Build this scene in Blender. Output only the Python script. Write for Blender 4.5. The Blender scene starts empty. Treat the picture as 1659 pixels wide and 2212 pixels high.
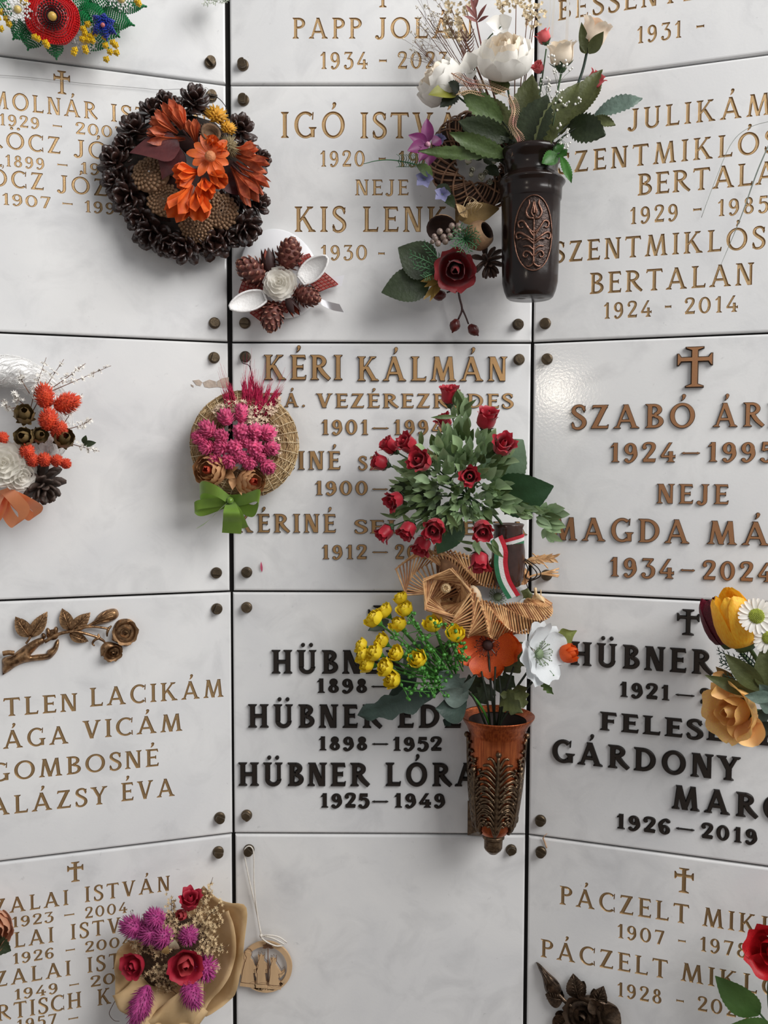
import bpy, math, random
import numpy as np
from mathutils import Vector, Matrix
from mathutils.geometry import delaunay_2d_cdt

SC = bpy.context.scene
COL = SC.collection
PI = math.pi
IMG_W, IMG_H = 1659.0, 2212.0

# ------------------------------------------------------------------ camera
FPX = 1879.0
EYE_H = 1.5
CAM_C = np.array([0.0045, -1.0473, EYE_H])
PITCH, YAW, ROLL = -0.053948, 0.004886, -0.002141


def _rot(p, y, r):
    cy, sy, cp, sp, cr, sr = math.cos(y), math.sin(y), math.cos(p), math.sin(p), math.cos(r), math.sin(r)
    rz = np.array([[cy, -sy, 0], [sy, cy, 0], [0, 0, 1]])
    rx = np.array([[1, 0, 0], [0, cp, -sp], [0, sp, cp]])
    ry = np.array([[cr, 0, sr], [0, 1, 0], [-sr, 0, cr]])
    return rz @ rx @ ry


CAM_R = _rot(PITCH, YAW, ROLL)          # columns: right, forward, up
cam_data = bpy.data.cameras.new('camera')
cam_data.sensor_fit = 'VERTICAL'
cam_data.sensor_height = 24.0
cam_data.lens = 24.0 * FPX / IMG_H
cam_data.clip_start = 0.01
cam = bpy.data.objects.new('camera', cam_data)
_m = np.eye(4)
_m[:3, 0] = CAM_R[:, 0]
_m[:3, 1] = CAM_R[:, 2]
_m[:3, 2] = -CAM_R[:, 1]
_m[:3, 3] = CAM_C
cam.matrix_world = Matrix(_m.tolist())
COL.objects.link(cam)
SC.camera = cam

# ------------------------------------------------------------------ light
SC.view_settings.view_transform = 'Standard'
SC.view_settings.look = 'None'
SC.view_settings.gamma = 1.0
SC.view_settings.use_curve_mapping = False
SC.view_settings.exposure = 0.0

world = bpy.data.worlds.new('world')
SC.world = world
world.use_nodes = True
wn = world.node_tree.nodes['Background']
wn.inputs['Color'].default_value = (0.95, 0.97, 1.0, 1)
wn.inputs['Strength'].default_value = 0.34


def area(name, loc, target, sx, sy, power, col=(1, 1, 1)):
    d = bpy.data.lights.new(name, 'AREA')
    d.shape = 'RECTANGLE'
    d.size, d.size_y = sx, sy
    d.energy = power
    d.color = col
    o = bpy.data.objects.new(name, d)
    o.location = loc
    o.rotation_euler = (Vector(target) - Vector(loc)).to_track_quat('-Z', 'Y').to_euler()
    COL.objects.link(o)
    return o


# daylight from the roof light over the round chamber, to the right of and behind the viewer
area('roof_light', (1.45, -1.35, 2.85), (-0.25, -0.05, 1.85), 1.5, 1.5, 65.0, (1.0, 0.99, 0.975))

# small lamp behind the viewer that mirrors in the polished stone
ld = bpy.data.lights.new('ceiling_lamp', 'POINT')
LAMP = ld

# ------------------------------------------------------------------ facets of the wall
XL, XR, AL, AR = -0.185096, 0.176013, 0.30443, 0.311915
ROWZ = [EYE_H + z for z in (0.7462, 0.446189, 0.146124, -0.153587, -0.453783, -0.7538)]
PANEL_W = XR - XL


class Facet:
    def __init__(s, o, u, n, w):
        s.o, s.u, s.n, s.w = np.array(o, float), np.array(u, float), np.array(n, float), w
        s.v = np.array([0, 0, 1.0])

    def world(s, px, py, off=0.0):
        d = CAM_R @ np.array([(px - IMG_W / 2) / FPX, 1.0, -(py - IMG_H / 2) / FPX])
        t = ((s.o + s.n * off - CAM_C) @ s.n) / (d @ s.n)
        return CAM_C + t * d

    def loc(s, px, py, off=0.0):
        p = s.world(px, py, off) - s.o
        return np.array([p @ s.u, p[2], off])

    def at(s, a, b, c=0.0):
        return s.o + s.u * a + s.v * b + s.n * c

    def matrix(s, a, b, c=0.0):
        m = np.eye(4)
        m[:3, 0], m[:3, 1], m[:3, 2], m[:3, 3] = s.u, s.v, s.n, s.at(a, b, c)
        return Matrix(m.tolist())

    def mpp(s, px, py, off=0.0):           # metres per pixel there
        d = CAM_R.T @ (s.world(px, py, off) - CAM_C)
        return d[1] / FPX


uL = (math.cos(AL), math.sin(AL), 0)
uR = (math.cos(AR), -math.sin(AR), 0)
FM = Facet((XL, 0, 0), (1, 0, 0), (0, -1, 0), PANEL_W)
FL = Facet((XL - uL[0] * PANEL_W, -uL[1] * PANEL_W, 0), uL, (math.sin(AL), -math.cos(AL), 0), PANEL_W)
FR = Facet((XR, 0, 0), uR, (-math.sin(AR), -math.cos(AR), 0), PANEL_W)

# the lamp stands where its mirror image falls on the right-hand plaque
_p = FR.world(1203, 846)
_d = _p - CAM_C
_r = _d - 2 * (_d @ FR.n) * FR.n
_r /= np.linalg.norm(_r)
LAMP.energy = 6.0
LAMP.shadow_soft_size = 0.014
LAMP.color = (1.0, 0.9, 0.76)
lo = bpy.data.objects.new('ceiling_lamp', LAMP)
lo.location = (_p + _r * 2.6).tolist()
COL.objects.link(lo)


# ------------------------------------------------------------------ materials
MATS = {}


def lin(c):
    return tuple(((x / 255.0 + 0.055) / 1.055) ** 2.4 if x > 10 else x / 255.0 / 12.92 for x in c)


def mat(name, rgb, rough=0.6, metal=0.0, var=0.15, scale=40.0, bump=0.0, bscale=None, rgb2=None, spec=0.5, rnd=0.0,
        trans=0.0, sheen=0.0, coat=0.0, detail=3.0, stretch=None, aniso=0.0):
    """procedural principled material; colours are 0-255 sRGB"""
    if name in MATS:
        return MATS[name]
    m = bpy.data.materials.new(name)
    m.use_nodes = True
    nt = m.node_tree
    b = nt.nodes['Principled BSDF']
    b.inputs['Roughness'].default_value = rough
    b.inputs['Metallic'].default_value = metal
    b.inputs['Specular IOR Level'].default_value = spec
    b.inputs['Coat Weight'].default_value = coat
    b.inputs['Coat Roughness'].default_value = 0.15
    if sheen:
        b.inputs['Sheen Weight'].default_value = sheen
    c1 = lin(rgb)
    c2 = lin(rgb2) if rgb2 else tuple(min(1, x * (1 - var)) for x in c1)
    tc = nt.nodes.new('ShaderNodeTexCoord')
    src = tc.outputs['Object']
    if stretch:
        mp = nt.nodes.new('ShaderNodeMapping')
        mp.inputs['Scale'].default_value = stretch
        nt.links.new(src, mp.inputs['Vector'])
        src = mp.outputs['Vector']
    nz = nt.nodes.new('ShaderNodeTexNoise')
    nz.inputs['Scale'].default_value = scale
    nz.inputs['Detail'].default_value = detail
    nt.links.new(src, nz.inputs['Vector'])
    rp = nt.nodes.new('ShaderNodeValToRGB')
    rp.color_ramp.elements[0].position = 0.35
    rp.color_ramp.elements[1].position = 0.65
    rp.color_ramp.elements[0].color = (*c2, 1)
    rp.color_ramp.elements[1].color = (*c1, 1)
    nt.links.new(nz.outputs['Fac'], rp.inputs['Fac'])
    out = rp.outputs['Color']
    if rnd:
        oi = nt.nodes.new('ShaderNodeObjectInfo')
        mr = nt.nodes.new('ShaderNodeMapRange')
        mr.inputs['To Min'].default_value = 1 - rnd
        mr.inputs['To Max'].default_value = 1 + rnd
        nt.links.new(oi.outputs['Random'], mr.inputs['Value'])
        hs = nt.nodes.new('ShaderNodeHueSaturation')
        nt.links.new(mr.outputs['Result'], hs.inputs['Value'])
        nt.links.new(out, hs.inputs['Color'])
        out = hs.outputs['Color']
    nt.links.new(out, b.inputs['Base Color'])
    if bump:
        nb = nt.nodes.new('ShaderNodeTexNoise')
        nb.inputs['Scale'].default_value = bscale or scale * 4
        nb.inputs['Detail'].default_value = 3
        nt.links.new(src, nb.inputs['Vector'])
        bp = nt.nodes.new('ShaderNodeBump')
        bp.inputs['Strength'].default_value = bump
        bp.inputs['Distance'].default_value = 0.002
        nt.links.new(nb.outputs['Fac'], bp.inputs['Height'])
        nt.links.new(bp.outputs['Normal'], b.inputs['Normal'])
    if trans:
        tr = nt.nodes.new('ShaderNodeBsdfTranslucent')
        mx = nt.nodes.new('ShaderNodeMixShader')
        mx.inputs['Fac'].default_value = trans
        nt.links.new(out, tr.inputs['Color'])
        nt.links.new(b.outputs['BSDF'], mx.inputs[1])
        nt.links.new(tr.outputs['BSDF'], mx.inputs[2])
        nt.links.new(mx.outputs['Shader'], nt.nodes['Material Output'].inputs['Surface'])
    MATS[name] = m
    return m


def marble():
    m = bpy.data.materials.new('white_marble')
    m.use_nodes = True
    nt = m.node_tree
    L = nt.links.new
    b = nt.nodes['Principled BSDF']
    tc = nt.nodes.new('ShaderNodeTexCoord')
    oi = nt.nodes.new('ShaderNodeObjectInfo')
    ml = nt.nodes.new('ShaderNodeVectorMath')
    ml.operation = 'MULTIPLY_ADD'
    ml.inputs[1].default_value = (1, 1, 1)
    L(tc.outputs['Object'], ml.inputs[0])
    sc = nt.nodes.new('ShaderNodeVectorMath')
    sc.operation = 'SCALE'
    sc.inputs[0].default_value = (7.0, 13.0, 5.0)
    L(oi.outputs['Random'], sc.inputs['Scale'])
    L(sc.outputs['Vector'], ml.inputs[2])
    pos = ml.outputs['Vector']

    def noise(scale, detail, dist=0.0, rough=0.55):
        n = nt.nodes.new('ShaderNodeTexNoise')
        n.inputs['Scale'].default_value = scale
        n.inputs['Detail'].default_value = detail
        n.inputs['Distortion'].default_value = dist
        n.inputs['Roughness'].default_value = rough
        L(pos, n.inputs['Vector'])
        return n.outputs['Fac']

    def ramp(fac, a, ca, bb, cb):
        r = nt.nodes.new('ShaderNodeValToRGB')
        r.color_ramp.elements[0].position, r.color_ramp.elements[1].position = a, bb
        r.color_ramp.elements[0].color, r.color_ramp.elements[1].color = (*ca, 1), (*cb, 1)
        L(fac, r.inputs['Fac'])
        return r.outputs['Color']

    def mult(a, c):
        x = nt.nodes.new('ShaderNodeMixRGB')
        x.blend_type = 'MULTIPLY'
        x.inputs['Fac'].default_value = 1
        L(a, x.inputs[1])
        L(c, x.inputs[2])
        return x.outputs['Color']
    c = ramp(noise(6, 5, 0.8), 0.3, (0.70, 0.70, 0.705), 0.66, (0.80, 0.795, 0.785))
    c = mult(c, ramp(noise(17, 6, 0.7, 0.6), 0.24, (0.84, 0.84, 0.845), 0.50, (1, 1, 1)))
    c = mult(c, ramp(noise(95, 3, 0.3, 0.6), 0.20, (0.74, 0.74, 0.74), 0.30, (1, 1, 1)))
    L(c, b.inputs['Base Color'])
    b.inputs['Roughness'].default_value = 0.13
    b.inputs['Specular IOR Level'].default_value = 0.45
    b.inputs['Subsurface Weight'].default_value = 0.0
    nb = nt.nodes.new('ShaderNodeBump')
    nb.inputs['Strength'].default_value = 0.06
    nb.inputs['Distance'].default_value = 0.001
    L(noise(320, 2), nb.inputs['Height'])
    L(nb.outputs['Normal'], b.inputs['Normal'])
    return m


M_MARBLE = marble()
M_GILT = mat('gilded_groove', (190, 158, 114), 0.34, 0.7, 0.35, 120, 0.25, 500, spec=0.6)
M_BRASS = mat('brushed_brass', (190, 150, 104), 0.42, 0.8, 0.22, 60, 0.15, 600, stretch=(1, 6, 1))
M_BRASS2 = mat('reddish_brass', (184, 134, 96), 0.42, 0.8, 0.25, 60, 0.15, 600, stretch=(1, 6, 1))
M_BRASS_EDGE = mat('dark_brass_edge', (74, 54, 38), 0.5, 0.6, 0.3, 90)  # dark brown sides and chamfers of the brass letters
M_BLACKBR = mat('dark_bronze', (50, 42, 36), 0.45, 0.5, 0.35, 90, 0.2, 400)
M_BLACKBR_EDGE = mat('dark_bronze_edge', (30, 24, 21), 0.5, 0.5, 0.3, 90)
M_BOLT = mat('bolt_bronze', (98, 84, 66), 0.42, 0.75, 0.35, 150, 0.15, 500, rnd=0.25)
M_BACK = mat('dark_backing', (22, 18, 16), 0.9, 0, 0.3, 30)


# ------------------------------------------------------------------ mesh helpers
def catmull(pts, n):
    P = np.array(pts, float)
    if len(P) == 2:
        t = np.linspace(0, 1, n)[:, None]
        return P[0] * (1 - t) + P[1] * t
    Q = np.vstack([2 * P[0] - P[1], P, 2 * P[-1] - P[-2]])
    out = []
    for t in np.linspace(0, len(P) - 1, n):
        i = min(int(t), len(P) - 2)
        x = t - i
        a, b, c, d = Q[i], Q[i + 1], Q[i + 2], Q[i + 3]
        out.append(0.5 * (2 * b + (c - a) * x + (2 * a - 5 * b + 4 * c - d) * x * x + (3 * b - a - 3 * c + d) * x ** 3))
    return np.array(out)


def interp(vals, t):
    v = np.array(vals, float)
    return np.interp(t, np.linspace(0, 1, len(v)), v)


class MB:
    """collects shapes and links them as one mesh object"""

    def __init__(s):
        s.v, s.f, s.m, s.n = [], [], [], 0

    def add(s, V, F, mi=0):
        V = np.asarray(V, float)
        s.v.append(V)
        k = s.n
        s.f.extend([tuple(i + k for i in f) for f in F])
        s.m.extend([mi] * len(F))
        s.n += len(V)
        return s

    def data(s, name, mats, smooth=True):
        me = bpy.data.meshes.new(name)
        V = np.vstack(s.v) if s.v else np.zeros((0, 3))
        me.from_pydata(V.tolist(), [], s.f)
        mats = mats if isinstance(mats, (list, tuple)) else [mats]
        for x in mats:
            me.materials.append(x)
        if len(mats) > 1:
            me.polygons.foreach_set('material_index', s.m)
        if smooth:
            me.polygons.foreach_set('use_smooth', [True] * len(me.polygons))
        me.update()
        return me

    def build(s, name, mats, parent=None, smooth=True, matrix=None):
        return link(name, s.data(name, mats, smooth), parent, matrix)


def link(name, data, parent=None, matrix=None):
    o = bpy.data.objects.new(name, data)
    COL.objects.link(o)
    if parent is not None:
        o.parent = parent
    if matrix is not None:
        o.matrix_local = matrix if isinstance(matrix, Matrix) else Matrix(np.asarray(matrix).tolist())
    return o


def tag(o, label=None, cat=None, group=None, kind=None):
    for k, v in (('label', label), ('category', cat), ('group', group), ('kind', kind)):
        if v:
            o[k] = v
    return o


class Thing:
    """a top-level empty standing on a wall facet; p() turns a pixel and a height above the wall into local metres"""

    def __init__(s, name, label, cat, F, px, py, off=0.0, group=None):
        s.F = F
        s.a = F.loc(px, py, off)
        s.o = bpy.data.objects.new(name, None)
        s.o.empty_display_size = 0.02
        COL.objects.link(s.o)
        s.o.matrix_world = F.matrix(*s.a)
        tag(s.o, label, cat, group)
        s.k = F.mpp(px, py, off + 0.03)

    def p(s, px, py, z=0.0):
        return s.F.loc(px, py, z) - s.a

    def pts(s, lst):
        return np.array([s.p(*q) for q in lst])


def frame(d, up=(0, 0, 1)):
    """3x3 with third column along d"""
    d = np.array(d, float)
    d /= np.linalg.norm(d)
    up = np.array(up, float)
    x = np.cross(up, d)
    if np.linalg.norm(x) < 1e-6:
        x = np.cross((0, 1, 0.01), d)
    x /= np.linalg.norm(x)
    y = np.cross(d, x)
    return np.column_stack([x, y, d])


def place(V, pos=(0, 0, 0), R=None, s=1.0):
    V = np.asarray(V, float) * s
    if R is not None:
        V = V @ R.T
    return V + np.array(pos, float)


def mat4(pos, R=None, s=1.0):
    m = np.eye(4)
    if R is not None:
        m[:3, :3] = R
    m[:3, :3] *= s
    m[:3, 3] = pos
    return Matrix(m.tolist())


def rotz(a):
    c, s = math.cos(a), math.sin(a)
    return np.array([[c, -s, 0], [s, c, 0], [0, 0, 1.0]])


def rotx(a):
    c, s = math.cos(a), math.sin(a)
    return np.array([[1.0, 0, 0], [0, c, -s], [0, s, c]])


def roty(a):
    c, s = math.cos(a), math.sin(a)
    return np.array([[c, 0, s], [0, 1.0, 0], [-s, 0, c]])


def grid_faces(nr, nc, closed=False):
    F = []
    for i in range(nr - 1):
        for j in range(nc if closed else nc - 1):
            k = (j + 1) % nc
            F.append((i * nc + j, i * nc + k, (i + 1) * nc + k, (i + 1) * nc + j))
    return F


def tube(pts, rad, n=6, cap=True):
    P = np.asarray(pts, float)
    rad = np.full(len(P), rad, float) if np.isscalar(rad) else interp(rad, np.linspace(0, 1, len(P)))
    T = np.gradient(P, axis=0)
    T /= np.linalg.norm(T, axis=1)[:, None] + 1e-12
    up = np.array([0, 0, 1.0]) if abs(T[0][2]) < 0.9 else np.array([0, 1.0, 0])
    V = []
    nx = np.cross(up, T[0])
    nx /= np.linalg.norm(nx)
    for i in range(len(P)):
        nx = nx - T[i] * (nx @ T[i])
        nx /= np.linalg.norm(nx) + 1e-12
        ny = np.cross(T[i], nx)
        a = np.arange(n) * 2 * PI / n
        V.append(P[i] + rad[i] * (np.cos(a)[:, None] * nx + np.sin(a)[:, None] * ny))
    F = grid_faces(len(P), n, True)
    if cap:
        F.append(tuple(range(n))[::-1])
        F.append(tuple((len(P) - 1) * n + j for j in range(n)))
    return np.vstack(V), F


def lathe(prof, n=32, a0=0.0, a1=2 * PI):
    closed = abs(a1 - a0 - 2 * PI) < 1e-6
    ang = a0 + (a1 - a0) * np.arange(n) / (n if closed else n - 1)
    V = np.vstack([np.column_stack([r * np.cos(ang), r * np.sin(ang), np.full(n, z)]) for r, z in prof])
    return V, grid_faces(len(prof), n, closed)


def ball(r=1.0, n=10, m=7, sc=(1, 1, 1)):
    pr = [(max(1e-4, math.sin(PI * i / (m - 1))), -math.cos(PI * i / (m - 1))) for i in range(m)]
    V, F = lathe(pr, n)
    return V * r * np.array(sc), F


def leafy(L, W, widths, bend=0.0, fold=0.0, ruf=0.0, rows=14, cols=7, serr=0.0, nserr=0, tilt=0.0, twist=0.0, curl=0.0,
          rfreq=3.0, seed=0, thick=0.0):
    """a leaf or petal lying along +y, face up +z"""
    rng = random.Random(seed)
    s = np.linspace(0, 1, rows)
    w = interp_s(widths, s) * W
    ang = tilt + bend * s
    dy, dz = np.cos(ang), np.sin(ang)
    y = np.concatenate([[0], np.cumsum((dy[1:] + dy[:-1]) / 2)]) * L / (rows - 1)
    z = np.concatenate([[0], np.cumsum((dz[1:] + dz[:-1]) / 2)]) * L / (rows - 1)
    ph = rng.random() * 6.28
    V = []
    for i in range(rows):
        nrm = np.array([0, -dz[i], dy[i]])
        tw = twist * s[i]
        for j in range(cols):
            u = -1 + 2 * j / (cols - 1)
            ww = w[i]
            if serr and abs(u) > 0.99 and nserr:
                ww = ww * (1 + serr * (((s[i] * nserr) % 1.0) - 0.5))
            x = u * ww
            h = fold * abs(u) * w[i] + curl * u * u * w[i]
            if ruf:
                h += ruf * math.sin(u * rfreq + s[i] * 5 + ph) * s[i] * abs(u)
            V.append((x * math.cos(tw), y[i], z[i]) + nrm * h + np.array([0, 0, x * math.sin(tw)]))
    return np.array(V), grid_faces(rows, cols)


def interp_s(vals, t):
    """smooth interpolation of control values"""
    v = catmull([[x] for x in vals], 60)[:, 0]
    return np.maximum(np.interp(t, np.linspace(0, 1, 60), v), 0.0)


def cup_petal(prof, half, nu=7, nv=9, ruf=0.0, seed=0, lip=0.0):
    """a petal that is a patch of a surface of revolution about z: prof = (r, z) list, half = half angles along it"""
    rng = random.Random(seed)
    P = catmull(prof, nv)
    s = np.linspace(0, 1, nv)
    h = interp_s(half, s)
    ph = rng.random() * 6.28
    V = []
    for i in range(nv):
        for j in range(nu):
            u = -1 + 2 * j / (nu - 1)
            a = u * h[i]
            r = P[i][0] + ruf * math.sin(u * 4 + ph) * s[i] ** 2 + lip * (u * u) * s[i]
            z = P[i][1] + ruf * 0.7 * math.cos(u * 5 + ph) * s[i] ** 2
            V.append((r * math.cos(a), r * math.sin(a), z))
    return np.array(V), grid_faces(nv, nu)


def ribbon(pts, width, wdir, n=24, ends=None):
    """flat band along a path; wdir: one direction or one per point (interpolated)"""
    P = catmull(pts, n)
    D = np.array(wdir, float)
    D = np.tile(D, (n, 1)) if D.ndim == 1 else np.column_stack([interp(D[:, k], np.linspace(0, 1, n)) for k in range(3)])
    D /= np.linalg.norm(D, axis=1)[:, None]
    w = np.full(n, width) if np.isscalar(width) else interp(width, np.linspace(0, 1, n))
    V = np.empty((n * 3, 3))
    V[0::3] = P - D * w[:, None] / 2
    V[1::3] = P
    V[2::3] = P + D * w[:, None] / 2
    return V, grid_faces(n, 3)


def box(x0, x1, y0, y1, z0, z1):
    V = [(x, y, z) for z in (z0, z1) for y in (y0, y1) for x in (x0, x1)]
    return np.array(V), [(0, 2, 3, 1), (4, 5, 7, 6), (0, 1, 5, 4), (2, 6, 7, 3), (0, 4, 6, 2), (1, 3, 7, 5)]


# ------------------------------------------------------------------ lettering (roman capitals drawn as strokes)
ACC = {'Á': ('A', 1), 'É': ('E', 1), 'Ó': ('O', 1), 'Í': ('I', 1), 'Ö': ('O', 2), 'Ü': ('U', 2)}


def strokes(ch, T, t):
    P = []
    S = T / 2 + 0.075
    acc = 0
    if ch in ACC:
        ch, acc = ACC[ch]

    def poly(*p):
        P.append([(float(a), float(b)) for a, b in p])

    def serif(x, y, up=1, w=T):
        h = 0.05 * up
        s = w / 2 + 0.075
        poly((x - s, y), (x + s, y), (x + s, y + h * .7), (x + w / 2, y + h * 2), (x - w / 2, y + h * 2), (x - s, y + h * .7))

    def stem(x, y0=0, y1=1, sb=1, st=1, w=T):
        poly((x - w / 2, y0), (x + w / 2, y0), (x + w / 2, y1), (x - w / 2, y1))
        if sb:
            serif(x, y0, 1, w)
        if st:
            serif(x, y1, -1, w)

    def diag(x0, y0, x1, y1, w):
        poly((x0 - w / 2, y0), (x0 + w / 2, y0), (x1 + w / 2, y1), (x1 - w / 2, y1))

    def hb(x0, x1, y, w=t):
        poly((x0, y - w / 2), (x1, y - w / 2), (x1, y + w / 2), (x0, y + w / 2))

    def fin(x, y, dy, d=1):
        poly((x - .09 * d, y), (x, y), (x + .03 * d, y + dy), (x - .02 * d, y + dy))

    def arc(cx, cy, rx, ry, a0, a1, n=14, T2=None, t2=None):
        T2, t2 = T2 or T, t2 or t
        for b0, b1 in ((a0, (a0 + a1) / 2), ((a0 + a1) / 2, a1)):
            A = np.radians(np.linspace(b0, b1, n))
            o = [(cx + rx * math.cos(a), cy + ry * math.sin(a)) for a in A]
            i = [(cx + (rx - T2) * math.cos(a), cy + (ry - t2) * math.sin(a)) for a in A]
            poly(*(o + i[::-1]))

    def path(pts, ws, n=26):
        Q = catmull(pts, n)
        w = interp(ws, np.linspace(0, 1, n))
        D = np.gradient(Q, axis=0)
        D /= np.linalg.norm(D, axis=1)[:, None]
        N = np.column_stack([-D[:, 1], D[:, 0]])
        for a, b in ((0, n // 2 + 1), (n // 2, n)):
            l = (Q + N * w[:, None] / 2)[a:b]
            r = (Q - N * w[:, None] / 2)[a:b]
            poly(*(list(map(tuple, l)) + list(map(tuple, r[::-1]))))

    def dot(x, y, r):
        A = np.linspace(0, 2 * PI, 13)[:-1]
        poly(*[(x + r * math.cos(a), y + r * math.sin(a)) for a in A])
    adv = 0.8
    if ch == 'I':
        stem(S)
        adv = 2 * S
    elif ch == 'H':
        stem(S), stem(S + .5), hb(S, S + .5, .5)
        adv = 2 * S + .5
    elif ch in 'EFL':
        stem(S, st=1, sb=1)
        adv = S + .46
        if ch in 'EF':
            hb(S, S + .42, 1 - t / 2), fin(S + .42, 1, -.18)
            hb(S, S + .33, .52), poly((S + .30, .43), (S + .35, .41), (S + .35, .63), (S + .30, .61))
        if ch in 'EL':
            hb(S, S + .44, t / 2), fin(S + .44, 0, .20)
    elif ch == 'T':
        stem(.36, st=0), hb(.02, .70, 1 - t / 2), fin(.70, 1, -.18), fin(.02, 1, -.18, -1)
        adv = .72
    elif ch in 'PR':
        stem(S)
        hb(S, S + .15, 1 - t / 2), hb(S, S + .15, .47 + t / 2)
        arc(S + .14, .735, .30 + T * .2, .265, -90, 90)
        adv = S + .46
        if ch == 'R':
            path([(S + .18, .5), (S + .36, .25), (S + .60, .02)], [T, T, T * .8], 8)
            adv = S + .60
    elif ch == 'B':
        stem(S)
        hb(S, S + .15, 1 - t / 2), hb(S, S + .16, .52), hb(S, S + .16, t / 2)
        arc(S + .14, .755, .27 + T * .15, .245, -90, 90), arc(S + .15, .275, .32 + T * .15, .275, -90, 90)
        adv = S + .50
    elif ch == 'D':
        stem(S)
        hb(S, S + .16, 1 - t / 2), hb(S, S + .16, t / 2)
        arc(S + .15, .5, .50, .5, -90, 90)
        adv = S + .66
    elif ch == 'O':
        arc(.45, .5, .45, .52, 0, 180), arc(.45, .5, .45, .52, 180, 360)
        adv = .90
    elif ch in 'CG':
        arc(.44, .5, .44, .52, 50, 180), arc(.44, .5, .44, .52, 180, 310)
        poly((.69, .70), (.74, .70), (.76, 1.0), (.71, .98))
        adv = .77
        if ch == 'C':
            poly((.71, .02), (.76, 0), (.75, .28), (.70, .28))
        else:
            stem(.72, .03, .42, 0, 1)
            adv = .86
    elif ch == 'S':
        path([(.49, .76), (.42, .93), (.27, .975), (.12, .90), (.09, .73), (.20, .60), (.36, .48), (.47, .36), (.48, .20), (.38, .06), (.23, .015), (.10, .07), (.045, .24)],
             [t * .9, t, t, T * .8, T, T, T * 1.05, T, T, T * .8, t, t, t * .9], 40)
        poly((.45, .70), (.51, .70), (.53, .97), (.48, .96)), poly((.02, .03), (.06, .03), (.08, .30), (.02, .30))
        adv = .54
    elif ch == 'J':
        stem(.32, .2, 1, 0, 1)
        path([(.32, .3), (.30, .1), (.2, 0), (.09, .0), (.02, .1)], [T, T, t * 1.1, t, t * 1.4], 16)
        dot(.05, .07, t * .8)
        adv = .32 + S
    elif ch == 'K':
        stem(S)
        diag(S + .04, .40, S + .46, 1, t), serif(S + .46, 1, -1, t)
        diag(S + .54, 0, S + .18, .60, T * 1.15), serif(S + .54, 0, 1, T)
        adv = S + .54 + S
    elif ch == 'A':
        diag(.11, 0, .42, 1, t), diag(.75, 0, .41, 1, T * 1.05), hb(.2, .66, .32)
        serif(.10, 0, 1, t), serif(.75, 0, 1, T)
        adv = .75 + S
    elif ch == 'M':
        diag(.11, 0, .22, 1, t), diag(.48, 0, .23, 1, T * 1.1), diag(.47, 0, .76, 1, t), diag(.86, 0, .77, 1, T)
        serif(.11, 0, 1, t), serif(.86, 0, 1, T)
        poly((.12, 1), (.12, .96), (.24, .92), (.26, 1)), poly((.86, 1), (.72, 1), (.74, .92), (.86, .96))
        adv = .86 + S
    elif ch == 'N':
        stem(.12, 0, 1, 1, 0, t), stem(.64, 0, 1, 0, 1, t), diag(.64 - T * .3, 0, .12 + T * .3, 1, T * 1.15)
        poly((.0, 1), (.0, .96), (.12, .92), (.16, 1))
        adv = .76
    elif ch == 'U':
        stem(S, .28, 1, 0, 1), stem(S + .48, .28, 1, 0, 1, t)
        arc(S + .24, .29, .24 + T / 2, .31, 180, 360, T2=T * .9)
        adv = 2 * S + .48
    elif ch == 'V':
        diag(.38, 0, .12, 1, T * 1.1), diag(.38, 0, .66, 1, t), serif(.12, 1, -1, T), serif(.66, 1, -1, t)
        adv = .78
    elif ch == 'Y':
        diag(.38, .44, .12, 1, T * 1.1), diag(.38, .44, .64, 1, t), stem(.38, 0, .48, 1, 0)
        serif(.12, 1, -1, T), serif(.64, 1, -1, t)
        adv = .76
    elif ch == 'Z':
        hb(.06, .62, 1 - t / 2), hb(.02, .64, t / 2), diag(.10, .0, .54, 1, T * 1.2)
        fin(.06, 1, -.17, -1), fin(.64, 0, .18)
        adv = .67
    elif ch == '0':
        arc(.32, .5, .32, .51, 0, 180), arc(.32, .5, .32, .51, 180, 360)
        adv = .64
    elif ch == '1':
        stem(.24, 0, 1, 1, 0), poly((.24, 1), (.17, .95), (.03, .80), (.05, .74), (.24, .84))
        adv = .24 + S
    elif ch == '2':
        path([(.07, .74), (.12, .92), (.28, .97), (.44, .90), (.46, .72), (.36, .5), (.2, .26), (.08, .06)], [t * 1.2, t, t, T, T, T, T * .8, t], 30)
        dot(.10, .74, T * .52)
        hb(.04, .52, t * .75, t * 1.5), fin(.54, 0, .2)
        adv = .55
    elif ch == '3':
        hb(.06, .50, 1 - t / 2), fin(.06, 1, -.16, -1)
        diag(.24, .58, .46, .97, t)
        path([(.22, .60), (.38, .58), (.48, .44), (.47, .20), (.36, .05), (.2, .01), (.09, .08), (.06, .2)], [t, t, T, T, T * .8, t, t, t], 30)
        dot(.10, .17, T * .52)
        adv = .54
    elif ch == '4':
        diag(.07, .30, .42, 1, t * 1.15), hb(.03, .60, .29), stem(.43, 0, .56, 1, 0), poly((.57, .22), (.62, .2), (.62, .4), (.57, .36))
        adv = .62
    elif ch == '5':
        hb(.13, .48, 1 - t * .7, t * 1.4), diag(.10, .54, .15, 1, t)
        path([(.10, .55), (.26, .62), (.42, .54), (.47, .32), (.38, .08), (.2, .01), (.07, .1)], [t, t, T, T * 1.1, T, t, t], 30)
        dot(.09, .12, T * .5)
        adv = .52
    elif ch in '69':
        q = len(P)
        arc(.28, .30, .26, .31, 0, 180), arc(.28, .30, .26, .31, 180, 360)
        path([(.47, .88), (.36, .97), (.2, .88), (.08, .62), (.02 + T / 2, .3)], [t * 1.1, t, T * .8, T, T], 20)
        dot(.44, .87, T * .5)
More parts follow.
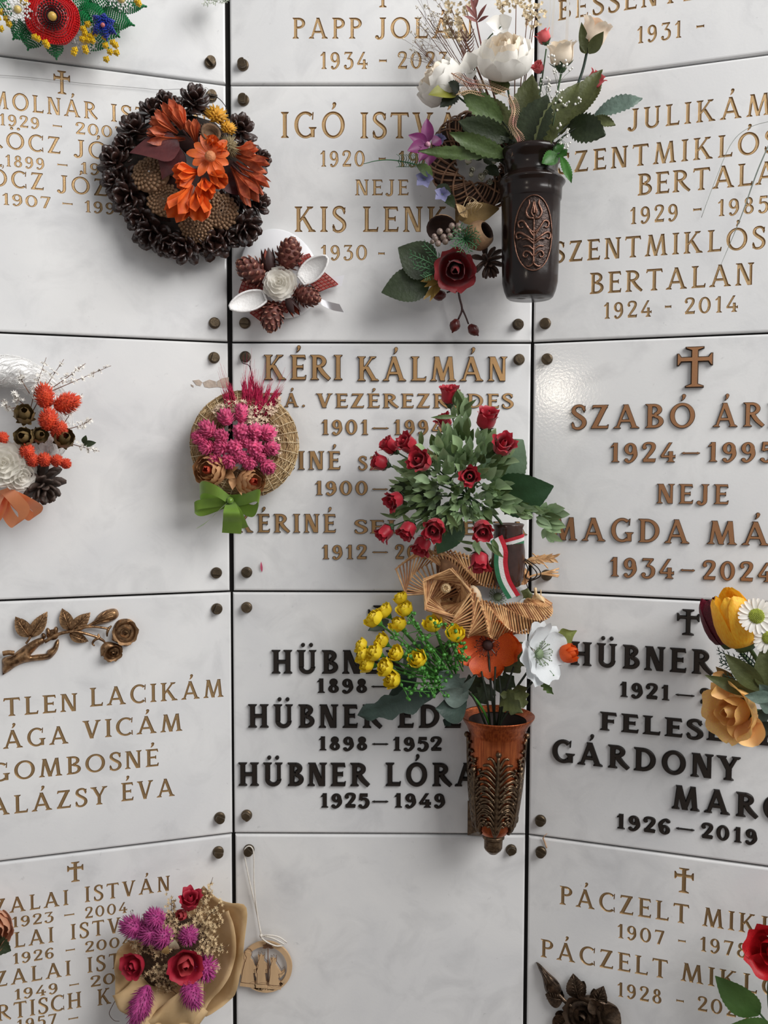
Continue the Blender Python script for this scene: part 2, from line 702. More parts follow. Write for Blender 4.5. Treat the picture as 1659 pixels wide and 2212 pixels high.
        if ch == '9':
            for k in range(q, len(P)):
                P[k] = [(.54 - a, .98 - b) for a, b in P[k]]
        adv = .55
    elif ch == '7':
        hb(.04, .54, 1 - t * .6, t * 1.2), fin(.04, 1, -.18, -1), diag(.22, 0, .49, .97, T * .95)
        adv = .54
    elif ch == '8':
        arc(.28, .75, .21, .25, 0, 180), arc(.28, .75, .21, .25, 180, 360)
        arc(.28, .28, .27, .29, 0, 180), arc(.28, .28, .27, .29, 180, 360)
        adv = .56
    elif ch == '-':
        poly((0, .30), (.06, .34), (.40, .34), (.46, .30), (.46, .50), (.40, .46), (.06, .46), (0, .50))
        adv = .46
    elif ch == '—':
        poly((0, .42), (.16, .36), (.2, .385), (.9, .385), (.94, .36), (1.1, .42), (1.1, .45), (.94, .50), (.9, .475), (.2, .475), (.16, .50), (0, .45))
        adv = 1.1
    elif ch in '.,':
        dot(.12, .08, .09)
        if ch == ',':
            path([(.16, .08), (.15, -.06), (.04, -.18)], [.09, .08, .03], 8)
        adv = .24
    elif ch == '+':                      # a latin cross with splayed ends, one unit high
        w = .155
        poly((.365 - w / 2, .06), (.365 + w / 2, .06), (.365 + w / 2, .94), (.365 - w / 2, .94))
        poly((.05, .69 - w * .42), (.68, .69 - w * .42), (.68, .69 + w * .42), (.05, .69 + w * .42))
        e = .19
        poly((.365 - e, 0), (.365 + e, 0), (.365 + e, .05), (.365 + w / 2, .10), (.365 - w / 2, .10), (.365 - e, .05))
        poly((.365 - e, 1), (.365 - e, .95), (.365 - w / 2, .90), (.365 + w / 2, .90), (.365 + e, .95), (.365 + e, 1))
        poly((0, .69 - e * .8), (.05, .69 - e * .8), (.10, .69 - w * .42), (.10, .69 + w * .42), (.05, .69 + e * .8), (0, .69 + e * .8))
        poly((.73, .69 - e * .8), (.73, .69 + e * .8), (.68, .69 + e * .8), (.63, .69 + w * .42), (.63, .69 - w * .42), (.68, .69 - e * .8))
        adv = .73
    if acc:
        cx = adv / 2 if ch != 'E' else .3
        if acc == 1:
            path([(cx - .05, 1.09), (cx + .03, 1.20), (cx + .06, 1.30)], [.03, .10, .12], 8)
            dot(cx + .045, 1.30, .078)
        else:
            dot(cx - .17, 1.22, .085), dot(cx + .17, 1.22, .085)
    return P, adv


GLY = {}


def glyph(ch, style):
    """union of the strokes: 2D verts, triangles, boundary loops, advance"""
    key = (ch, style)
    if key in GLY:
        return GLY[key]
    T, t = {'cut': (.155, .112), 'brass': (.195, .13), 'heavy': (.215, .16), 'brass2': (.19, .13)}[style]
    P, adv = strokes(ch, T, t)
    verts, faces = [], []
    for p in P:
        a = sum(p[i][0] * p[(i + 1) % len(p)][1] - p[(i + 1) % len(p)][0] * p[i][1] for i in range(len(p)))
        if a < 0:
            p = p[::-1]
        k = len(verts)
        verts += [Vector(q) for q in p]
        faces.append(list(range(k, k + len(p))))
    ov, oe, of, _, _, ofc = delaunay_2d_cdt(verts, [], faces, 1, 1e-5, True)
    tris = []
    for f, o in zip(of, ofc):
        if len(o):
            a = ov[f[0]], ov[f[1]], ov[f[2]]
            ar = (a[1] - a[0]).cross(a[2] - a[0])
            tris.append(tuple(f) if ar > 0 else tuple(f)[::-1])
    used = {}
    for f in tris:
        for i in range(len(f)):
            used[(f[i], f[(i + 1) % len(f)])] = 1
    nxt = {}
    for a, b in used:
        if (b, a) not in used:
            nxt.setdefault(a, []).append(b)
    loops = []
    while nxt:
        s = next(iter(nxt))
        lp = [s]
        while True:
            c = lp[-1]
            if c not in nxt:
                break
            n = nxt[c].pop()
            if not nxt[c]:
                del nxt[c]
            if n == s:
                break
            lp.append(n)
        if len(lp) > 2:
            loops.append(lp)
    V = np.array([tuple(x) for x in ov])
    GLY[key] = (V, tris, loops, adv)
    return GLY[key]


LETTER_DATA = {}


def letter_data(ch, style):
    """mesh of one letter, one unit high; z in the same unit"""
    key = (ch, style)
    if key in LETTER_DATA:
        return LETTER_DATA[key]
    V, tris, loops, adv = glyph(ch, style)
    ins, depth, chamf = {'cut': (.036, -.055, 1), 'brass': (.022, .11, .03), 'brass2': (.022, .11, .03), 'heavy': (.03, .14, .045)}[style]
    inn = V.copy()
    for lp in loops:
        Q = V[lp]
        e0 = Q - np.roll(Q, 1, 0)
        e1 = np.roll(Q, -1, 0) - Q
        n0 = np.column_stack([-e0[:, 1], e0[:, 0]]) / (np.linalg.norm(e0, axis=1)[:, None] + 1e-9)
        n1 = np.column_stack([-e1[:, 1], e1[:, 0]]) / (np.linalg.norm(e1, axis=1)[:, None] + 1e-9)
        nn = n0 + n1
        l2 = (nn * nn).sum(1)[:, None]
        nn = nn / np.maximum(l2, 0.7) * 2
        inn[lp] = Q + nn * ins
    mb = MB()
    n = len(V)
    z3 = lambda A, z: np.column_stack([A, np.full(len(A), z)])
    if style == 'cut':
        mb.add(z3(V, 0.0), [])
        mb.add(z3(inn, depth), [])
        mb.n = 2 * n
        F = [tuple(i + n for i in f) for f in tris]
        Wl = [(lp[i], lp[(i + 1) % len(lp)], lp[(i + 1) % len(lp)] + n, lp[i] + n) for lp in loops for i in range(len(lp))]
        mb.f, mb.m = F + Wl, [0] * (len(F) + len(Wl))
        me = mb.data('letter', M_GILT, False)
    else:
        mb.add(z3(V, -0.01), []), mb.add(z3(V, depth - chamf), []), mb.add(z3(inn, depth), [])
        F = [tuple(i + 2 * n for i in f) for f in tris]
        W1 = [(lp[i], lp[(i + 1) % len(lp)], lp[(i + 1) % len(lp)] + n, lp[i] + n) for lp in loops for i in range(len(lp))]
        W2 = [tuple(q + n for q in w) for w in W1]
        mb.f = F + W1 + W2
        mb.m = [0] * len(F) + [1] * len(W1) + [1] * len(W2)
        mm = {'brass': [M_BRASS, M_BRASS_EDGE], 'brass2': [M_BRASS2, M_BRASS_EDGE], 'heavy': [M_BLACKBR, M_BLACKBR_EDGE]}[style]
        me = mb.data('letter', mm, False)
    LETTER_DATA[key] = me
    return me


def col_at(F, px, b, py):
    """u on the facet at height b below pixel column px"""
    for _ in range(4):
        l = F.loc(px, py)
        py += (l[1] - b) / F.mpp(px, py)
    return F.loc(px, py)[0]


# (text, x of the left end, y of the baseline there, x of the right end, capital height in px)
WORDS = {
 ('L', 1): ('cut', [('+', 116, 201, 152, 49), ('MOLNÁR', -22, 232, 210, 36.5), ('ISTVÁN', 240, 262, 446, 36.5), ('1929', -2, 270, 85, 25), ('-', 114, 281, 134, 24), ('2007', 163, 289, 268, 25),
   ('RÖCZ', -28, 317, 131, 36), ('JÓZSEF', 161, 338, 372, 36), (',', 3, 360, 9, 25), ('1899', 11, 359, 96, 25), ('-', 124, 365, 146, 24), ('1987', 174, 375, 268, 25),
   ('RÖCZ', -66, 397, 95, 36.5), ('JÓZSEFNÉ', 125, 415, 405, 36), ('1907', 4, 442, 109, 25), ('-', 135, 449, 157, 24), ('1991', 182, 458, 268, 25)]),
 ('M', 0): ('cut', [('+', 812, 16, 842, 46), ('PAPP', 632, 83.5, 781, 44), ('JOLÁN', 812, 83, 1021, 44), ('1934', 691, 149, 794, 36), ('-', 819, 146, 835.5, 36), ('2023', 858.5, 148.6, 967, 36)]),
 ('M', 1): ('cut', [('IGÓ', 607, 298, 744.6, 55), ('ISTVÁN', 778.5, 299, 1045, 55), ('1920', 691, 360, 788, 34), ('-', 818, 357, 833, 34), ('1985', 860, 360.7, 960, 34), ('NEJE', 767.6, 422, 882.4, 33.6),
   ('KIS', 636.6, 501, 746.8, 54), ('LENKE', 784, 501, 1012, 54), ('1930', 692, 562, 793, 32.5), ('-', 817, 561, 831, 33)]),
 ('M', 2): ('brass', [('KÉRI', 571, 821, 740, 54), ('KÁLMÁN', 772, 823.5, 1094, 53), ('NYÁ.', 553, 879, 660, 30), ('VEZÉREZREDES', 685, 881, 1107.5, 31), ('1901', 694, 939, 795.6, 32.6),
   ('—', 804, 939, 840, 32.6), ('1994', 850, 939, 957, 32.6), ('KÉRINÉ', 520, 1014, 735.5, 40), ('SZ.', 774.5, 1015, 836, 29.5), ('1900', 680, 1069.4, 794.4, 31), ('—', 804, 1070, 838, 31),
   ('KÉRINÉ', 510, 1150, 725.6, 40.5), ('SEL', 765.8, 1152, 868, 29), ('ELLA', 999, 1155, 1139, 29), ('1912', 695, 1207.5, 791.6, 31), ('—', 804, 1206, 838, 31), ('2005', 853, 1207.5, 955, 31)]),
 ('M', 3): ('heavy', [('+', 795, 1362, 842, 55), ('HÜBNER', 587.5, 1454, 873.5, 51), ('1898', 684, 1496, 793, 31), ('—', 802, 1496, 838, 31), ('HÜBNER', 537, 1570.5, 823, 50.5), ('EDE', 859, 1571, 995, 50.5),
   ('1898', 688, 1620, 793.6, 30), ('—', 804, 1620, 839, 31), ('1952', 848, 1621, 953, 30), ('HÜBNER', 516, 1696, 796.4, 50.5), ('LÓRANT', 833, 1696.6, 1130, 50.5),
   ('1925', 692, 1743.5, 796, 31), ('—', 804, 1744, 839, 31), ('1949', 851, 1743.5, 960.7, 31)]),
 ('R', 0): ('cut', [('BESSENYEI', 1205, 45, 1530, 44), ('1931', 1375, 94.7, 1471.7, 36), ('-', 1503.8, 73, 1521, 36)]),
 ('R', 1): ('cut', [('JULIKÁM', 1357, 282, 1665, 46), ('SZENTMIKLÓSSY', 1205, 376, 1772, 46.5), ('BERTALAN', 1377, 423, 1728, 47.5), ('1929', 1359.6, 485, 1464, 36.5), ('-', 1497, 468, 1515, 36), ('1985', 1549, 467.6, 1659, 36),
   ('SZENTMIKLÓSSY', 1195, 568, 1741, 46), ('BERTALAN', 1273.7, 635.5, 1627.6, 46.5), ('1924', 1302.8, 689, 1407.5, 35), ('-', 1436, 677, 1450, 35), ('2014', 1478, 679, 1593.8, 35)]),
 ('R', 2): ('brass2', [('+', 1460.6, 839, 1539, 88), ('SZABÓ', 1234.3, 927, 1501, 52), ('ÁRPÁD', 1541.5, 922.8, 1826, 53), ('1924', 1317, 998.4, 1459, 42.4), ('—', 1471.6, 997, 1512, 42), ('1995', 1527, 997.5, 1671, 43),
   ('NEJE', 1419, 1087.3, 1573.5, 43), ('MAGDA', 1193, 1166, 1489.5, 51), ('MÁRIA', 1528.5, 1175, 1832, 52), ('1934', 1316, 1244.4, 1456, 42.4), ('—', 1469.6, 1249, 1501, 42), ('2024', 1517, 1251.6, 1668, 42)]),
 ('R', 3): ('heavy', [('+', 1461.5, 1370, 1510.6, 56), ('HÜBNER', 1233, 1435, 1538, 52), ('1921', 1338, 1504, 1446, 33), ('—', 1459, 1514, 1500, 33), ('2007', 1511.5, 1519, 1627, 33), ('FELESÉGE', 1296, 1575.8, 1679.5, 41),
   ('GÁRDONY', 1193, 1643.7, 1596.6, 50.5), ('MARGIT', 1453, 1745, 1790, 53), ('1926', 1331, 1788, 1448, 32.6), ('—', 1460, 1802, 1500, 33), ('2019', 1515, 1808.8, 1634.7, 33)]),
 ('R', 4): ('cut', [('+', 1456, 1926, 1498, 55), ('PÁCZELT', 1208.8, 1953, 1488, 42), ('MIKLÓS', 1517.6, 2000, 1760, 43), ('1907', 1332.4, 2025.5, 1434, 32), ('-', 1464.7, 2044, 1481, 32), ('1978', 1511, 2054, 1613, 33),
   ('PÁCZELT', 1168, 2066.8, 1442, 41), ('MIKLÓS', 1471, 2118.4, 1728, 42), ('1928', 1332.4, 2152, 1429, 32.5), ('-', 1460.7, 2173, 1477, 32), ('2024', 1506, 2182.6, 1622, 33)]),
 ('L', 3): ('cut', [('EGYETLEN', -176, 1562, 167, 40), ('LACIKÁM', 194.4, 1526.8, 483, 40), ('DRÁGA', -85, 1626, 148, 40), ('VICÁM', 180, 1596.7, 394, 39), ('GOMBOSNÉ', -22, 1690, 342.7, 39.5), ('BALÁZSY', -65, 1768, 232, 40), ('ÉVA', 262, 1731.4, 377.6, 40)]),
 ('L', 4): ('cut', [('+', 145.6, 1907, 180.5, 44), ('SZALAI', -42, 1981, 148, 34), ('ISTVÁN', 183.5, 1949.4, 367, 34), ('1923', 25, 2004.6, 115, 23.5), ('-', 139, 1987, 160.6, 24), ('2004,', 183.5, 1984.7, 287.5, 24.5),
   ('SZALAI', -76, 2064, 116, 34.5), ('ISTVÁN', 153, 2030.4, 334, 34), ('1926', 27, 2083.6, 116.6, 24), ('-', 142, 2063, 162, 24), ('2004', 183.5, 2058, 285, 23.5),
   ('SZALAI', -40, 2138, 153, 34), ('ISTVÁN', 189, 2102, 370, 34), ('1949', 30.7, 2161, 124.8, 24), ('-', 150, 2138, 170.5, 24), ('2015', 195, 2133, 296, 24), ('BARTISCH', -82, 2220, 176, 36), ('K', 210.7, 2172.7, 240.5, 36),
   ('1957', 36, 2228, 122, 25), ('-', 148, 2211, 169, 24)]),
}

LABELS = {
 ('L', 0): 'blank marble plaque behind the beaded poppy spray', ('M', 0): 'marble plaque with gilt engraving cut off by the top edge, two lines visible',
 ('R', 0): 'marble plaque at the top right with one gilt name and an open date', ('L', 1): 'marble plaque with six lines of small gilt engraving beside the pine cone wreath',
 ('M', 1): 'marble plaque with five gilt engraved lines behind the dark relief vase', ('R', 1): 'marble plaque with seven gilt engraved lines to the right of the dark vase',
 ('L', 2): 'blank marble plaque with the white wreath and orange bow', ('M', 2): 'marble plaque with raised brass letters behind the red rose bush',
 ('R', 2): 'marble plaque with a large brass cross and raised reddish brass letters', ('L', 3): 'marble plaque with a bronze hand holding roses above four gilt lines',
 ('M', 3): 'marble plaque with black bronze letters behind the copper vase', ('R', 3): 'marble plaque with black bronze letters and small black cross beside the tulips',
 ('L', 4): 'marble plaque crowded with gilt lines behind the paper-wrapped dried bouquet', ('M', 4): 'blank marble plaque under the copper vase at the bottom centre',
 ('R', 4): 'marble plaque with gilt engraving and a bronze rose at the bottom right',
}
GAPL = [5.0, 5.2, 4.4, 1.9, 3.6]          # joint at the left corner, mm per row
GAPR = [2.6, 1.6, 3.0, 3.8, 3.6]
FAC = {'L': FL, 'M': FM, 'R': FR}
PLAQUE = {}


def bolt_data(seed):
    """flanged round head with one or two flats"""
    rng = random.Random(seed)
    mb = MB()
    mb.add(*lathe([(0.0001, -.002), (.0066, -.002), (.0068, .0015), (.0064, .0032), (.0054, .0042), (.0001, .0042)], 24))
    c = rng.uniform(.0012, .0032)
    R, n = .0054, 28
    ring = []
    for k in range(n):
        a = 2 * PI * k / n
        x, y = R * math.cos(a), R * math.sin(a)
        ring.append((x, min(y, c)))
    ring = np.array(ring)
    h = rng.uniform(.0078, .0096)
    V = np.vstack([np.column_stack([ring, np.full(n, z)]) for z in (.003, h - .0005)] + [np.column_stack([ring * .93, np.full(n, h)]), [[0, -.001, h]]])
    F = grid_faces(3, n, True) + [(2 * n + k, 2 * n + (k + 1) % n, 3 * n) for k in range(n)]
    mb.add(V, F)
    return mb.data('bolt', M_BOLT, False)


BOLTS = [bolt_data(k) for k in range(5)]
# bolt centres seen in the photograph: facet, row, pixel
BOLT_PX = {
 ('L', 0): [(455, 133)], ('M', 0): [(524, 138)], ('L', 1): [(457, 206), (464, 697)], ('M', 1): [(525, 214), (528, 697), (1120, 700)], ('R', 1): [(1177, 698)],
 ('L', 2): [(463, 772), (468, 1238)], ('M', 2): [(529, 770), (1122, 776), (532, 1237)], ('R', 2): [(1181, 775), (1180, 1243)],
 ('L', 3): [(469, 1316), (475, 1768)], ('M', 3): [(532, 1313), (532, 1763), (1109, 1768)], ('R', 3): [(1167, 1774)],
 ('L', 4): [(472, 1842)], ('M', 4): [(537, 1838), (1105, 1838)], ('R', 4): [(1168, 1842)],
}


def make_plaque(fk, row):
    F = FAC[fk]
    zt, zb = ROWZ[row] - .0011, ROWZ[row + 1] + .0011
    x0, x1 = .0011, F.w - .0011
    if fk == 'L':
        x1 = F.w - GAPL[row] * .0005
    elif fk == 'R':
        x0 = GAPR[row] * .0005
    else:
        x0, x1 = GAPL[row] * .0005, F.w - GAPR[row] * .0005
    cx, cy = (x0 + x1) / 2, (zt + zb) / 2
    style, words = WORDS.get((fk, row), ('cut', []))
    placed = []
    for txt, xs, ys, xe, ch in words:
        l0 = F.loc(xs, ys)
        cap = ch * F.mpp((xs + xe) / 2, ys)
        u1 = col_at(F, xe, l0[1], ys)
        adv = [glyph(c, style)[3] * cap for c in txt]
        target = u1 - l0[0]
        k = 1.0
        if len(txt) == 1:
            k, tr = target / adv[0], 0
        else:
            tr = (target - sum(adv)) / (len(txt) - 1)
            lo, hi = .05 * cap, .22 * cap
            if tr < lo or tr > hi:
                tr = min(max(tr, lo), hi)
                k = (target - tr * (len(txt) - 1)) / sum(adv)
        x = l0[0]
        for c, a in zip(txt, adv):
            placed.append((c, x - cx, l0[1] - cy, cap * k, cap))
            x += a * k + tr
    # stone: front face (pierced where letters are cut), rounded arris, sides
    r, th = .0026, .0066
    hw, hh = (x1 - x0) / 2, (zt - zb) / 2
    mb = MB()
    iw, ih = hw - r, hh - r
    if style == 'cut' and placed:
        vs = [Vector((-iw, -ih)), Vector((iw, -ih)), Vector((iw, ih)), Vector((-iw, ih))]
        fs = [[0, 1, 2, 3]]
        for c, x, y, sx, sy in placed:
            V, tris, loops, adv = glyph(c, style)
            for lp in loops:
                Q = [Vector((x + V[i][0] * sx, y + V[i][1] * sy)) for i in lp]
                if any(abs(q.x) > iw - .002 or abs(q.y) > ih - .002 for q in Q):
                    continue
                ar = sum(Q[i].x * Q[(i + 1) % len(Q)].y - Q[(i + 1) % len(Q)].x * Q[i].y for i in range(len(Q)))
                if ar < 0:
                    Q = Q[::-1]
                k = len(vs)
                vs += Q
                fs.append(list(range(k, k + len(Q))))
        ov, oe, of, _, _, oi = delaunay_2d_cdt(vs, [], fs, 0, 1e-7, True)
        keep = []
        for f, o in zip(of, oi):
            if 0 in o and (len(set(o)) - 1) % 2 == 0:
                a, b, c = ov[f[0]], ov[f[1]], ov[f[2]]
                keep.append(tuple(f) if (b - a).cross(c - a) > 0 else tuple(f)[::-1])
        mb.add([(q.x, q.y, 0) for q in ov], keep)
    else:
        mb.add([(-iw, -ih, 0), (iw, -ih, 0), (iw, ih, 0), (-iw, ih, 0)], [(0, 1, 2, 3)])
    rings = []
    for a in (0, 30, 60, 90):
        e = r * math.sin(math.radians(a))
        z = -r + r * math.cos(math.radians(a))
        w2, h2 = iw + e, ih + e
        rings.append([(-w2, -h2, z), (w2, -h2, z), (w2, h2, z), (-w2, h2, z)])
    rings.append([(x, y, -th) for x, y, z in rings[-1]])
    mb.add(np.vstack(rings), grid_faces(5, 4, True) + [(19, 18, 17, 16)])
    o = mb.build('memorial_plaque', M_MARBLE, None, False)
    o.matrix_world = F.matrix(cx, cy)
    tag(o, LABELS[(fk, row)], 'plaque', 'marble plaques of the niche wall')
    PLAQUE[(fk, row)] = (o, F, cx, cy)
    for c, x, y, sx, sy in placed:
        if x < -hw - .004 or x > hw - .012:
            continue
        nm = 'cross' if c == '+' else ('dash' if c in '-—' else 'letter')
        m = np.diag([sx, sy, sy, 1.0])
        m[:3, 3] = (x, y, 0)
        link(nm, letter_data(c, style), o, m)
    rng = random.Random(row * 7 + ord(fk))
    for px, py in BOLT_PX.get((fk, row), []):
        l = F.loc(px, py, .004)
        m = np.eye(4)
        m[:3, :3] = rotz(rng.uniform(0, 6.28))
        m[:3, 3] = (l[0] - cx, l[1] - cy, 0)
        link('bolt', rng.choice(BOLTS), o, m)


for _fk in 'LMR':
    for _row in range(5):
        make_plaque(_fk, _row)

# dark core wall that shows in the joints
for _nm, F in (('wall_left', FL), ('wall_back', FM), ('wall_right', FR)):
    mb = MB()
    zt, zb = ROWZ[0] + .0, ROWZ[-1]
    e0 = 0.0 if F is not FL else .0
    mb.add(*box(-.002, F.w + .002, zb, zt, -.06, -.0068))
    o = mb.build(_nm, M_BACK, None, False)
    o.matrix_world = F.matrix(0, 0)
    tag(o, kind='structure')

mb = MB()
mb.add(*box(-1.6, 1.6, -2.6, .3, -.05, 0.0))
tag(mb.build('floor', mat('brown_stone_floor', (120, 100, 84), .6, 0, .25, 6), None, False), kind='structure')  # unseen floor, added for warm bounce and to block light from below


# ------------------------------------------------------------------ plant library
def half_facet(a, b, seam_u_of_a):
    """plane spanning a concave corner: passes through the corner line, faces halfway"""
    u = a.u + b.u
    u /= np.linalg.norm(u)
    n = a.n + b.n
    n /= np.linalg.norm(n)
    return Facet(a.at(seam_u_of_a, 0), u, n, PANEL_W)


FCL = half_facet(FL, FM, FL.w)
FCR = half_facet(FM, FR, FM.w)
LEAF = [.05, .62, .95, 1.0, .82, .5, .02]
OVAL = [.12, .75, 1.0, .98, .8, .45, .03]
LANCE = [.15, .6, .9, 1.0, .85, .5, .02]
PETAL = [.18, .55, .85, 1.0, .98, .75, .2]
UP = np.array([0, 1.0, 0])
OUT = np.array([0, 0, 1.0])
CACHE = {}


def cached(key, fn):
    if key not in CACHE:
        CACHE[key] = fn()
    return CACHE[key]


def nrm(v):
    v = np.array(v, float)
    return v / np.linalg.norm(v)


def lframe(d, n=OUT, roll=0.0):
    """columns x, y (along d), z (near n)"""
    y = nrm(d)
    z = np.array(n, float) - y * (np.array(n, float) @ y)
    if np.linalg.norm(z) < 1e-4:
        z = np.array([1.0, 0, 0])
    z = nrm(z)
    x = np.cross(y, z)
    if roll:
        c, s = math.cos(roll), math.sin(roll)
        x, z = x * c + z * s, z * c - x * s
    return np.column_stack([x, y, z])


def thicken(V, F, rows, cols, th):
    n = len(V)
    G = V.reshape(rows, cols, 3)
    du = np.gradient(G, axis=1)
    dv = np.gradient(G, axis=0)
    N = np.cross(du, dv)
    N /= np.linalg.norm(N, axis=2)[..., None] + 1e-12
    V2 = (G - N * th).reshape(-1, 3)
    F2 = [tuple(i + n for i in f[::-1]) for f in F]
    ring = [j for j in range(cols)] + [i * cols + cols - 1 for i in range(1, rows)] + [(rows - 1) * cols + j for j in range(cols - 2, -1, -1)] + [i * cols for i in range(rows - 2, 0, -1)]
    S = [(ring[k], ring[k] + n, ring[(k + 1) % len(ring)] + n, ring[(k + 1) % len(ring)]) for k in range(len(ring))]
    return np.vstack([V, V2]), F + F2 + S


def put_leaf(T, parent, b, t, w, m, name='leaf', widths=LEAF, bend=0.5, fold=0.2, roll=0.0, n=OUT, **kw):
    """one leaf from pixel point b to pixel point t, w pixels wide"""
    B, E = T.p(*b), T.p(*t)
    d = E - B
    L = np.linalg.norm(d)
    kw.setdefault('rows', 16)
    kw.setdefault('cols', 7)
    kw.setdefault('seed', int(b[0] * 7 + b[1]))
    V, F = leafy(L * (1 + abs(bend) ** 2 * .04), w * T.k / 2, widths, bend=-bend, fold=fold, tilt=bend / 2, **kw)
    mb = MB()
    mb.add(V, F)
    return mb.build(name, m, parent, True, mat4(B, lframe(d, n, roll)))


def add_leaf(mb, B, E, w, widths=LEAF, bend=.4, fold=.2, roll=0.0, n=OUT, mi=0, rows=7, cols=3, **kw):
    d = np.array(E) - np.array(B)
    L = np.linalg.norm(d)
    V, F = leafy(L, w / 2, widths, bend=-bend, fold=fold, tilt=bend / 2, rows=rows, cols=cols, **kw)
    mb.add(place(V, B, lframe(d, n, roll)), F, mi)


def px_tube(T, mb, pts, r, n=6, seg=14, mi=0):
    rr = np.array(r) * T.k if not np.isscalar(r) else r * T.k
    V, F = tube(catmull(T.pts(pts), seg), rr, n)
    mb.add(V, F, mi)


# flowers made of cupped petals: (count, profile, half angles, ruffle, lip)
SPEC = {
 'rose': [(3, [(.03, .1), (.20, .4), (.20, .8), (.12, 1.06)], [.7, 1.5, 1.6, 1.4], .03, 0), (3, [(.05, .0), (.38, .22), (.44, .62), (.42, 1.02)], [.5, 1.15, 1.25, .85], .04, 0),
          (5, [(.06, -.05), (.56, .1), (.74, .45), (.80, .78), (.98, .92)], [.4, .8, .88, .5], .05, 0)],
 'bud': [(3, [(.03, .1), (.2, .45), (.2, .9), (.1, 1.2)], [.7, 1.6, 1.7, 1.4], .02, 0), (3, [(.05, 0), (.42, .22), (.48, .66), (.46, 1.08), (.60, 1.22)], [.5, 1.2, 1.25, .8], .05, 0),
         (4, [(.06, -.04), (.56, .14), (.66, .5), (.66, .92), (.88, 1.12)], [.4, .8, .8, .38], .07, 0)],
 'peony': [(4, [(.05, .2), (.22, .5), (.26, .9), (.15, 1.15)], [.7, 1.3, 1.4, 1.2], .05, 0), (5, [(.08, .1), (.5, .25), (.60, .65), (.46, 1.10)], [.5, .95, 1.0, .7], .05, 0),
           (5, [(.10, 0), (.72, .12), (.86, .55), (.68, 1.02)], [.45, .85, .85, .5], .05, 0), (6, [(.12, -.1), (.85, -.02), (1.02, .42), (.98, .80)], [.4, .75, .8, .42], .05, 0)],
 'tulip': [(3, [(.05, 0), (.46, .18), (.56, .75), (.44, 1.5), (.30, 1.8)], [.5, 1.1, 1.05, .8, .18], .02, 0), (3, [(.06, 0), (.52, .16), (.64, .75), (.52, 1.48), (.38, 1.75)], [.5, 1.0, .95, .7, .15], .02, 0)],
 'cup': [(3, [(.05, .05), (.34, .3), (.34, .8), (.18, 1.15)], [.6, 1.4, 1.4, .9], .02, 0), (4, [(.06, 0), (.52, .15), (.62, .55), (.56, .95)], [.5, .95, .95, .5], .04, 0)],
 'ranun': [(3, [(.04, .05), (.30, .3), (.32, .75), (.16, 1.05)], [.6, 1.5, 1.5, 1.0], .03, 0), (4, [(.06, 0), (.50, .15), (.58, .55), (.46, .98)], [.5, 1.0, 1.0, .6], .05, 0), (5, [(.06, -.05), (.60, .06), (.80, .45), (.84, .86)], [.4, .72, .78, .40], .07, 0)],
 'anemone': [(4, [(.12, .1), (.5, .16), (.86, .36), (1.0, .56)], [.5, .75, .75, .4], .06, 0), (5, [(.12, .02), (.5, .05), (.9, .22), (1.12, .3)], [.4, .65, .62, .35], .07, 0)],
 'sola': [(3, [(.02, .3), (.10, .5), (.10, .74)], [1, 1.5, 1.3], .02, 0), (5, [(.08, .2), (.24, .42), (.28, .70)], [.9, .95, .8], .03, 0), (6, [(.15, .12), (.42, .32), (.50, .62)], [.7, .75, .62], .03, 0),
          (7, [(.2, .05), (.58, .2), (.72, .50)], [.6, .65, .5], .03, 0), (8, [(.2, 0), (.74, .05), (.94, .30)], [.5, .55, .42], .04, 0), (8, [(.2, -.05), (.85, -.08), (1.08, .08)], [.4, .48, .36], .04, 0)],
}


def bloom_petals(parent, pos, d, R, spec, m, seed=0, name='petal', nu=7, nv=8, roll=0.0, squash=1.0):
    rng = random.Random(seed)
    Rm = frame(d, (0.03, 1, 0.02))
    ms = m if isinstance(m, (list, tuple)) else [m]
    for li, (cnt, prof, half, ruf, lip) in enumerate(SPEC[spec]):
        mm = ms[min(li, len(ms) - 1)]
        off = rng.random() * 6.28 + roll
        for k in range(cnt):
            var = rng.randrange(3)

            def mk():
                V, F = cup_petal(prof, half, nu, nv, ruf, seed=var * 31 + li, lip=lip)
                b = MB()
                b.add(V, F)
                return b.data(name, mm)
            me = cached((spec, li, var, mm.name, nu, nv), mk)
            a = off + 2 * PI * k / cnt + rng.uniform(-.12, .12)
            s = R * rng.uniform(.95, 1.05) * (1 + .012 * (k % 2))
            X = mat4(pos, Rm @ rotz(a) @ np.diag([1, 1, squash]), s)
            link(name, me, parent, X)


def bloom(T, name, pos, d, R, spec, m, base_m, seed=0, sepals=5, calyx=1.0, petal='petal', base='flower', **kw):
    """a flower part: its green base is the mesh, the petals are its sub-parts"""
    d = nrm(d)
    mb = MB()
    Rm = frame(d, (0.03, 1, 0.02))
    if calyx:
        V, F = lathe([(.02, -.42 * calyx), (.16, -.36 * calyx), (.30, -.14), (.36, .06), (.24, .16), (.02, .18)], 10)
        mb.add(place(V, pos, Rm, R), F)
    for k in range(sepals):
        V, F = leafy(.85, .17, LANCE, bend=.9, tilt=.05, fold=.3, rows=6, cols=3)
        mb.add(place(V @ rotz(2 * PI * k / sepals + seed).T + np.array([0, 0, -.16]), pos, Rm, R), F)
    if not mb.v:
        V, F = ball(.12, 8, 5)
        mb.add(place(V, pos, Rm, R), F)
    o = mb.build(name, base_m, T.o)
    bloom_petals(o, pos, d, R, spec, m, seed, petal, **kw)
    return o


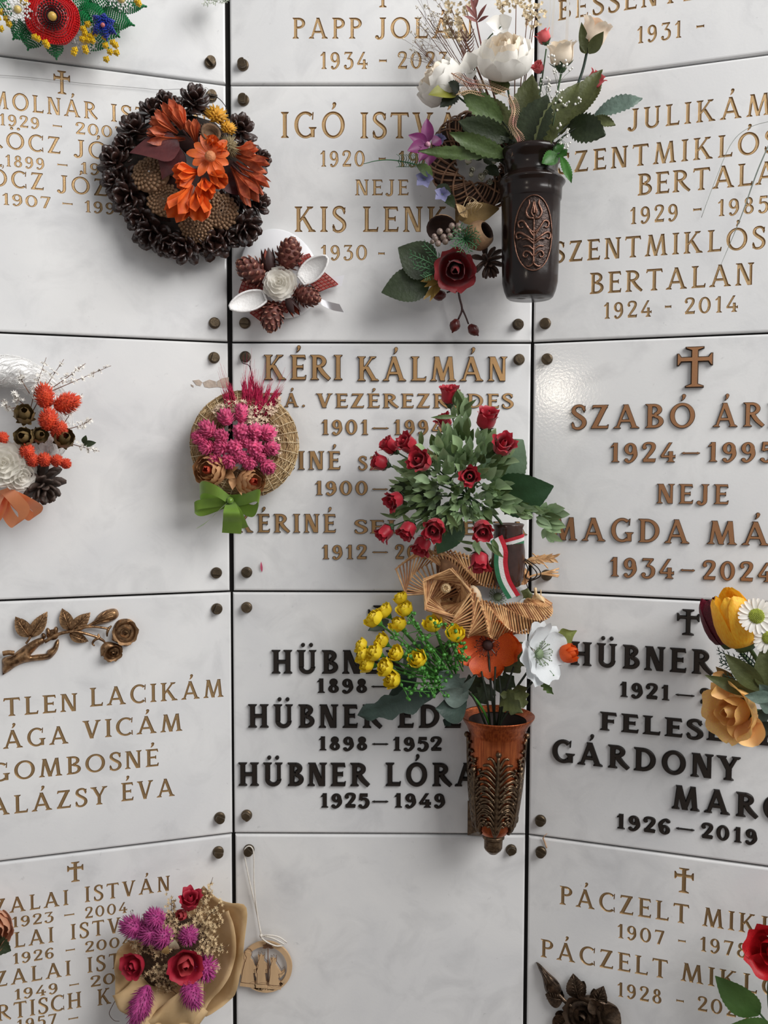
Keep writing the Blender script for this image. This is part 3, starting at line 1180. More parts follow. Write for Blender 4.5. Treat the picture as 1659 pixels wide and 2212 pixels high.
def spiky(L, R, n, seed=0, flat=.5, wid=.055, lean=.55, nl=.68, core=.7):
    """seed head: needles set round an egg-shaped core, axis +z"""
    rng = random.Random(seed)
    mb = MB()
    V, F = ball(1, 10, 8, (R * (core + .02), R * (core + .02), L * .47))
    mb.add(V + np.array([0, 0, L * .5]), F)
    for k in range(n):
        s = (k + .5) / n
        a = k * 2.39996 + rng.uniform(-.2, .2)
        th = math.acos(1 - 1.96 * s)
        rr, zz = R * core * math.sin(th), L * .5 + L * .45 * math.cos(th)
        p = np.array([rr * math.cos(a), rr * math.sin(a), zz])
        nn = nrm(np.array([math.cos(a) * math.sin(th), math.sin(a) * math.sin(th), math.cos(th) * .6 + lean]))
        l = R * rng.uniform(nl - .12, nl + .12)
        X = frame(nn)
        w = R * wid * 2
        Q = np.array([(-w, 0, 0), (w, 0, 0), (0, w * flat * 1.4, 0), (0, 0, l)])
        mb.add(place(Q, p, X), [(0, 1, 3), (1, 2, 3), (2, 0, 3)])
    return mb


def star(mb, pos, d, r, rng, mi=0):
    X = frame(d)
    a0 = rng.random() * 6.28
    V = [(0, 0, -.15 * r)]
    for k in range(10):
        a = a0 + k * PI / 5
        q = r if k % 2 == 0 else r * .34
        V.append((q * math.cos(a), q * math.sin(a), .25 * r if k % 2 == 0 else 0))
    mb.add(place(V, pos, X), [(0, k + 1, (k + 1) % 10 + 1) for k in range(10)], mi)


def cone_open(R, L, n, seed=0, wide=.30, th=.05, start=.0):
    """open pine cone, axis +z towards its tip"""
    rng = random.Random(seed)
    mb = MB()
    V, F = lathe([(.001, -.05 * L), (.16 * R, 0), (.14 * R, L * .6), (.001, L * .8)], 8)
    mb.add(V, F)
    for k in range(n):
        s = (k + .5) / n
        a = k * 2.39996 + rng.uniform(-.1, .1)
        el = math.radians(-18 + 82 * s) + rng.uniform(-.08, .08)
        l = R * (1.0 - .42 * s) * rng.uniform(.9, 1.08)
        V, F = leafy(l, R * wide * (1 - .35 * s), [.45, .6, .85, 1.0, .9, .35], bend=.35, rows=6, cols=3, curl=-.35, fold=.1)
        V, F = thicken(V, F, 6, 3, R * th)
        X = rotz(a) @ rotx(el)
        mb.add(V @ X.T + np.array([0, 0, L * .72 * s]), F)
    return mb


def cone_rosette(R, n=70, seed=0, dome=.35):
    """cut pine cone seen from its base: overlapping scale ends on a shallow dome"""
    rng = random.Random(seed)
    mb = MB()
    mb.add(*lathe([(R * .98, -.25 * R), (R * .95, 0), (R * .6, dome * R * .5), (.001, dome * R * .6)], 18))
    for k in range(n):
        f = math.sqrt((k + .6) / n)
        a = k * 2.39996
        r = R * f
        V, F = ball(1, 6, 4, (R * (.05 + .09 * f), R * (.06 + .085 * f), R * .075))
        X = rotz(a - PI / 2) @ rotx(.5 - .9 * f)
        mb.add(place(V, (r * math.cos(a), r * math.sin(a), dome * R * (1 - f * f)), X), F)
    return mb


def cone_closed(R, L, seed=0, rows=9, per=8):
    """egg-shaped cone of lifted scales, axis +z; material 1 is the pale scale edge"""
    rng = random.Random(seed)
    mb = MB()
    V, F = ball(1, 12, 9, (R * .82, R * .82, L * .46))
    mb.add(V + np.array([0, 0, L * .5]), F)
    for i in range(rows):
        s = (i + .6) / rows
        th = PI * (1 - s) * .96 + .05
        for j in range(per):
            a = (j + .5 * (i % 2)) * 2 * PI / per + rng.uniform(-.06, .06)
            rr = R * .8 * math.sin(th)
            w = max(R * .16, rr * 2.3 / per)
            V, F = leafy(L * .2, w, [.7, .95, 1.0, .75, .35], bend=-.9, tilt=.75, rows=5, cols=4, curl=-.5)
            # out of the surface, leaning to the tip
            nn = np.array([math.cos(a) * math.sin(th), math.sin(a) * math.sin(th), math.cos(th)])
            tg = np.array([-math.cos(a) * math.cos(th), -math.sin(a) * math.cos(th), math.sin(th)])
            X = lframe(tg + nn * .25, nn)
            b0 = np.array([rr * math.cos(a), rr * math.sin(a), L * .5 + L * .45 * math.cos(th)])
            mb.add(place(V, b0, X), F[:9], 0)
            mb.add(place(V, b0, X), F[9:], 1)
    return mb


def torus(R, r, n=48, m=14, rng=None, jit=0.0):
    V = []
    for i in range(n):
        a = 2 * PI * i / n
        rr = r * (1 + (rng.uniform(-jit, jit) if rng else 0))
        for j in range(m):
            b = 2 * PI * j / m
            V.append(((R + rr * math.cos(b)) * math.cos(a), (R + rr * math.cos(b)) * math.sin(a), rr * math.sin(b)))
    F = [((i * m + j), ((i + 1) % n) * m + j, ((i + 1) % n) * m + (j + 1) % m, i * m + (j + 1) % m) for i in range(n) for j in range(m)]
    return np.array(V), F


def torus_pt(R, r, a, b):
    return np.array([(R + r * math.cos(b)) * math.cos(a), (R + r * math.cos(b)) * math.sin(a), r * math.sin(b)])


def statice(T, parent, specs, m_stem, m_star, rs=4.0, seed=0, name='statice', nst=26, spread=26):
    """dried sea lavender: specs = (root px, tip px) pairs; stems are the mesh, the tiny stars one stuff part below it"""
    rng = random.Random(seed)
    ms, mf = MB(), MB()
    for (b, t) in specs:
        B, E = T.p(*b), T.p(*t)
        mid = (B + E) / 2 + np.array([rng.uniform(-8, 8), rng.uniform(-8, 8), rng.uniform(-6, 10)]) * T.k
        path = catmull([B, mid, E], 12)
        ms.add(*tube(path, [1.1 * T.k, .5 * T.k], 5))
        for k in range(nst):
            s = rng.uniform(.42, 1.0)
            p = path[min(11, int(s * 11))]
            q = p + np.array([rng.gauss(0, 1), rng.gauss(0, 1), rng.gauss(.4, .8)]) * T.k * spread * (.35 + .4 * (1 - s)) * .6
            if k % 2 == 0:
                ms.add(*tube([p, (p + q) / 2 + np.array([0, 1, 1]) * T.k * 2, q], .45 * T.k, 3))
            star(mf, q, nrm(q - B + np.array([rng.gauss(0, .5), rng.gauss(0, .5), rng.uniform(.3, 1.4)]) * np.linalg.norm(q - B)), rs * T.k * rng.uniform(.75, 1.25), rng)
    o = ms.build(name + '_stem', m_stem, parent)
    f = mf.build(name + '_flowers', m_star, o, False)
    tag(f, kind='stuff')
    return o


def conifer(T, mb, b, t, n=14, l=12, r=.9, seed=0):
    """sprig with forked needles"""
    rng = random.Random(seed)
    B, E = T.p(*b), T.p(*t)
    mb.add(*tube(catmull([B, (B + E) / 2 + np.array([0, 0, .004]), E], 8), [r * 1.3 * T.k, r * .7 * T.k], 5))
    d = nrm(E - B)
    side = nrm(np.cross(d, OUT))
    for k in range(n):
        s = .12 + .88 * k / n
        p = B + (E - B) * s
        sg = 1 if k % 2 else -1
        dd = nrm(d * .8 + side * sg * rng.uniform(.6, 1.0) + OUT * rng.uniform(-.2, .7))
        q = p + dd * l * T.k * (1.15 - .6 * s) * rng.uniform(.8, 1.2)
        mb.add(*tube([p, q], [r * T.k, r * .5 * T.k], 4))
        for z in (.45, .72):
            m = p + (q - p) * z
            e = m + nrm(dd + d * rng.uniform(.5, 1.2) * (1 if z > .5 else -.2) + side * sg * .5 + OUT * rng.uniform(-.4, .6)) * l * .45 * T.k
            mb.add(*tube([m, e], [r * .8 * T.k, r * .4 * T.k], 3))


M_GREEN_D = mat('leaf_dark_green', (54, 66, 40), .5, 0, .3, 90, .3, 260, rnd=.12, trans=.15)
M_GREEN = mat('leaf_mid_green', (94, 116, 66), .5, 0, .3, 90, .3, 260, rnd=.15, trans=.2)
M_GREEN_L = mat('leaf_light_green', (166, 194, 142), .5, 0, .3, 90, .2, 260, rnd=.15, trans=.25)
M_GREEN_O = mat('leaf_olive', (92, 98, 56), .5, 0, .35, 60, .3, 260, rnd=.15, trans=.15)
M_GREEN_G = mat('leaf_grey_green', (108, 128, 116), .5, 0, .35, 60, .3, 260, rnd=.12, trans=.15)
M_GREEN_B = mat('leaf_bright_green', (66, 120, 48), .45, 0, .25, 60, .2, 260, rnd=.12, trans=.25)
M_STEM = mat('stem_green', (58, 84, 50), .55, 0, .2, 60)
M_STEM_D = mat('stem_dark', (36, 44, 30), .55, 0, .2, 60)
M_TWIG = mat('dry_twig', (108, 72, 52), .8, 0, .3, 80)
M_WIRE = mat('dark_wire', (48, 44, 42), .4, .6, .2, 60)
M_WHITE_P = mat('petal_white', (246, 243, 236), .6, 0, .06, 50, rnd=.03, trans=.25)
M_CREAM_P = mat('petal_cream', (253, 240, 220), .6, 0, .10, 50, rnd=.04, trans=.25)
M_SOLA = mat('sola_wood', (252, 249, 242), .75, 0, .06, 120, .15, 500, rnd=.03, trans=.3)
M_PINE_D = mat('pine_scale_dark', (62, 40, 34), .32, 0, .45, 140, .3, 500, spec=.7, coat=.25, rnd=.15)
M_PINE_T = mat('pine_scale_tan', (150, 116, 86), .55, 0, .35, 150, .3, 500, rnd=.1)
M_STATICE = mat('statice_pale', (226, 212, 186), .8, 0, .2, 200)
M_STRAW = mat('straw', (196, 164, 116), .65, 0, .35, 220, .3, 400, rnd=.1)


# ================================================================== wreath of dark pine cones
def pine_wreath():
    T = Thing('pine_cone_wreath', 'round wreath of dark glossy pine cones with orange dried flowers', 'wreath', FCL, 405, 390)
    k = T.k
    rng = random.Random(3)
    mb = MB()
    V, F = torus(112 * k, 26 * k, 40, 10, rng, .12)
    mb.add(place(V, T.p(400, 388, .032)), F)
    mb.build('wreath_base', mat('dark_ring_base', (40, 30, 24), .9, 0, .4, 200, .6, 300), T.o)  # very dark brown ring that carries the cones
    C = T.p(400, 388, .03)
    datas = [cone_open(46 * k, 30 * k, 20, s, .30, .06).data('pine_cone', M_PINE_D) for s in range(3)]
    spots = [(332, 243, 34), (358, 226, 32), (420, 222, 40), (294, 284, 40), (250, 350, 40), (278, 424, 44), (328, 500, 44), (398, 532, 42), (462, 520, 40), (528, 492, 42), (552, 440, 36), (562, 345, 28), (520, 280, 36), (384, 240, 32),
             (300, 470, 34), (250, 392, 34), (362, 524, 36), (500, 440, 32), (545, 395, 30), (432, 520, 34), (270, 318, 32), (490, 510, 34)]
    for i, (x, y, r) in enumerate(spots):
        pos = T.p(x, y, .042)
        d = nrm(np.array([pos[0] - C[0], pos[1] - C[1], 0]) * 7 + np.array([rng.uniform(-.3, .3), rng.uniform(-.3, .3), rng.uniform(.5, 1.1)]))
        link('pine_cone', datas[i % 3], T.o, mat4(pos - d * 10 * k, frame(d) @ rotz(rng.random() * 6), r / 39))
    ros = [cone_rosette(36 * k, 80, s).data('cut_pine_cone', M_PINE_T) for s in range(2)]
    for i, (x, y, s, d) in enumerate([(325, 375, 1.1, (-.3, .3, 1)), (354, 432, .95, (-.1, 0, 1)), (477, 456, 1.03, (.15, -.1, 1)), (424, 488, .98, (0, -.45, 1))]):
        link('cut_pine_cone', ros[i % 2], T.o, mat4(T.p(x, y, .058), frame(d), s))
    # trumpet-shaped dried pods
    m_o = mat('orange_pod', (222, 118, 74), .5, 0, .4, 70, .3, 200, rgb2=(146, 58, 36), rnd=.2, trans=.15)
    m_f = mat('orange_paper_petal', (236, 116, 44), .5, 0, .35, 60, .2, 200, rgb2=(196, 78, 30), rnd=.15, trans=.2)

    def pod(b, t, w, m):
        B, E = T.p(*b), T.p(*t)
        L = np.linalg.norm(E - B)
        mb = MB()
        for q in range(6):
            V, F = leafy(L, w * k * .34, [.25, .4, .55, .8, 1.0, .85, .05], bend=.25, tilt=.10, fold=.55, rows=9, cols=5)
            mb.add(V @ roty(q * PI / 3).T, F)
        X = lframe(E - B, OUT, rng.random())
        mb.build('dried_pod', m, T.o, True, mat4(B, X))
    for b, t, w in [((392, 280, .075), (358, 215, .085), 34), ((384, 288, .075), (328, 246, .085), 32), ((380, 296, .07), (318, 278, .08), 30), ((400, 300, .075), (316, 304, .075), 26), ((424, 310, .08), (412, 256, .09), 34),
                    ((405, 284, .08), (376, 228, .09), 30), ((500, 322, .07), (556, 328, .08), 26), ((505, 335, .07), (578, 362, .08), 28), ((510, 350, .07), (575, 410, .075), 30), ((500, 360, .07), (552, 436, .078), 36), ((512, 330, .07), (550, 312, .075), 22)]:
        pod(b, t, w, m_o)
    for b, t, w in [((450, 370, .085), (484, 396, .1), 40), ((430, 372, .085), (376, 372, .1), 40), ((440, 385, .085), (446, 425, .1), 44), ((415, 400, .085), (372, 468, .1), 50), ((428, 405, .085), (430, 470, .1), 54), ((420, 380, .085), (384, 404, .09), 36),
                    ((455, 320, .085), (462, 296, .1), 30), ((462, 330, .085), (488, 318, .095), 30)]:
        pod(b, t, w, m_f)
    # open orange flower with a peach middle
    mb = MB()
    V, F = ball(12 * k, 10, 6, (1, 1, .7))
    mb.add(place(V, T.p(454, 338, .1)), F)
    o = mb.build('orange_flower', mat('peach_middle', (206, 130, 84), .7, 0, .3, 200, .5, 500), T.o)
    for q in range(11):
        a = q * 2 * PI / 11 + .2
        b = T.p(454, 338, .092) + np.array([math.cos(a), math.sin(a), 0]) * 8 * k
        V, F = leafy((32 + 8 * (q % 2)) * k, 9 * k, PETAL, bend=-.6, tilt=.3, fold=.25, rows=7, cols=5)
        b2 = MB()
        b2.add(V, F)
        b2.build('petal', m_f, o, True, mat4(b, lframe((math.cos(a), math.sin(a), 0.05))))
    # yellow flowers
    m_y = mat('yellow_dried_petal', (236, 172, 50), .6, 0, .3, 80, rnd=.1, trans=.2)
    for x, y, s in ((464, 262, 1), (490, 286, .75)):
        mb = spiky(22 * k * s, 20 * k * s, 60, int(x), 1, .12)
        mb.build('yellow_flower', m_y, T.o, True, mat4(T.p(x, y, .068), frame((.25, .7, .7))))
    # hollow seed cap
    mb = MB()
    mb.add(*lathe([(5 * k, -14 * k), (16 * k, -8 * k), (21 * k, 6 * k), (19 * k, 9 * k), (15 * k, 6 * k), (13 * k, -4 * k), (.0001, -6 * k)], 20))
    for q in range(46):
        a, z = q * 2.4, -10 + 16 * q / 46
        r = (15 + 6 * (z + 10) / 16) * k
        p = np.array([r * math.cos(a), r * math.sin(a), z * k])
        mb.add(*tube([p, p * np.array([1.22, 1.22, 1]) + np.array([0, 0, 3 * k])], [1.1 * k, .4 * k], 3))
    mb.build('seed_cap', mat('seed_cap_brown', (112, 84, 60), .85, 0, .4, 200, .4, 400), T.o, True, mat4(T.p(454, 290, .088), frame((.25, .2, 1))))
    mb = spiky(30 * k, 19 * k, 110, 5, 1, .05, .1)
    mb.build('spiky_seed_ball', mat('seed_ball', (150, 132, 96), .7, 0, .35, 200), T.o, True, mat4(T.p(490, 326, .075), frame((.2, .2, 1))))
    m_b = mat('burgundy_leaf', (98, 46, 46), .45, 0, .35, 40, .2, 200, rgb2=(70, 30, 34), trans=.1)
    put_leaf(T, T.o, (388, 316, .078), (280, 330, .075), 78, m_b, widths=[.2, .9, 1, .75, .5, .25, .02], fold=.15, bend=.5, roll=-.3)
    put_leaf(T, T.o, (384, 318, .075), (350, 388, .07), 60, m_b, widths=[.2, .8, 1, .85, .55, .25, .02], fold=.2, bend=.7)
    put_leaf(T, T.o, (480, 380, .06), (530, 420, .06), 46, m_b, fold=.3)
    put_leaf(T, T.o, (430, 300, .085), (452, 318, .085), 14, m_b, fold=.4)
    m_dk = mat('dark_brown_leaf', (66, 38, 34), .6, 0, .3, 60)
    for b, t, w in (((400, 370, .05), (340, 330, .045), 60), ((410, 380, .05), (350, 402, .045), 50), ((440, 360, .05), (440, 420, .05), 60), ((400, 330, .05), (420, 300, .06), 60), ((470, 350, .05), (500, 400, .045), 60), ((420, 340, .055), (470, 300, .05), 50)):
        put_leaf(T, T.o, b, t, w, m_dk, widths=OVAL)
    mb = MB()
    for b, t in (((395, 282, .07), (432, 318, .08)), ((505, 350, .07), (548, 372, .08)), ((500, 356, .07), (540, 384, .078)), ((420, 430, .08), (436, 378, .088))):
        px_tube(T, mb, [b, ((b[0] + t[0]) / 2, (b[1] + t[1]) / 2 + 4, .08), t], [2.4, 1.6], 5, 8)
    mb.build('dried_stalk', mat('dark_stalk', (84, 42, 38), .6, 0, .3, 90), T.o)
    mb = MB()
    px_tube(T, mb, [(457, 205, .022), (474, 214, .028), (488, 232, .03), (493, 252, .04), (500, 268, .045)], .9, 5, 16)
    px_tube(T, mb, [(470, 206, .024), (452, 203, .026), (446, 208, .024), (456, 212, .03), (470, 209, .024)], .8, 5, 16)
    mb.build('hanging_wire', M_WIRE, T.o)
    return T


pine_wreath()

# thread stretched across the plaque from the bolt
T = Thing('thread', 'thin grey thread running across the upper left engraved plaque', 'thread', FL, 200, 180)
mb = MB()
px_tube(T, mb, [(-20, 161, .003), (60, 167, .003), (180, 180, .003), (300, 190, .003), (345, 194, .004), (400, 193, .008), (446, 206, .012)], .5, 4, 30)
px_tube(T, mb, [(446, 206, .012), (438, 198, .014), (444, 189, .014), (452, 196, .013), (456, 206, .012)], .45, 4, 16)
o = mb.build('thread_strand', mat('grey_thread', (150, 150, 148), .6, 0, .1, 50), T.o)


# ================================================================== white disc ornament with cones and a wooden rose
def disc_ornament():
    T = Thing('cone_ornament', 'white oval disc ornament with small cones around a white wooden rose', 'ornament', FM, 605, 600)
    k = T.k
    mb = MB()
    n = 48
    prof = [(0, .0105), (.96, .0105), (.99, .0095), (1.0, .0075), (.985, .004), (.9, .002)]
    V, F = lathe(prof, n)
    V[:, 0] *= 84 * k
    V[:, 1] *= 101 * k
    mb.add(V @ rotz(math.radians(28)).T + T.p(607, 594, 0.0), F)
    mb.build('disc', mat('white_lacquer', (240, 240, 242), .3, 0, .03, 30), T.o)
    m_r = mat('red_net', (168, 42, 34), .6, 0, .25, 120)
    m_r2 = mat('red_net_sheer', (214, 142, 132), .8, 0, .2, 90)

    def net(c, u, v, nu, nv, name):
        """square mesh of ribbon threads over a sheer ground"""
        mb = MB()
        for i in range(nu + 1):
            a = c + u * (i / nu)
            mb.add(*tube(catmull([a, a + v / 2 + OUT * .002, a + v], 5), 1.0 * k, 4))
        for j in range(nv + 1):
            a = c + v * (j / nv)
            mb.add(*tube(catmull([a, a + u / 2 + OUT * .002, a + u], 5), 1.0 * k, 4))
        o = mb.build(name, m_r, T.o)
        g = MB()
        g.add([c, c + u, c + u + v, c + v], [(0, 1, 2, 3)])
        g.data
        go = g.build('net_ground', m_r2, o, False)
        go.location = (0, 0, -.0012)
    A = lambda x, y, z=.014: T.p(x, y, z)
    net(A(516, 632), A(565, 650) - A(516, 632), A(528, 600) - A(516, 632), 7, 4, 'red_net')
    net(A(540, 676), A(572, 700) - A(540, 676), A(580, 650) - A(540, 676), 5, 5, 'red_net')
    net(A(660, 604), A(700, 588) - A(660, 604), A(690, 630) - A(660, 604), 5, 5, 'red_net')
    net(A(640, 560), A(668, 548) - A(640, 560), A(652, 584) - A(640, 560), 5, 4, 'red_net')
    net(A(600, 668), A(620, 676) - A(600, 668), A(612, 650) - A(600, 668), 3, 3, 'red_net')
    m_c = mat('small_cone_brown', (108, 54, 44), .6, 0, .4, 160, .3, 400, rnd=.1)
    m_e = mat('small_cone_edge', (168, 118, 98), .65, 0, .3, 160)
    cd = cone_closed(26 * k, 62 * k, 2).data('small_cone', [m_c, m_e])
    for b, t, s in (((590, 612, .024), (524, 572, .026), 1.05), ((612, 600, .024), (630, 526, .03), 1.08), ((594, 640, .024), (584, 706, .026), 1.1), ((625, 628, .024), (682, 645, .028), .95)):
        d = T.p(*t) - T.p(*b)
        link('small_cone', cd, T.o, mat4(T.p(*b) + d * .18, frame(d), np.linalg.norm(d) * .95 / (62 * k)))
    bloom(T, 'wooden_rose', T.p(605, 613, .03), (0, .05, 1), 35 * k, 'sola', M_SOLA, M_SOLA, 4, 0, 0, nu=6, nv=5)
    m_p = mat('brown_pod', (58, 34, 32), .5, 0, .3, 90, rnd=.1)
    m_pi = mat('pod_red_inside', (150, 62, 40), .5, 0, .3, 90)
    for b, t in (((585, 596, .026), (576, 536, .032)), ((618, 640, .026), (642, 680, .03))):
        d = T.p(*t) - T.p(*b)
        mb = MB()
        for q in range(4):
            V, F = cup_petal([(.02, 0), (.22, .3), (.26, .65), (.22, 1.0)], [.4, .8, .7, .05], 5, 7)
            mb.add(V @ rotz(q * PI / 2 + .4).T, F, 0)
            V, F = cup_petal([(.02, .02), (.17, .3), (.2, .65), (.2, .96)], [.4, .7, .6, .05], 5, 7)
            mb.add(V @ rotz(q * PI / 2 + .4).T, F, 1)
        mb.build('split_pod', [m_p, m_pi], T.o, True, mat4(T.p(*b), frame(d), np.linalg.norm(d)))
    # curled white shells
    m_s = mat('white_shell', (236, 234, 232), .7, 0, .1, 150, .4, 400)
    m_si = mat('shell_grey_inside', (170, 166, 166), .7, 0, .25, 150, .4, 300)
    for c, ax, hw in (((679, 578, .03), ((650, 606), (706, 556)), 22), ((533, 654, .03), ((572, 640), (497, 664)), 21)):
        B, E = T.p(*ax[0], .028), T.p(*ax[1], .034)
        d = E - B
        L = np.linalg.norm(d)
        X = lframe(d, (0, .1, 1))
        mb = MB()
        rows, cols = 14, 11
        G = []
        for i in range(rows):
            s = i / (rows - 1)
            w = hw * k * math.sin(PI * min(1, .12 + .86 * s)) ** .6
            for j in range(cols):
                b = -1.5 + 3.0 * j / (cols - 1)
                G.append((w * math.sin(b), s * L, -w * .75 * math.cos(b) + w * .2))
        V, F = thicken(np.array(G), grid_faces(rows, cols), rows, cols, -1.6 * k)
        nF = len(grid_faces(rows, cols))
        mb.add(place(V, B, X), F[:nF], 1)
        mb.add(place(V, B, X), F[nF:], 0)
        rim = np.array([G[i * cols] for i in range(rows)] + [G[i * cols + cols - 1] for i in range(rows - 1, -1, -1)])
        mb.add(*tube(place(np.vstack([rim, rim[:1]]), B, X), 2.6 * k, 6), 0)
        mb.build('curled_shell', [m_s, m_si], T.o)
    m_w = mat('white_satin_ribbon', (236, 236, 240), .35, 0, .05, 60, sheen=.3)
    mb = MB()
    mb.add(*ribbon(T.pts([(668, 612, .012), (700, 612, .010), (741, 606, .012)]), 24 * k, T.p(0, 10, 0) - T.p(2, 0, 0)))
    mb.build('ribbon_tail', m_w, T.o)
    mb = MB()
    mb.add(*ribbon(T.pts([(665, 632, .012), (690, 650, .014), (712, 660, .009), (738, 666, .016)]), [16 * k, 20 * k, 22 * k, 20 * k], [nrm(T.p(12, 20, .0) - T.p(0, 0, 0)), nrm(T.p(12, 20, .0) - T.p(0, 0, 0.004))]))
    mb.build('ribbon_tail', m_w, T.o)


disc_ornament()


# ================================================================== dark relief vase on the right-hand joint
def relief_vase():
    T = Thing('relief_vase', 'dark brown cylindrical grave vase with oval tulip relief', 'vase', FCR, 1146, 490)
    k = T.k
    Z = .074
    m_v = mat('dark_vase_glaze', (34, 24, 21), .2, 0, .3, 30, .08, 120, spec=.42)
    m_c = mat('relief_copper', (128, 92, 76), .32, .7, .45, 150, .2, 400)

    def R_at(y):
        return np.interp(y, [338, 345, 352, 365, 385, 396, 402, 408, 412, 436, 440, 560, 605, 622, 634, 637], [66, 69, 65, 55, 54, 65, 70, 66, 63.5, 62.5, 60, 58.5, 57, 53, 48, 44])
    c0 = T.p(1146, 490, Z)
    ys = [338, 341, 345, 349, 352, 358, 365, 375, 385, 391, 396, 399, 402, 405, 408, 410, 412, 424, 436, 438, 440, 480, 520, 560, 590, 605, 614, 622, 629, 634, 637]

    def cyl(x, y, extra=0.0):
        """pixel offset from the axis wrapped onto the body"""
        r = (R_at(y) + extra) * k
        a = x / R_at(y)
        return np.array([c0[0] + r * math.sin(a), (490 - y) * k + c0[1], c0[2] + r * math.cos(a)])
    mb = MB()
    prof = [(R_at(y) * k, (490 - y) * k) for y in ys]
    V, F = lathe([(48 * k, (490 - 352) * k), (56 * k, (490 - 339) * k)] + prof + [(.0001, (490 - 637) * k)], 48)
    V = V[:, [0, 2, 1]] * np.array([1, 1, -1])
    mb.add(V + c0, F)
    V, F = lathe([(.0001, (490 - 400) * k), (48 * k, (490 - 400) * k), (48 * k, (490 - 352) * k)], 32)
    mb.add(V[:, [0, 2, 1]] * np.array([1, 1, -1]) + c0, F)
    body = mb.build('vase_body', m_v, T.o)
    mb = MB()
    mb.add(*tube([T.p(1146, 470, .0), T.p(1146, 470, Z * .5)], 13 * k, 12))
    mb.add(*tube([T.p(1146, 575, .0), T.p(1146, 575, Z * .5)], 13 * k, 12))
    mb.build('wall_bracket', m_v, T.o)
    # oval boss and its ornament
    oc = (6, 518)
    ov = MB()
    G = []
    nr, na = 6, 40
    for i in range(nr):
        f = (i + .02) / (nr - 1)
        for j in range(na):
            a = 2 * PI * j / na
            x, y = oc[0] + 39 * f * math.cos(a), oc[1] - 74 * f * math.sin(a)
            G.append(cyl(x, y, 1.6 if f < .9 else 0.2))
    ov.add(np.array(G), grid_faces(nr, na, True))
    med = ov.build('oval_medallion', mat('medallion_ground', (62, 46, 40), .4, .5, .5, 220, .8, 260), T.o)
    orn = MB()

    def tr(pts, r, ex=3.0):
        q = catmull(pts, 14)
        orn.add(*tube([cyl(oc[0] + a, oc[1] + b, ex) for a, b in q], np.array(r) * k, 6))
    rim = [(39 * math.cos(a), -74 * math.sin(a)) for a in np.linspace(0, 2 * PI, 41)]
    orn.add(*tube([cyl(oc[0] + a, oc[1] + b, 1.8) for a, b in rim], 1.5 * k, 6))
    for s in (-1, 1):
        tr([(0, -28), (s * 10, -30), (s * 15, -42), (s * 9, -56), (s * 10, -66)], [2, 2.8, 2.4, 1.8, 1])
        tr([(0, -30), (s * 5, -40), (s * 2, -52), (s * 1, -62)], [1.6, 2.4, 2.2, 1])
        tr([(0, 0), (s * 10, -8), (s * 20, -24), (s * 30, -22), (s * 28, -12), (s * 20, -12)], [2, 2.2, 2.4, 2.2, 1.8, 1.2])
        tr([(0, 16), (s * 14, 6), (s * 26, -2), (s * 34, 0), (s * 32, 10), (s * 24, 8)], [2, 2.4, 2.6, 2.2, 1.8, 1.2])
        tr([(0, 22), (s * 12, 12), (s * 22, 12)], [2, 2.4, 1.2])
        tr([(0, 34), (s * 10, 26), (s * 20, 26)], [2, 2.4, 1.2])
        tr([(0, 8), (s * 8, -4), (s * 12, -14)], [1.6, 2.2, 1.2])
        tr([(0, 48), (s * 8, 38), (s * 16, 36), (s * 20, 44), (s * 14, 48), (s * 11, 43)], [2, 2.2, 2.2, 2, 1.6, 1])
        tr([(0, 60), (s * 8, 66), (s * 14, 64)], [2, 2.2, 1.2])
    tr([(0, 62), (0, 30), (0, 0), (0, -28)], [2.6, 2, 1.8, 2])
    tr([(0, -38), (0, -46), (0, -56)], [3.2, 3.4, 1])
    orn.build('tulip_relief', m_c, med)
    return T


VT = relief_vase()


def flower_thing(name, label, cat, F, px, py, off=.05, group=None):
    return Thing(name, label, cat, F, px, py, off, group)


G_V = 'artificial flowers in the dark relief vase'
VZ = .074

# big white peony in front
T = flower_thing('white_peony', 'large creamy white peony facing forward above the dark vase', 'flower', FCR, 1135, 345, VZ, G_V)
k = T.k
mb = MB()
px_tube(T, mb, [(1135, 365, VZ), (1110, 260, .075), (1092, 165, .088)], [2.5, 2.2], 6, 12)
mb.build('stem', M_STEM, T.o)
bloom(T, 'bloom', T.p(1092, 150, .092), (0, .62, .78), 57 * k, 'peony', [M_CREAM_P, M_CREAM_P, M_WHITE_P, M_WHITE_P], M_GREEN_O, 2, 5, .6)
put_leaf(T, T.o, (1088, 168, .09), (1070, 205, .095), 44, M_GREEN_O, name='sepal')
# second white peony, seen from the side
T = flower_thing('white_peony', 'white peony turned away showing its green and dark sepals', 'flower', FCR, 1120, 345, VZ, G_V)
mb = MB()
px_tube(T, mb, [(1120, 365, VZ), (1060, 270, .07), (985, 205, .075)], [2.5, 2.2], 6, 12)
mb.build('stem', M_STEM, T.o)
bloom(T, 'bloom', T.p(968, 196, .078), (-.62, .52, .45), 54 * k, 'peony', [M_CREAM_P, M_CREAM_P, M_WHITE_P, M_WHITE_P], M_STEM_D, 5, 6, .8)
put_leaf(T, T.o, (985, 200, .088), (925, 205, .112), 36, mat('sepal_yellowgreen', (140, 140, 44), .5, 0, .3, 60, trans=.2), name='sepal', widths=OVAL, bend=.9)
put_leaf(T, T.o, (990, 205, .09), (950, 232, .1), 30, M_STEM_D, name='sepal', widths=OVAL, serr=.5, nserr=8)
put_leaf(T, T.o, (992, 198, .09), (968, 178, .11), 26, M_STEM_D, name='sepal', serr=.5, nserr=8)
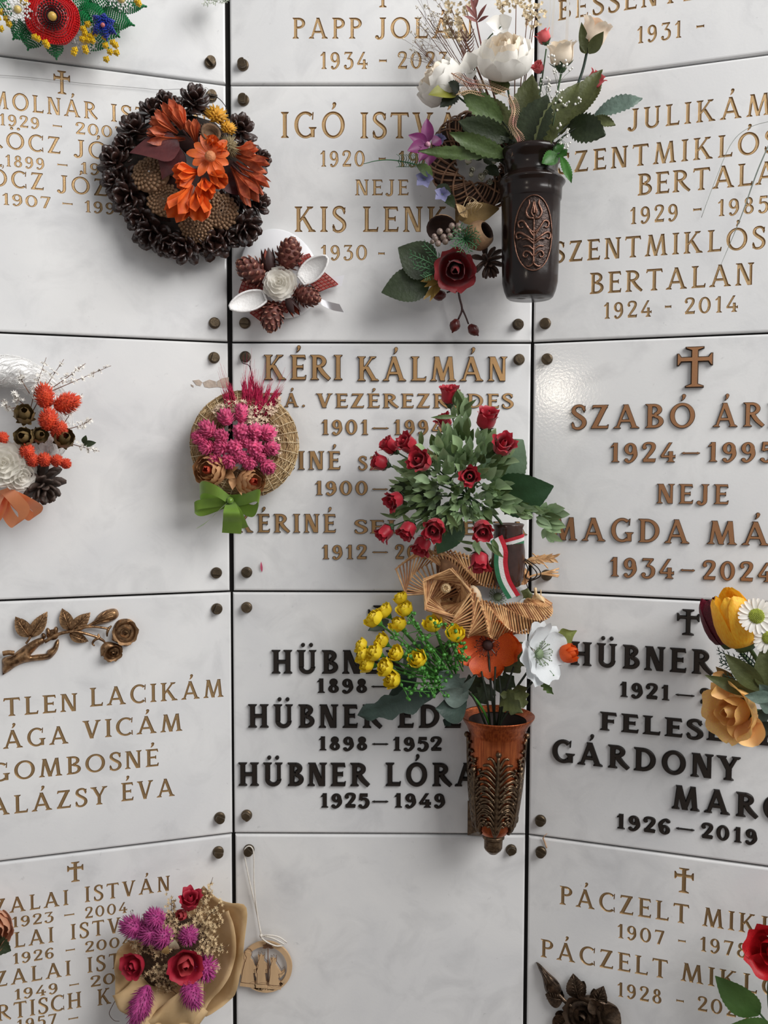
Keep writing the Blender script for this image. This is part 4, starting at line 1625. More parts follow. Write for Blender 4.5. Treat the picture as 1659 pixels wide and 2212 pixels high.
# cream roses
T = flower_thing('cream_rose', 'cream rose standing upright right of the large white peony', 'flower', FCR, 1150, 345, VZ, G_V)
mb = MB()
px_tube(T, mb, [(1150, 365, VZ), (1190, 260, .07), (1212, 160, .075)], [2.4, 2.2], 6, 12)
mb.build('stem', M_STEM, T.o)
bloom(T, 'bloom', T.p(1213, 142, .08), (-.05, .93, .4), 40 * k, 'bud', M_CREAM_P, M_STEM, 7, 5, .9)
T = flower_thing('cream_rose', 'peach and cream rose bud on a dark stem, highest on the right', 'flower', FCR, 1160, 345, VZ, G_V)
mb = MB()
px_tube(T, mb, [(1160, 365, VZ), (1225, 240, .07), (1256, 160, .07), (1268, 112, .074)], [3.2, 3, 3], 6, 14)
mb.build('stem', mat('stem_blue_green', (38, 58, 48), .5, 0, .2, 60), T.o)
M_PEACH = mat('petal_peach', (252, 214, 186), .6, 0, .12, 40, rgb2=(250, 232, 208), rnd=.04, trans=.25)
bloom(T, 'bloom', T.p(1272, 98, .078), (.42, .86, .3), 42 * k, 'bud', [M_PEACH, M_PEACH, M_CREAM_P], M_STEM_D, 11, 0, .9)
for b, t, w in (((1264, 112, .085), (1256, 48, .1), 20), ((1272, 116, .09), (1304, 68, .105), 28), ((1268, 116, .07), (1285, 80, .06), 20), ((1266, 116, .085), (1252, 92, .08), 14)):
    put_leaf(T, T.o, b, t, w, M_GREEN_O, name='sepal', widths=OVAL, bend=-.5)
# pink roses half hidden
M_PINK = mat('petal_pink', (232, 112, 116), .6, 0, .15, 50, rnd=.06, trans=.25)
for (x, y, z, d, r, lab) in ((1180, 92, .055, (-.4, .8, .3), 22, 'pink rose peeking out behind the cream rose'), (1168, 154, .075, (-.5, .5, .7), 17, 'small coral pink bud between peony and cream rose'), (1276, 186, .06, (.6, .7, .3), 25, 'pink rose low on the right among the leaves')):
    T = flower_thing('pink_rose', lab, 'flower', FCR, 1150, 345, VZ, G_V)
    mb = MB()
    px_tube(T, mb, [(1150, 365, VZ), ((1150 + x) / 2, (345 + y) / 2, z), (x, y + 14, z)], [2, 1.8], 5, 10)
    mb.build('stem', M_STEM, T.o)
    bloom(T, 'bloom', T.p(x, y, z), d, r * k, 'bud', M_PINK, M_STEM, int(x), 4, .7, nu=5, nv=6)
# white orchid petals behind the peony
T = flower_thing('white_orchid', 'white orchid stem with loose petals left of the large peony', 'flower', FCR, 1125, 345, VZ, G_V)
mb = MB()
px_tube(T, mb, [(1125, 365, VZ), (1060, 240, .06), (1025, 160, .06), (1050, 90, .06), (1085, 55, .06)], [2, 1.4], 5, 18)
mb.build('stem', M_STEM, T.o)
for b, t, w in (((1020, 150, .075), (1008, 112, .085), 40), ((1016, 150, .08), (986, 158, .095), 30), ((1020, 155, .08), (1014, 180, .1), 26), ((1025, 140, .07), (1040, 105, .075), 32), ((1078, 62, .06), (1050, 48, .075), 38), ((1085, 60, .06), (1106, 38, .07), 40), ((1082, 66, .065), (1080, 92, .075), 34)):
    put_leaf(T, T.o, b, t, w, M_WHITE_P, name='petal', widths=OVAL, bend=.8, curl=.25)
# leaf sprays, one thing per stem
M_LF = [M_GREEN_O, M_GREEN_D, M_GREEN, M_GREEN_G, M_GREEN_B]
sprays = [
 ('leaf_spray', 'upright olive leaves standing in the middle of the dark vase', [((1130, 342, .088), (1182, 205, .1), 84, 1, .3), ((1152, 345, .095), (1252, 178, .1), 58, 0, .2), ((1120, 330, .07), (1150, 160, .08), 66, 0, .1)]),
 ('leaf_spray', 'olive leaf spray leaning right out of the dark vase', [((1210, 290, .08), (1302, 150, .08), 46, 0, .3), ((1230, 268, .085), (1308, 292, .11), 62, 1, -.3), ((1275, 258, .09), (1330, 270, .1), 26, 0, 0), ((1285, 250, .08), (1388, 212, .09), 42, 3, .2), ((1250, 250, .06), (1300, 180, .06), 30, 0, .2)]),
 ('leaf_spray', 'green leaf spray spreading left over the wicker wreath', [((1100, 338, .085), (970, 286, .12), 40, 2, .4), ((1085, 330, .085), (902, 326, .12), 30, 2, .5), ((1085, 262, .085), (998, 198, .105), 52, 2, .2), ((1100, 300, .08), (990, 262, .1), 56, 1, .3), ((1110, 300, .08), (1060, 210, .085), 44, 0, .2), ((1090, 345, .08), (1030, 320, .1), 30, 1, .2), ((1120, 320, .075), (1075, 235, .08), 60, 1, -.2), ((1105, 290, .07), (1030, 225, .08), 50, 1, .1), ((1120, 330, .07), (1120, 215, .075), 50, 0, 0)]),
 ('ivy_sprig', 'bright green ivy sprig hanging over the vase rim on the right', [((1205, 335, .098), (1170, 352, .11), 34, 4, .2), ((1208, 332, .098), (1225, 336, .115), 26, 4, 0), ((1212, 338, .1), (1234, 396, .11), 20, 4, .1), ((1210, 330, .096), (1200, 312, .1), 30, 4, 0)]),
]
for nm, lab, lv in sprays:
    T = flower_thing(nm, lab, 'leaves', FCR, 1146, 345, VZ, G_V)
    mb = MB()
    for b, t, w, mi, rl in lv:
        px_tube(T, mb, [(1146, 362, VZ), ((1146 + b[0]) / 2, (350 + b[1]) / 2 - 4, (VZ + b[2]) / 2 + .01), b], [2, 1.6], 5, 8)
    mb.build('stem', M_STEM_D, T.o)
    for b, t, w, mi, rl in lv:
        put_leaf(T, T.o, b, t, w, M_LF[mi], widths=[.2, .62, .9, 1.0, .92, .6, .04], serr=.26, nserr=11, rows=34, bend=.5, fold=.22, roll=rl, ruf=.0015)
# baby's breath
M_BB = mat('white_bead_flower', (240, 238, 230), .7, 0, .1, 200)
M_BBD = mat('dried_bead_flower', (226, 218, 200), .8, 0, .2, 200)


def babys_breath(lab, roots, tips, m, r, n, seed, sp=24, mst=M_STEM):
    T = flower_thing('babys_breath', lab, 'flower', FCR, 1146, 345, VZ, G_V)
    rng = random.Random(seed)
    ms, mf = MB(), MB()
    for t in tips:
        B = T.p(*roots)
        E = T.p(*t)
        path = catmull([B, (B * .45 + E * .55) + OUT * .01, E], 12)
        ms.add(*tube(path, [1.3 * k, .6 * k], 4))
        for q in range(n):
            s = rng.uniform(.7, 1.0)
            p = path[int(s * 11)]
            e = E + np.array([rng.gauss(0, 1), rng.gauss(0, 1), rng.gauss(0, .7)]) * sp * k * .7
            ms.add(*tube([p, (p + e) / 2 + np.array([0, .001, 0]), e], .35 * k, 3))
            for _ in range(3):
                V, F = ball(r * k * rng.uniform(.6, 1.1), 5, 4)
                mf.add(V + e + np.array([rng.gauss(0, 1), rng.gauss(0, 1), rng.gauss(0, 1)]) * r * k * 1.1, F)
    ms.build('stem', mst, T.o)
    tag(mf.build('bead_flowers', m, T.o), kind='stuff')


babys_breath("white baby's breath dotted down the right side of the vase bouquet", (1180, 350, .085), [(1215, 300, .11), (1222, 232, .1), (1180, 185, .095), (1206, 215, .1), (1212, 150, .1), (1232, 205, .1)], M_BB, 3.0, 7, 4, 16)
babys_breath("dried baby's breath with fine beads at the top left of the vase bouquet", (1110, 340, .06), [(915, 60, .05), (905, 20, .05), (950, 10, .05), (905, 105, .05), (925, 40, .055), (980, 30, .05), (895, 90, .05), (945, 60, .05)], M_BBD, 2.0, 9, 8, 30, M_TWIG)
# dried cream blossoms at the top
M_DRY = mat('dried_cream_blossom', (224, 206, 172), .75, 0, .3, 160, rnd=.1, trans=.2)
T = flower_thing('dried_blossoms', 'bunch of dried cream blossoms rising to the top edge', 'flower', FCR, 1110, 345, VZ, G_V)
rng = random.Random(9)
ms, mf = MB(), MB()
for t in ((975, 20, .05), (990, 55, .055), (965, 45, .05), (1005, 15, .05), (1085, 10, .05), (1115, 5, .05), (1140, 30, .05), (1160, 15, .05), (1150, 45, .05), (1000, 80, .06), (975, 78, .05)):
    B, E = T.p(1110, 350, VZ), T.p(*t)
    ms.add(*tube(catmull([B, B * .5 + E * .5 + OUT * .01, E], 10), [1.6 * k, 1 * k], 5))
    for q in range(13):
        p = E + np.array([rng.gauss(0, 1), rng.gauss(0, 1), rng.gauss(0, .6)]) * 9 * k
        for z in range(4):
            a = rng.random() * 6.28
            add_leaf(mf, p, p + np.array([math.cos(a), math.sin(a), rng.uniform(.1, .9)]) * 7 * k, 5.5 * k, OVAL, .8, .2, rows=4)
ms.build('stem', M_TWIG, T.o)
tag(mf.build('blossoms', M_DRY, T.o), kind='stuff')
# reddish twig
T = flower_thing('red_fern_twig', 'reddish fern twig rising behind the white peony', 'twig', FCR, 1110, 345, VZ, G_V)
M_RT = mat('red_twig', (140, 84, 78), .65, 0, .3, 100)
mb = MB()
px_tube(T, mb, [(1110, 350, VZ), (1060, 180, .065), (1032, 60, .065), (1022, -20, .06)], [2.6, 1.6], 5, 16)
mb.build('stem', M_RT, T.o)
for b, t, w in (((1028, 40, .066), (1005, 10, .075), 8), ((1030, 45, .066), (1052, 8, .075), 8), ((1030, 40, .066), (1016, -8, .07), 9), ((1032, 48, .066), (1002, 34, .075), 8), ((1032, 48, .066), (1056, 34, .075), 8), ((1026, 20, .066), (1034, -20, .07), 9)):
    put_leaf(T, T.o, b, t, w, M_RT, widths=LANCE)
mb = MB()
for i in range(9):
    y = 70 + i * 8
    for s in (-1, 1):
        px_tube(T, mb, [(1010 - i * 1.0, y + 12, .062), (1010 + s * 10, y, .064), (1010 + s * 14, y - 8, .066)], [1.6, .8], 4, 5)
px_tube(T, mb, [(1030, 175, .062), (1006, 140, .062), (1008, 66, .062)], 1.3, 4, 8)
mb.build('fern_fronds', mat('fern_brown', (116, 80, 70), .7, 0, .3, 90), T.o)
# cream and pink feather grass twisting down the middle
T = flower_thing('feather_grass', 'cream and pink feather grass twisting down in front of the vase leaves', 'grass', FCR, 1120, 345, VZ, G_V)
mb = MB()
rng = random.Random(12)
for P, n in (([(1100, 205, .1), (1112, 235, .108), (1108, 270, .11), (1122, 300, .105), (1116, 330, .1)], 34), ([(975, 158, .11), (1010, 178, .112), (1050, 185, .108), (1092, 200, .102)], 26), ([(985, 205, .11), (1010, 196, .11), (1040, 200, .105)], 12)):
    C = catmull(T.pts(P), n)
    mb.add(*tube(C, 1.5 * k, 5))
    for i in range(1, n - 1):
        for s in (-1, 1):
            dd = nrm(C[i + 1] - C[i - 1])
            sd = nrm(np.cross(dd, OUT)) * s
            mb.add(*tube(catmull([C[i], C[i] + (sd * 5 + dd * 4) * k, C[i] + (sd * 9 + dd * 14 + OUT * 3) * k], 4), [1.0 * k, .5 * k], 3))
mb.build('feather', mat('feather_cream_pink', (206, 178, 140), .7, 0, .3, 60, rgb2=(176, 122, 112)), T.o)
# white ribbons hanging in from above
T = Thing('white_ribbon', 'narrow white ribbons hanging down from above the frame at the top right', 'ribbon', FR, 1225, 5)
M_WR = mat('white_curling_ribbon', (244, 242, 236), .45, 0, .05, 60)
for x0, x1, w, y in ((1198, 1192, 6, 82), (1226, 1224, 7, 88), (1247, 1252, 3, 80), (1188, 1186, 3, 60)):
    mb = MB()
    mb.add(*ribbon(T.pts([(x0, -60, .03), ((x0 + x1) / 2 + 2, 0, .034), (x1, y, .036)]), w * k, (1, 0, .2)))
    mb.build('ribbon_strand', M_WR, T.o)


# ================================================================== wicker wreath with rose, pods and berries
def wicker():
    T = Thing('wicker_wreath', 'wicker ring wreath with red rose, orchid and seed pods left of the dark vase', 'wreath', FM, 1035, 360)
    k = T.k
    C = T.p(1032, 348, .028)
    R, r = 77 * k, 29 * k
    rng = random.Random(5)
    m_w = mat('wicker', (142, 104, 76), .55, 0, .4, 120, .3, 300, rgb2=(104, 72, 52))
    mb = MB()
    for h in range(64):
        a0 = 2 * PI * h / 64 + rng.uniform(-.05, .05)
        tw = 1 if h % 4 else -1
        rr = r * rng.uniform(.88, 1.05)
        pts = [torus_pt(R, rr, a0 + tt * 1.55 * tw, -2.6 + tt * 5.6) + C for tt in np.linspace(0, 1, 22)]
        mb.add(*tube(pts, rng.uniform(1.7, 2.5) * k, 5))
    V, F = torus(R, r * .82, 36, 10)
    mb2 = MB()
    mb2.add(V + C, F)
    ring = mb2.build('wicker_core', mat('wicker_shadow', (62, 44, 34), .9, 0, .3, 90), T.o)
    mb.build('wicker_strands', m_w, ring)
    # purple orchid
    m_o = mat('orchid_purple', (128, 46, 104), .5, 0, .35, 60, rgb2=(96, 34, 84), rnd=.1, trans=.2)
    V, F = ball(6 * k, 8, 6)
    mb = MB()
    mb.add(V + T.p(924, 312, .078), F)
    o = mb.build('orchid', mat('orchid_heart', (206, 150, 170), .6, 0, .2, 90), T.o)
    for b, t, w in (((924, 308, .076), (922, 256, .08), 26), ((922, 312, .076), (882, 292, .085), 26), ((920, 318, .076), (880, 326, .09), 30), ((926, 320, .078), (904, 350, .09), 22), ((930, 322, .078), (926, 358, .085), 34), ((934, 312, .074), (952, 300, .07), 24)):
        put_leaf(T, o, b, t, w, m_o, name='petal', widths=OVAL, bend=.5, curl=.2)
    m_l = mat('lavender_petal', (148, 148, 190), .6, 0, .2, 60, rnd=.1, trans=.25)
    for cx, cy, z, s in ((916, 388, .06, 1), (955, 420, .055, .9), (950, 300, .04, .7)):
        mb = MB()
        V, F = ball(3 * k, 6, 5)
        mb.add(V + T.p(cx, cy, z), F)
        o = mb.build('lavender_flower', M_GREEN_L, T.o)
        for q in range(5):
            a = q * 1.257 + cx
            put_leaf(T, o, (cx, cy, z), (cx + 21 * s * math.cos(a), cy + 19 * s * math.sin(a), z + .008), 20 * s, m_l, name='petal', widths=OVAL, bend=.7)
    # grass sprig to the left
    mb = MB()
    px_tube(T, mb, [(930, 372, .05), (900, 356, .06), (850, 346, .06), (815, 347, .055), (786, 354, .05)], [1.6, .7], 5, 16)
    for q in range(12):
        x = 860 + q * 5
        for s in (-1, 1):
            px_tube(T, mb, [(x, 349 + q * .8, .06), (x + 4, 349 + s * 9, .064), (x - 4, 347 + s * 14, .066)], [1, .5], 3, 4)
    mb.build('asparagus_sprig', mat('sprig_green', (62, 120, 78), .5, 0, .2, 80), T.o)
    put_leaf(T, T.o, (935, 378, .06), (898, 356, .075), 24, M_GREEN, bend=.3)
    # small white and green buds inside the ring
    m_wb = mat('greenish_white_bud', (196, 192, 172), .6, 0, .2, 60, rnd=.08)
    for x, y, r2 in ((1010, 352, 12), (1022, 366, 9), (1042, 386, 12), (1050, 372, 9), (1065, 352, 10), (1002, 330, 10), (1060, 395, 9), (1018, 380, 8)):
        bloom(T, 'small_bud', T.p(x, y, .05), (random.Random(x).uniform(-.6, .6), random.Random(y).uniform(-.5, .7), .8), r2 * k, 'cup', m_wb, M_GREEN_L, x, 3, .8, nu=4, nv=5)
    for b, t, w in (((1040, 345, .045), (1015, 318, .06), 24), ((1045, 350, .045), (1070, 330, .055), 30), ((1030, 340, .045), (1045, 305, .05), 30), ((1050, 360, .04), (1078, 380, .05), 26), ((960, 420, .04), (982, 450, .06), 24), ((945, 400, .04), (975, 425, .055), 26)):
        put_leaf(T, T.o, b, t, w, M_GREEN_D, serr=.2, nserr=8)
    # red rose
    m_r = mat('petal_dark_red', (140, 18, 26), .55, 0, .35, 50, rgb2=(98, 10, 18), rnd=.1, trans=.15, sheen=.2)
    bloom(T, 'red_rose', T.p(984, 578, .05), (-.08, -.35, .9), 46 * k, 'rose', m_r, M_STEM_D, 6, 4, .6)
    for b, t, w in (((940, 585, .045), (860, 535, .05), 82), ((930, 605, .04), (824, 632, .045), 74), ((960, 600, .04), (890, 580, .045), 50)):
        put_leaf(T, T.o, b, t, w, M_GREEN_D, widths=OVAL, serr=.1, nserr=14, rows=28, fold=.12, bend=.4)
    mb = MB()
    for i, (b, t) in enumerate((((950, 580, .055), (884, 548, .07)), ((950, 590, .055), (892, 572, .07)), ((945, 590, .055), (914, 600, .07)), ((955, 570, .055), (915, 525, .07)))):
        conifer(T, mb, b, t, 12, 15, 1.0, i)
    for i in range(10):
        a = i * .63
        conifer(T, mb, (1004, 518, .068), (1004 + 33 * math.cos(a), 516 + 32 * math.sin(a), .085), 8, 13, 1.0, i + 9)
    mb.build('conifer_sprigs', mat('conifer_green', (70, 116, 76), .5, 0, .3, 100), T.o)
    # pods
    m_p = mat('pod_tan', (152, 118, 86), .75, 0, .35, 90, .4, 300)
    m_pd = mat('pod_inside', (62, 40, 32), .85, 0, .4, 120, .4, 300)

    def pod(c, d, R1, L):
        pr_o = [(.02, -L), (.55 * R1, -.85 * L), (.95 * R1, -.4 * L), (R1, .0), (.86 * R1, .45 * L), (.6 * R1, .62 * L)]
        pr_i = [(.6 * R1, .62 * L), (.52 * R1, .55 * L), (.75 * R1, .2 * L), (.8 * R1, -.2 * L), (.02, -.6 * L)]
        mb = MB()
        s = k
        mb.add(*lathe([(a * s, b * s) for a, b in pr_o], 18), 0)
        mb.add(*lathe([(a * s, b * s) for a, b in pr_i], 18), 1)
        mb.build('seed_pod', [m_p, m_pd], T.o, True, mat4(T.p(*c), frame(d)))
    pod((1036, 508, .062), (.75, .35, .75), 31, 34)
    mb = MB()
    mb.add(*lathe([(.02 * k, -14 * k), (18 * k, -11 * k), (31 * k, 2 * k), (33 * k, 8 * k)], 18), 0)
    mb.add(*lathe([(33 * k, 8 * k), (30 * k, 8 * k), (27 * k, 1 * k), (14 * k, -8 * k), (.02 * k, -10 * k)], 18), 1)
    mb.build('seed_pod', [m_p, m_pd], T.o, True, mat4(T.p(955, 490, .055), frame((-.1, -.75, .7))))
    put_leaf(T, T.o, (990, 472, .055), (1078, 452, .06), 44, mat('ochre_dry_leaf', (124, 98, 52), .7, 0, .35, 50, .4, 160), widths=OVAL, bend=.6, ruf=.002)
    put_leaf(T, T.o, (1010, 470, .06), (985, 440, .07), 18, M_STRAW)
    # berries
    m_by = mat('grey_berry', (158, 144, 122), .4, 0, .4, 60, rgb2=(112, 92, 92), rnd=.25)
    for i, (x, y) in enumerate(((938, 510), (950, 500), (958, 512), (968, 498), (946, 526), (976, 488), (984, 500), (962, 522), (990, 488), (934, 522), (972, 510), (940, 516), (992, 498))):
        V, F = ball((7 if i % 3 else 5.5) * k, 8, 6)
        mb = MB()
        mb.add(V, F)
        mb.build('berry', m_by, T.o, True, mat4(T.p(x, y, .07)))
    # open cone low right
    mb = cone_open(42 * k, 40 * k, 26, 8, .16, .06)
    mb.build('pine_cone', mat('cone_brown', (84, 62, 50), .6, 0, .4, 140, .3, 400), T.o, True, mat4(T.p(1050, 560, .04), frame((.25, -.7, .6))))
    mb = MB()
    m_yl = mat('yellow_dry_leaf', (172, 138, 70), .65, 0, .3, 60, trans=.2)
    for b, t in (((950, 602, .04), (920, 596, .06)), ((948, 606, .04), (916, 620, .055)), ((950, 610, .04), (914, 648, .05)), ((948, 612, .04), (928, 652, .05)), ((955, 600, .045), (948, 622, .06)), ((940, 604, .04), (908, 608, .055)), ((948, 616, .04), (938, 640, .055))):
        add_leaf(mb, T.p(*b), T.p(*t), 13 * k, OVAL, .5, .25)
    mb.build('yellow_leaf_sprig', m_yl, T.o)
    # rose-hip stem
    m_h = mat('rose_hip', (92, 30, 26), .3, 0, .35, 90, .2, 200, rnd=.1)
    m_hs = mat('hip_stem', (62, 34, 32), .6, 0, .3, 80)
    mb = MB()
    px_tube(T, mb, [(988, 605, .03), (992, 640, .028), (998, 668, .026), (990, 690, .026)], [2.2, 2.4, 2], 6, 14)
    px_tube(T, mb, [(998, 666, .026), (1006, 684, .026), (1012, 700, .026)], [2, 1.8], 6, 8)
    px_tube(T, mb, [(988, 612, .03), (978, 626, .03), (965, 632, .03)], [2, 1.8], 6, 8)
    hs = mb.build('hip_stem', m_hs, T.o)
    for x, y, d in ((950, 638, (-1, -.15, 0)), (983, 702, (-.35, -1, 0)), (1022, 712, (.7, -.8, 0))):
        V, F = lathe([(.02, -14), (6, -12), (12, -2), (11.5, 5), (7, 12), (2.5, 15), (1.5, 18), (.02, 16)], 14)
        mb = MB()
        mb.add(V * k, F)
        mb.build('rose_hip', m_h, hs, True, mat4(T.p(x, y, .026), frame(d)))
    mb = MB()
    for q in range(5):
        P = [(1005 + q * 6, 470 - q * 3, .07), (1000 + q * 9, 450, .085), (1012 + q * 7, 425 + q * 4, .08), (1030 - q * 5, 440, .09), (990 + q * 4, 462, .08)]
        px_tube(T, mb, P, .7, 3, 24)
    mb.build('raffia_curl', mat('raffia', (190, 164, 126), .8, 0, .2, 90), T.o)


wicker()


# ================================================================== white wreath at the left edge
def white_wreath():
    T = Thing('white_wreath', 'white fibre wreath with orange dried heads and orange bow at the left edge', 'wreath', FL, 12, 905)
    k = T.k
    C = T.p(12, 905, .024)
    R, r = 104 * k, 33 * k
    rng = random.Random(21)
    m_w = mat('white_fibre', (253, 252, 250), .8, 0, .12, 260, .5, 400)
    mb = MB()
    V, F = torus(R, r * .95, 56, 14, rng, .05)
    mb.add(V + C, F)
    ring = mb.build('wreath_ring', m_w, T.o)
    mb = MB()
    for q in range(700):
        a, b = rng.random() * 6.28, rng.uniform(-.6, PI + .6)
        l = rng.uniform(.15, .45)
        pts = [torus_pt(R, r * rng.uniform(.98, 1.08), a + l * t, b + rng.uniform(-.25, .25) + .5 * t) + C for t in (0, .33, .66, 1)]
        mb.add(*tube(pts, rng.uniform(.4, .8) * k, 3, False))
    tag(mb.build('fibres', m_w, ring), kind='stuff')
    m_o = mat('orange_dried_head', (226, 86, 48), .65, 0, .3, 150, rgb2=(190, 56, 34), rnd=.08)
    for x, y, t, L, Rr in ((100, 882, (94, 828), 56, 22), (118, 880, (172, 862), 62, 23), (104, 930, (108, 880), 52, 22), (118, 945, (140, 908), 44, 18), (60, 985, (58, 960), 30, 17), (72, 1000, (70, 985), 26, 15), (96, 1000, (98, 982), 28, 16), (120, 1000, (128, 988), 28, 14), (140, 1004, (148, 996), 22, 12), (4, 950, (8, 940), 24, 14)):
        d = T.p(*t, .07) - T.p(x, y, .055)
        d = nrm(d)
        spiky(L * 1.12 * k, Rr * k, 170, x, .6, .055, .95, .46, .72).build('orange_head', m_o, T.o, True, mat4(T.p(x, y, .055), frame(nrm(d + OUT * .35))))
    m_g = mat('olive_dried_pod', (152, 128, 78), .65, 0, .35, 110, .4, 300, rgb2=(92, 70, 42), rnd=.1)
    for x, y, s, d in ((54, 902, 1, (.05, .35, .9)), (58, 946, 1, (-.2, .1, 1)), (82, 942, .85, (.3, .1, .9)), (136, 950, 1.05, (.2, .2, .9))):
        o = bloom(T, 'dried_pod_flower', T.p(x, y, .055), d, 33 * s * k, 'cup', m_g, m_g, x, 9, .8, nu=5, nv=6)
    m_s = M_SOLA
    bloom(T, 'wooden_flower', T.p(8, 1002, .062), (.1, .1, 1), 46 * k, 'sola', m_s, m_s, 3, 0, 0, nu=6, nv=5)
    bloom(T, 'wooden_flower', T.p(40, 1024, .058), (.5, -.3, .9), 36 * k, 'sola', m_s, m_s, 8, 0, 0, nu=6, nv=5)
    cone_open(56 * k, 44 * k, 30, 14, .22, .06).build('pine_cone', mat('cone_grey_brown', (82, 66, 58), .6, 0, .4, 130, .3, 400), T.o, True, mat4(T.p(88, 1040, .04), frame((.3, -.55, .8))))
    m_r = mat('orange_satin', (255, 158, 96), .4, 0, .12, 40, sheen=.3, trans=.2)
    wd = OUT * .8 + np.array([.2, .3, 0])
    for P, w in (([(10, 1056, .045), (30, 1075, .07), (52, 1105, .075), (36, 1132, .06), (12, 1100, .045), (10, 1060, .05)], 40), ([(14, 1060, .045), (50, 1078, .07), (82, 1100, .06), (70, 1118, .045), (40, 1092, .04), (14, 1064, .045)], 34), ([(10, 1060, .04), (-6, 1090, .05), (-12, 1125, .045)], 34), ([(10, 1060, .04), (6, 1100, .05), (-2, 1128, .04)], 30)):
        mb = MB()
        mb.add(*ribbon(T.pts(P), w * k, [nrm(np.array([.75, .25, .7])), nrm(np.array([.5, .6, .7]))], 30))
        mb.build('bow_loop', m_r, T.o)
    statice(T, T.o, [((62, 900, .05), (100, 772, .05)), ((70, 890, .05), (138, 776, .05)), ((100, 850, .05), (240, 790, .045)), ((110, 840, .05), (185, 785, .05)), ((130, 930, .05), (178, 850, .05)), ((136, 930, .05), (198, 905, .045)), ((140, 955, .05), (215, 975, .05)), ((60, 880, .04), (30, 850, .05)), ((40, 880, .05), (2, 865, .05)), ((64, 850, .05), (44, 808, .05))],
            mat('statice_brown_stem', (122, 84, 64), .8, 0, .3, 90), mat('statice_white', (240, 236, 228), .8, 0, .1, 90), 5.4, 4, 'statice', 30, 14)
    put_leaf(T, T.o, (178, 960, .05), (208, 956, .055), 14, M_GREEN_D)
    put_leaf(T, T.o, (180, 958, .05), (186, 940, .055), 12, M_GREEN_D)


white_wreath()


# ================================================================== beaded flowers, top left
def beads_along(mb, pts, r, step=None):
    """a string of beads"""
    P = np.array(pts)
    seg = np.linalg.norm(np.diff(P, axis=0), axis=1)
    s = np.concatenate([[0], np.cumsum(seg)])
    n = max(2, int(s[-1] / (step or r * 1.75)))
    V0, F0 = ball(r, 6, 4)
    for t in np.linspace(0, s[-1], n):
        p = np.array([np.interp(t, s, P[:, i]) for i in range(3)])
        mb.add(V0 + p, F0)


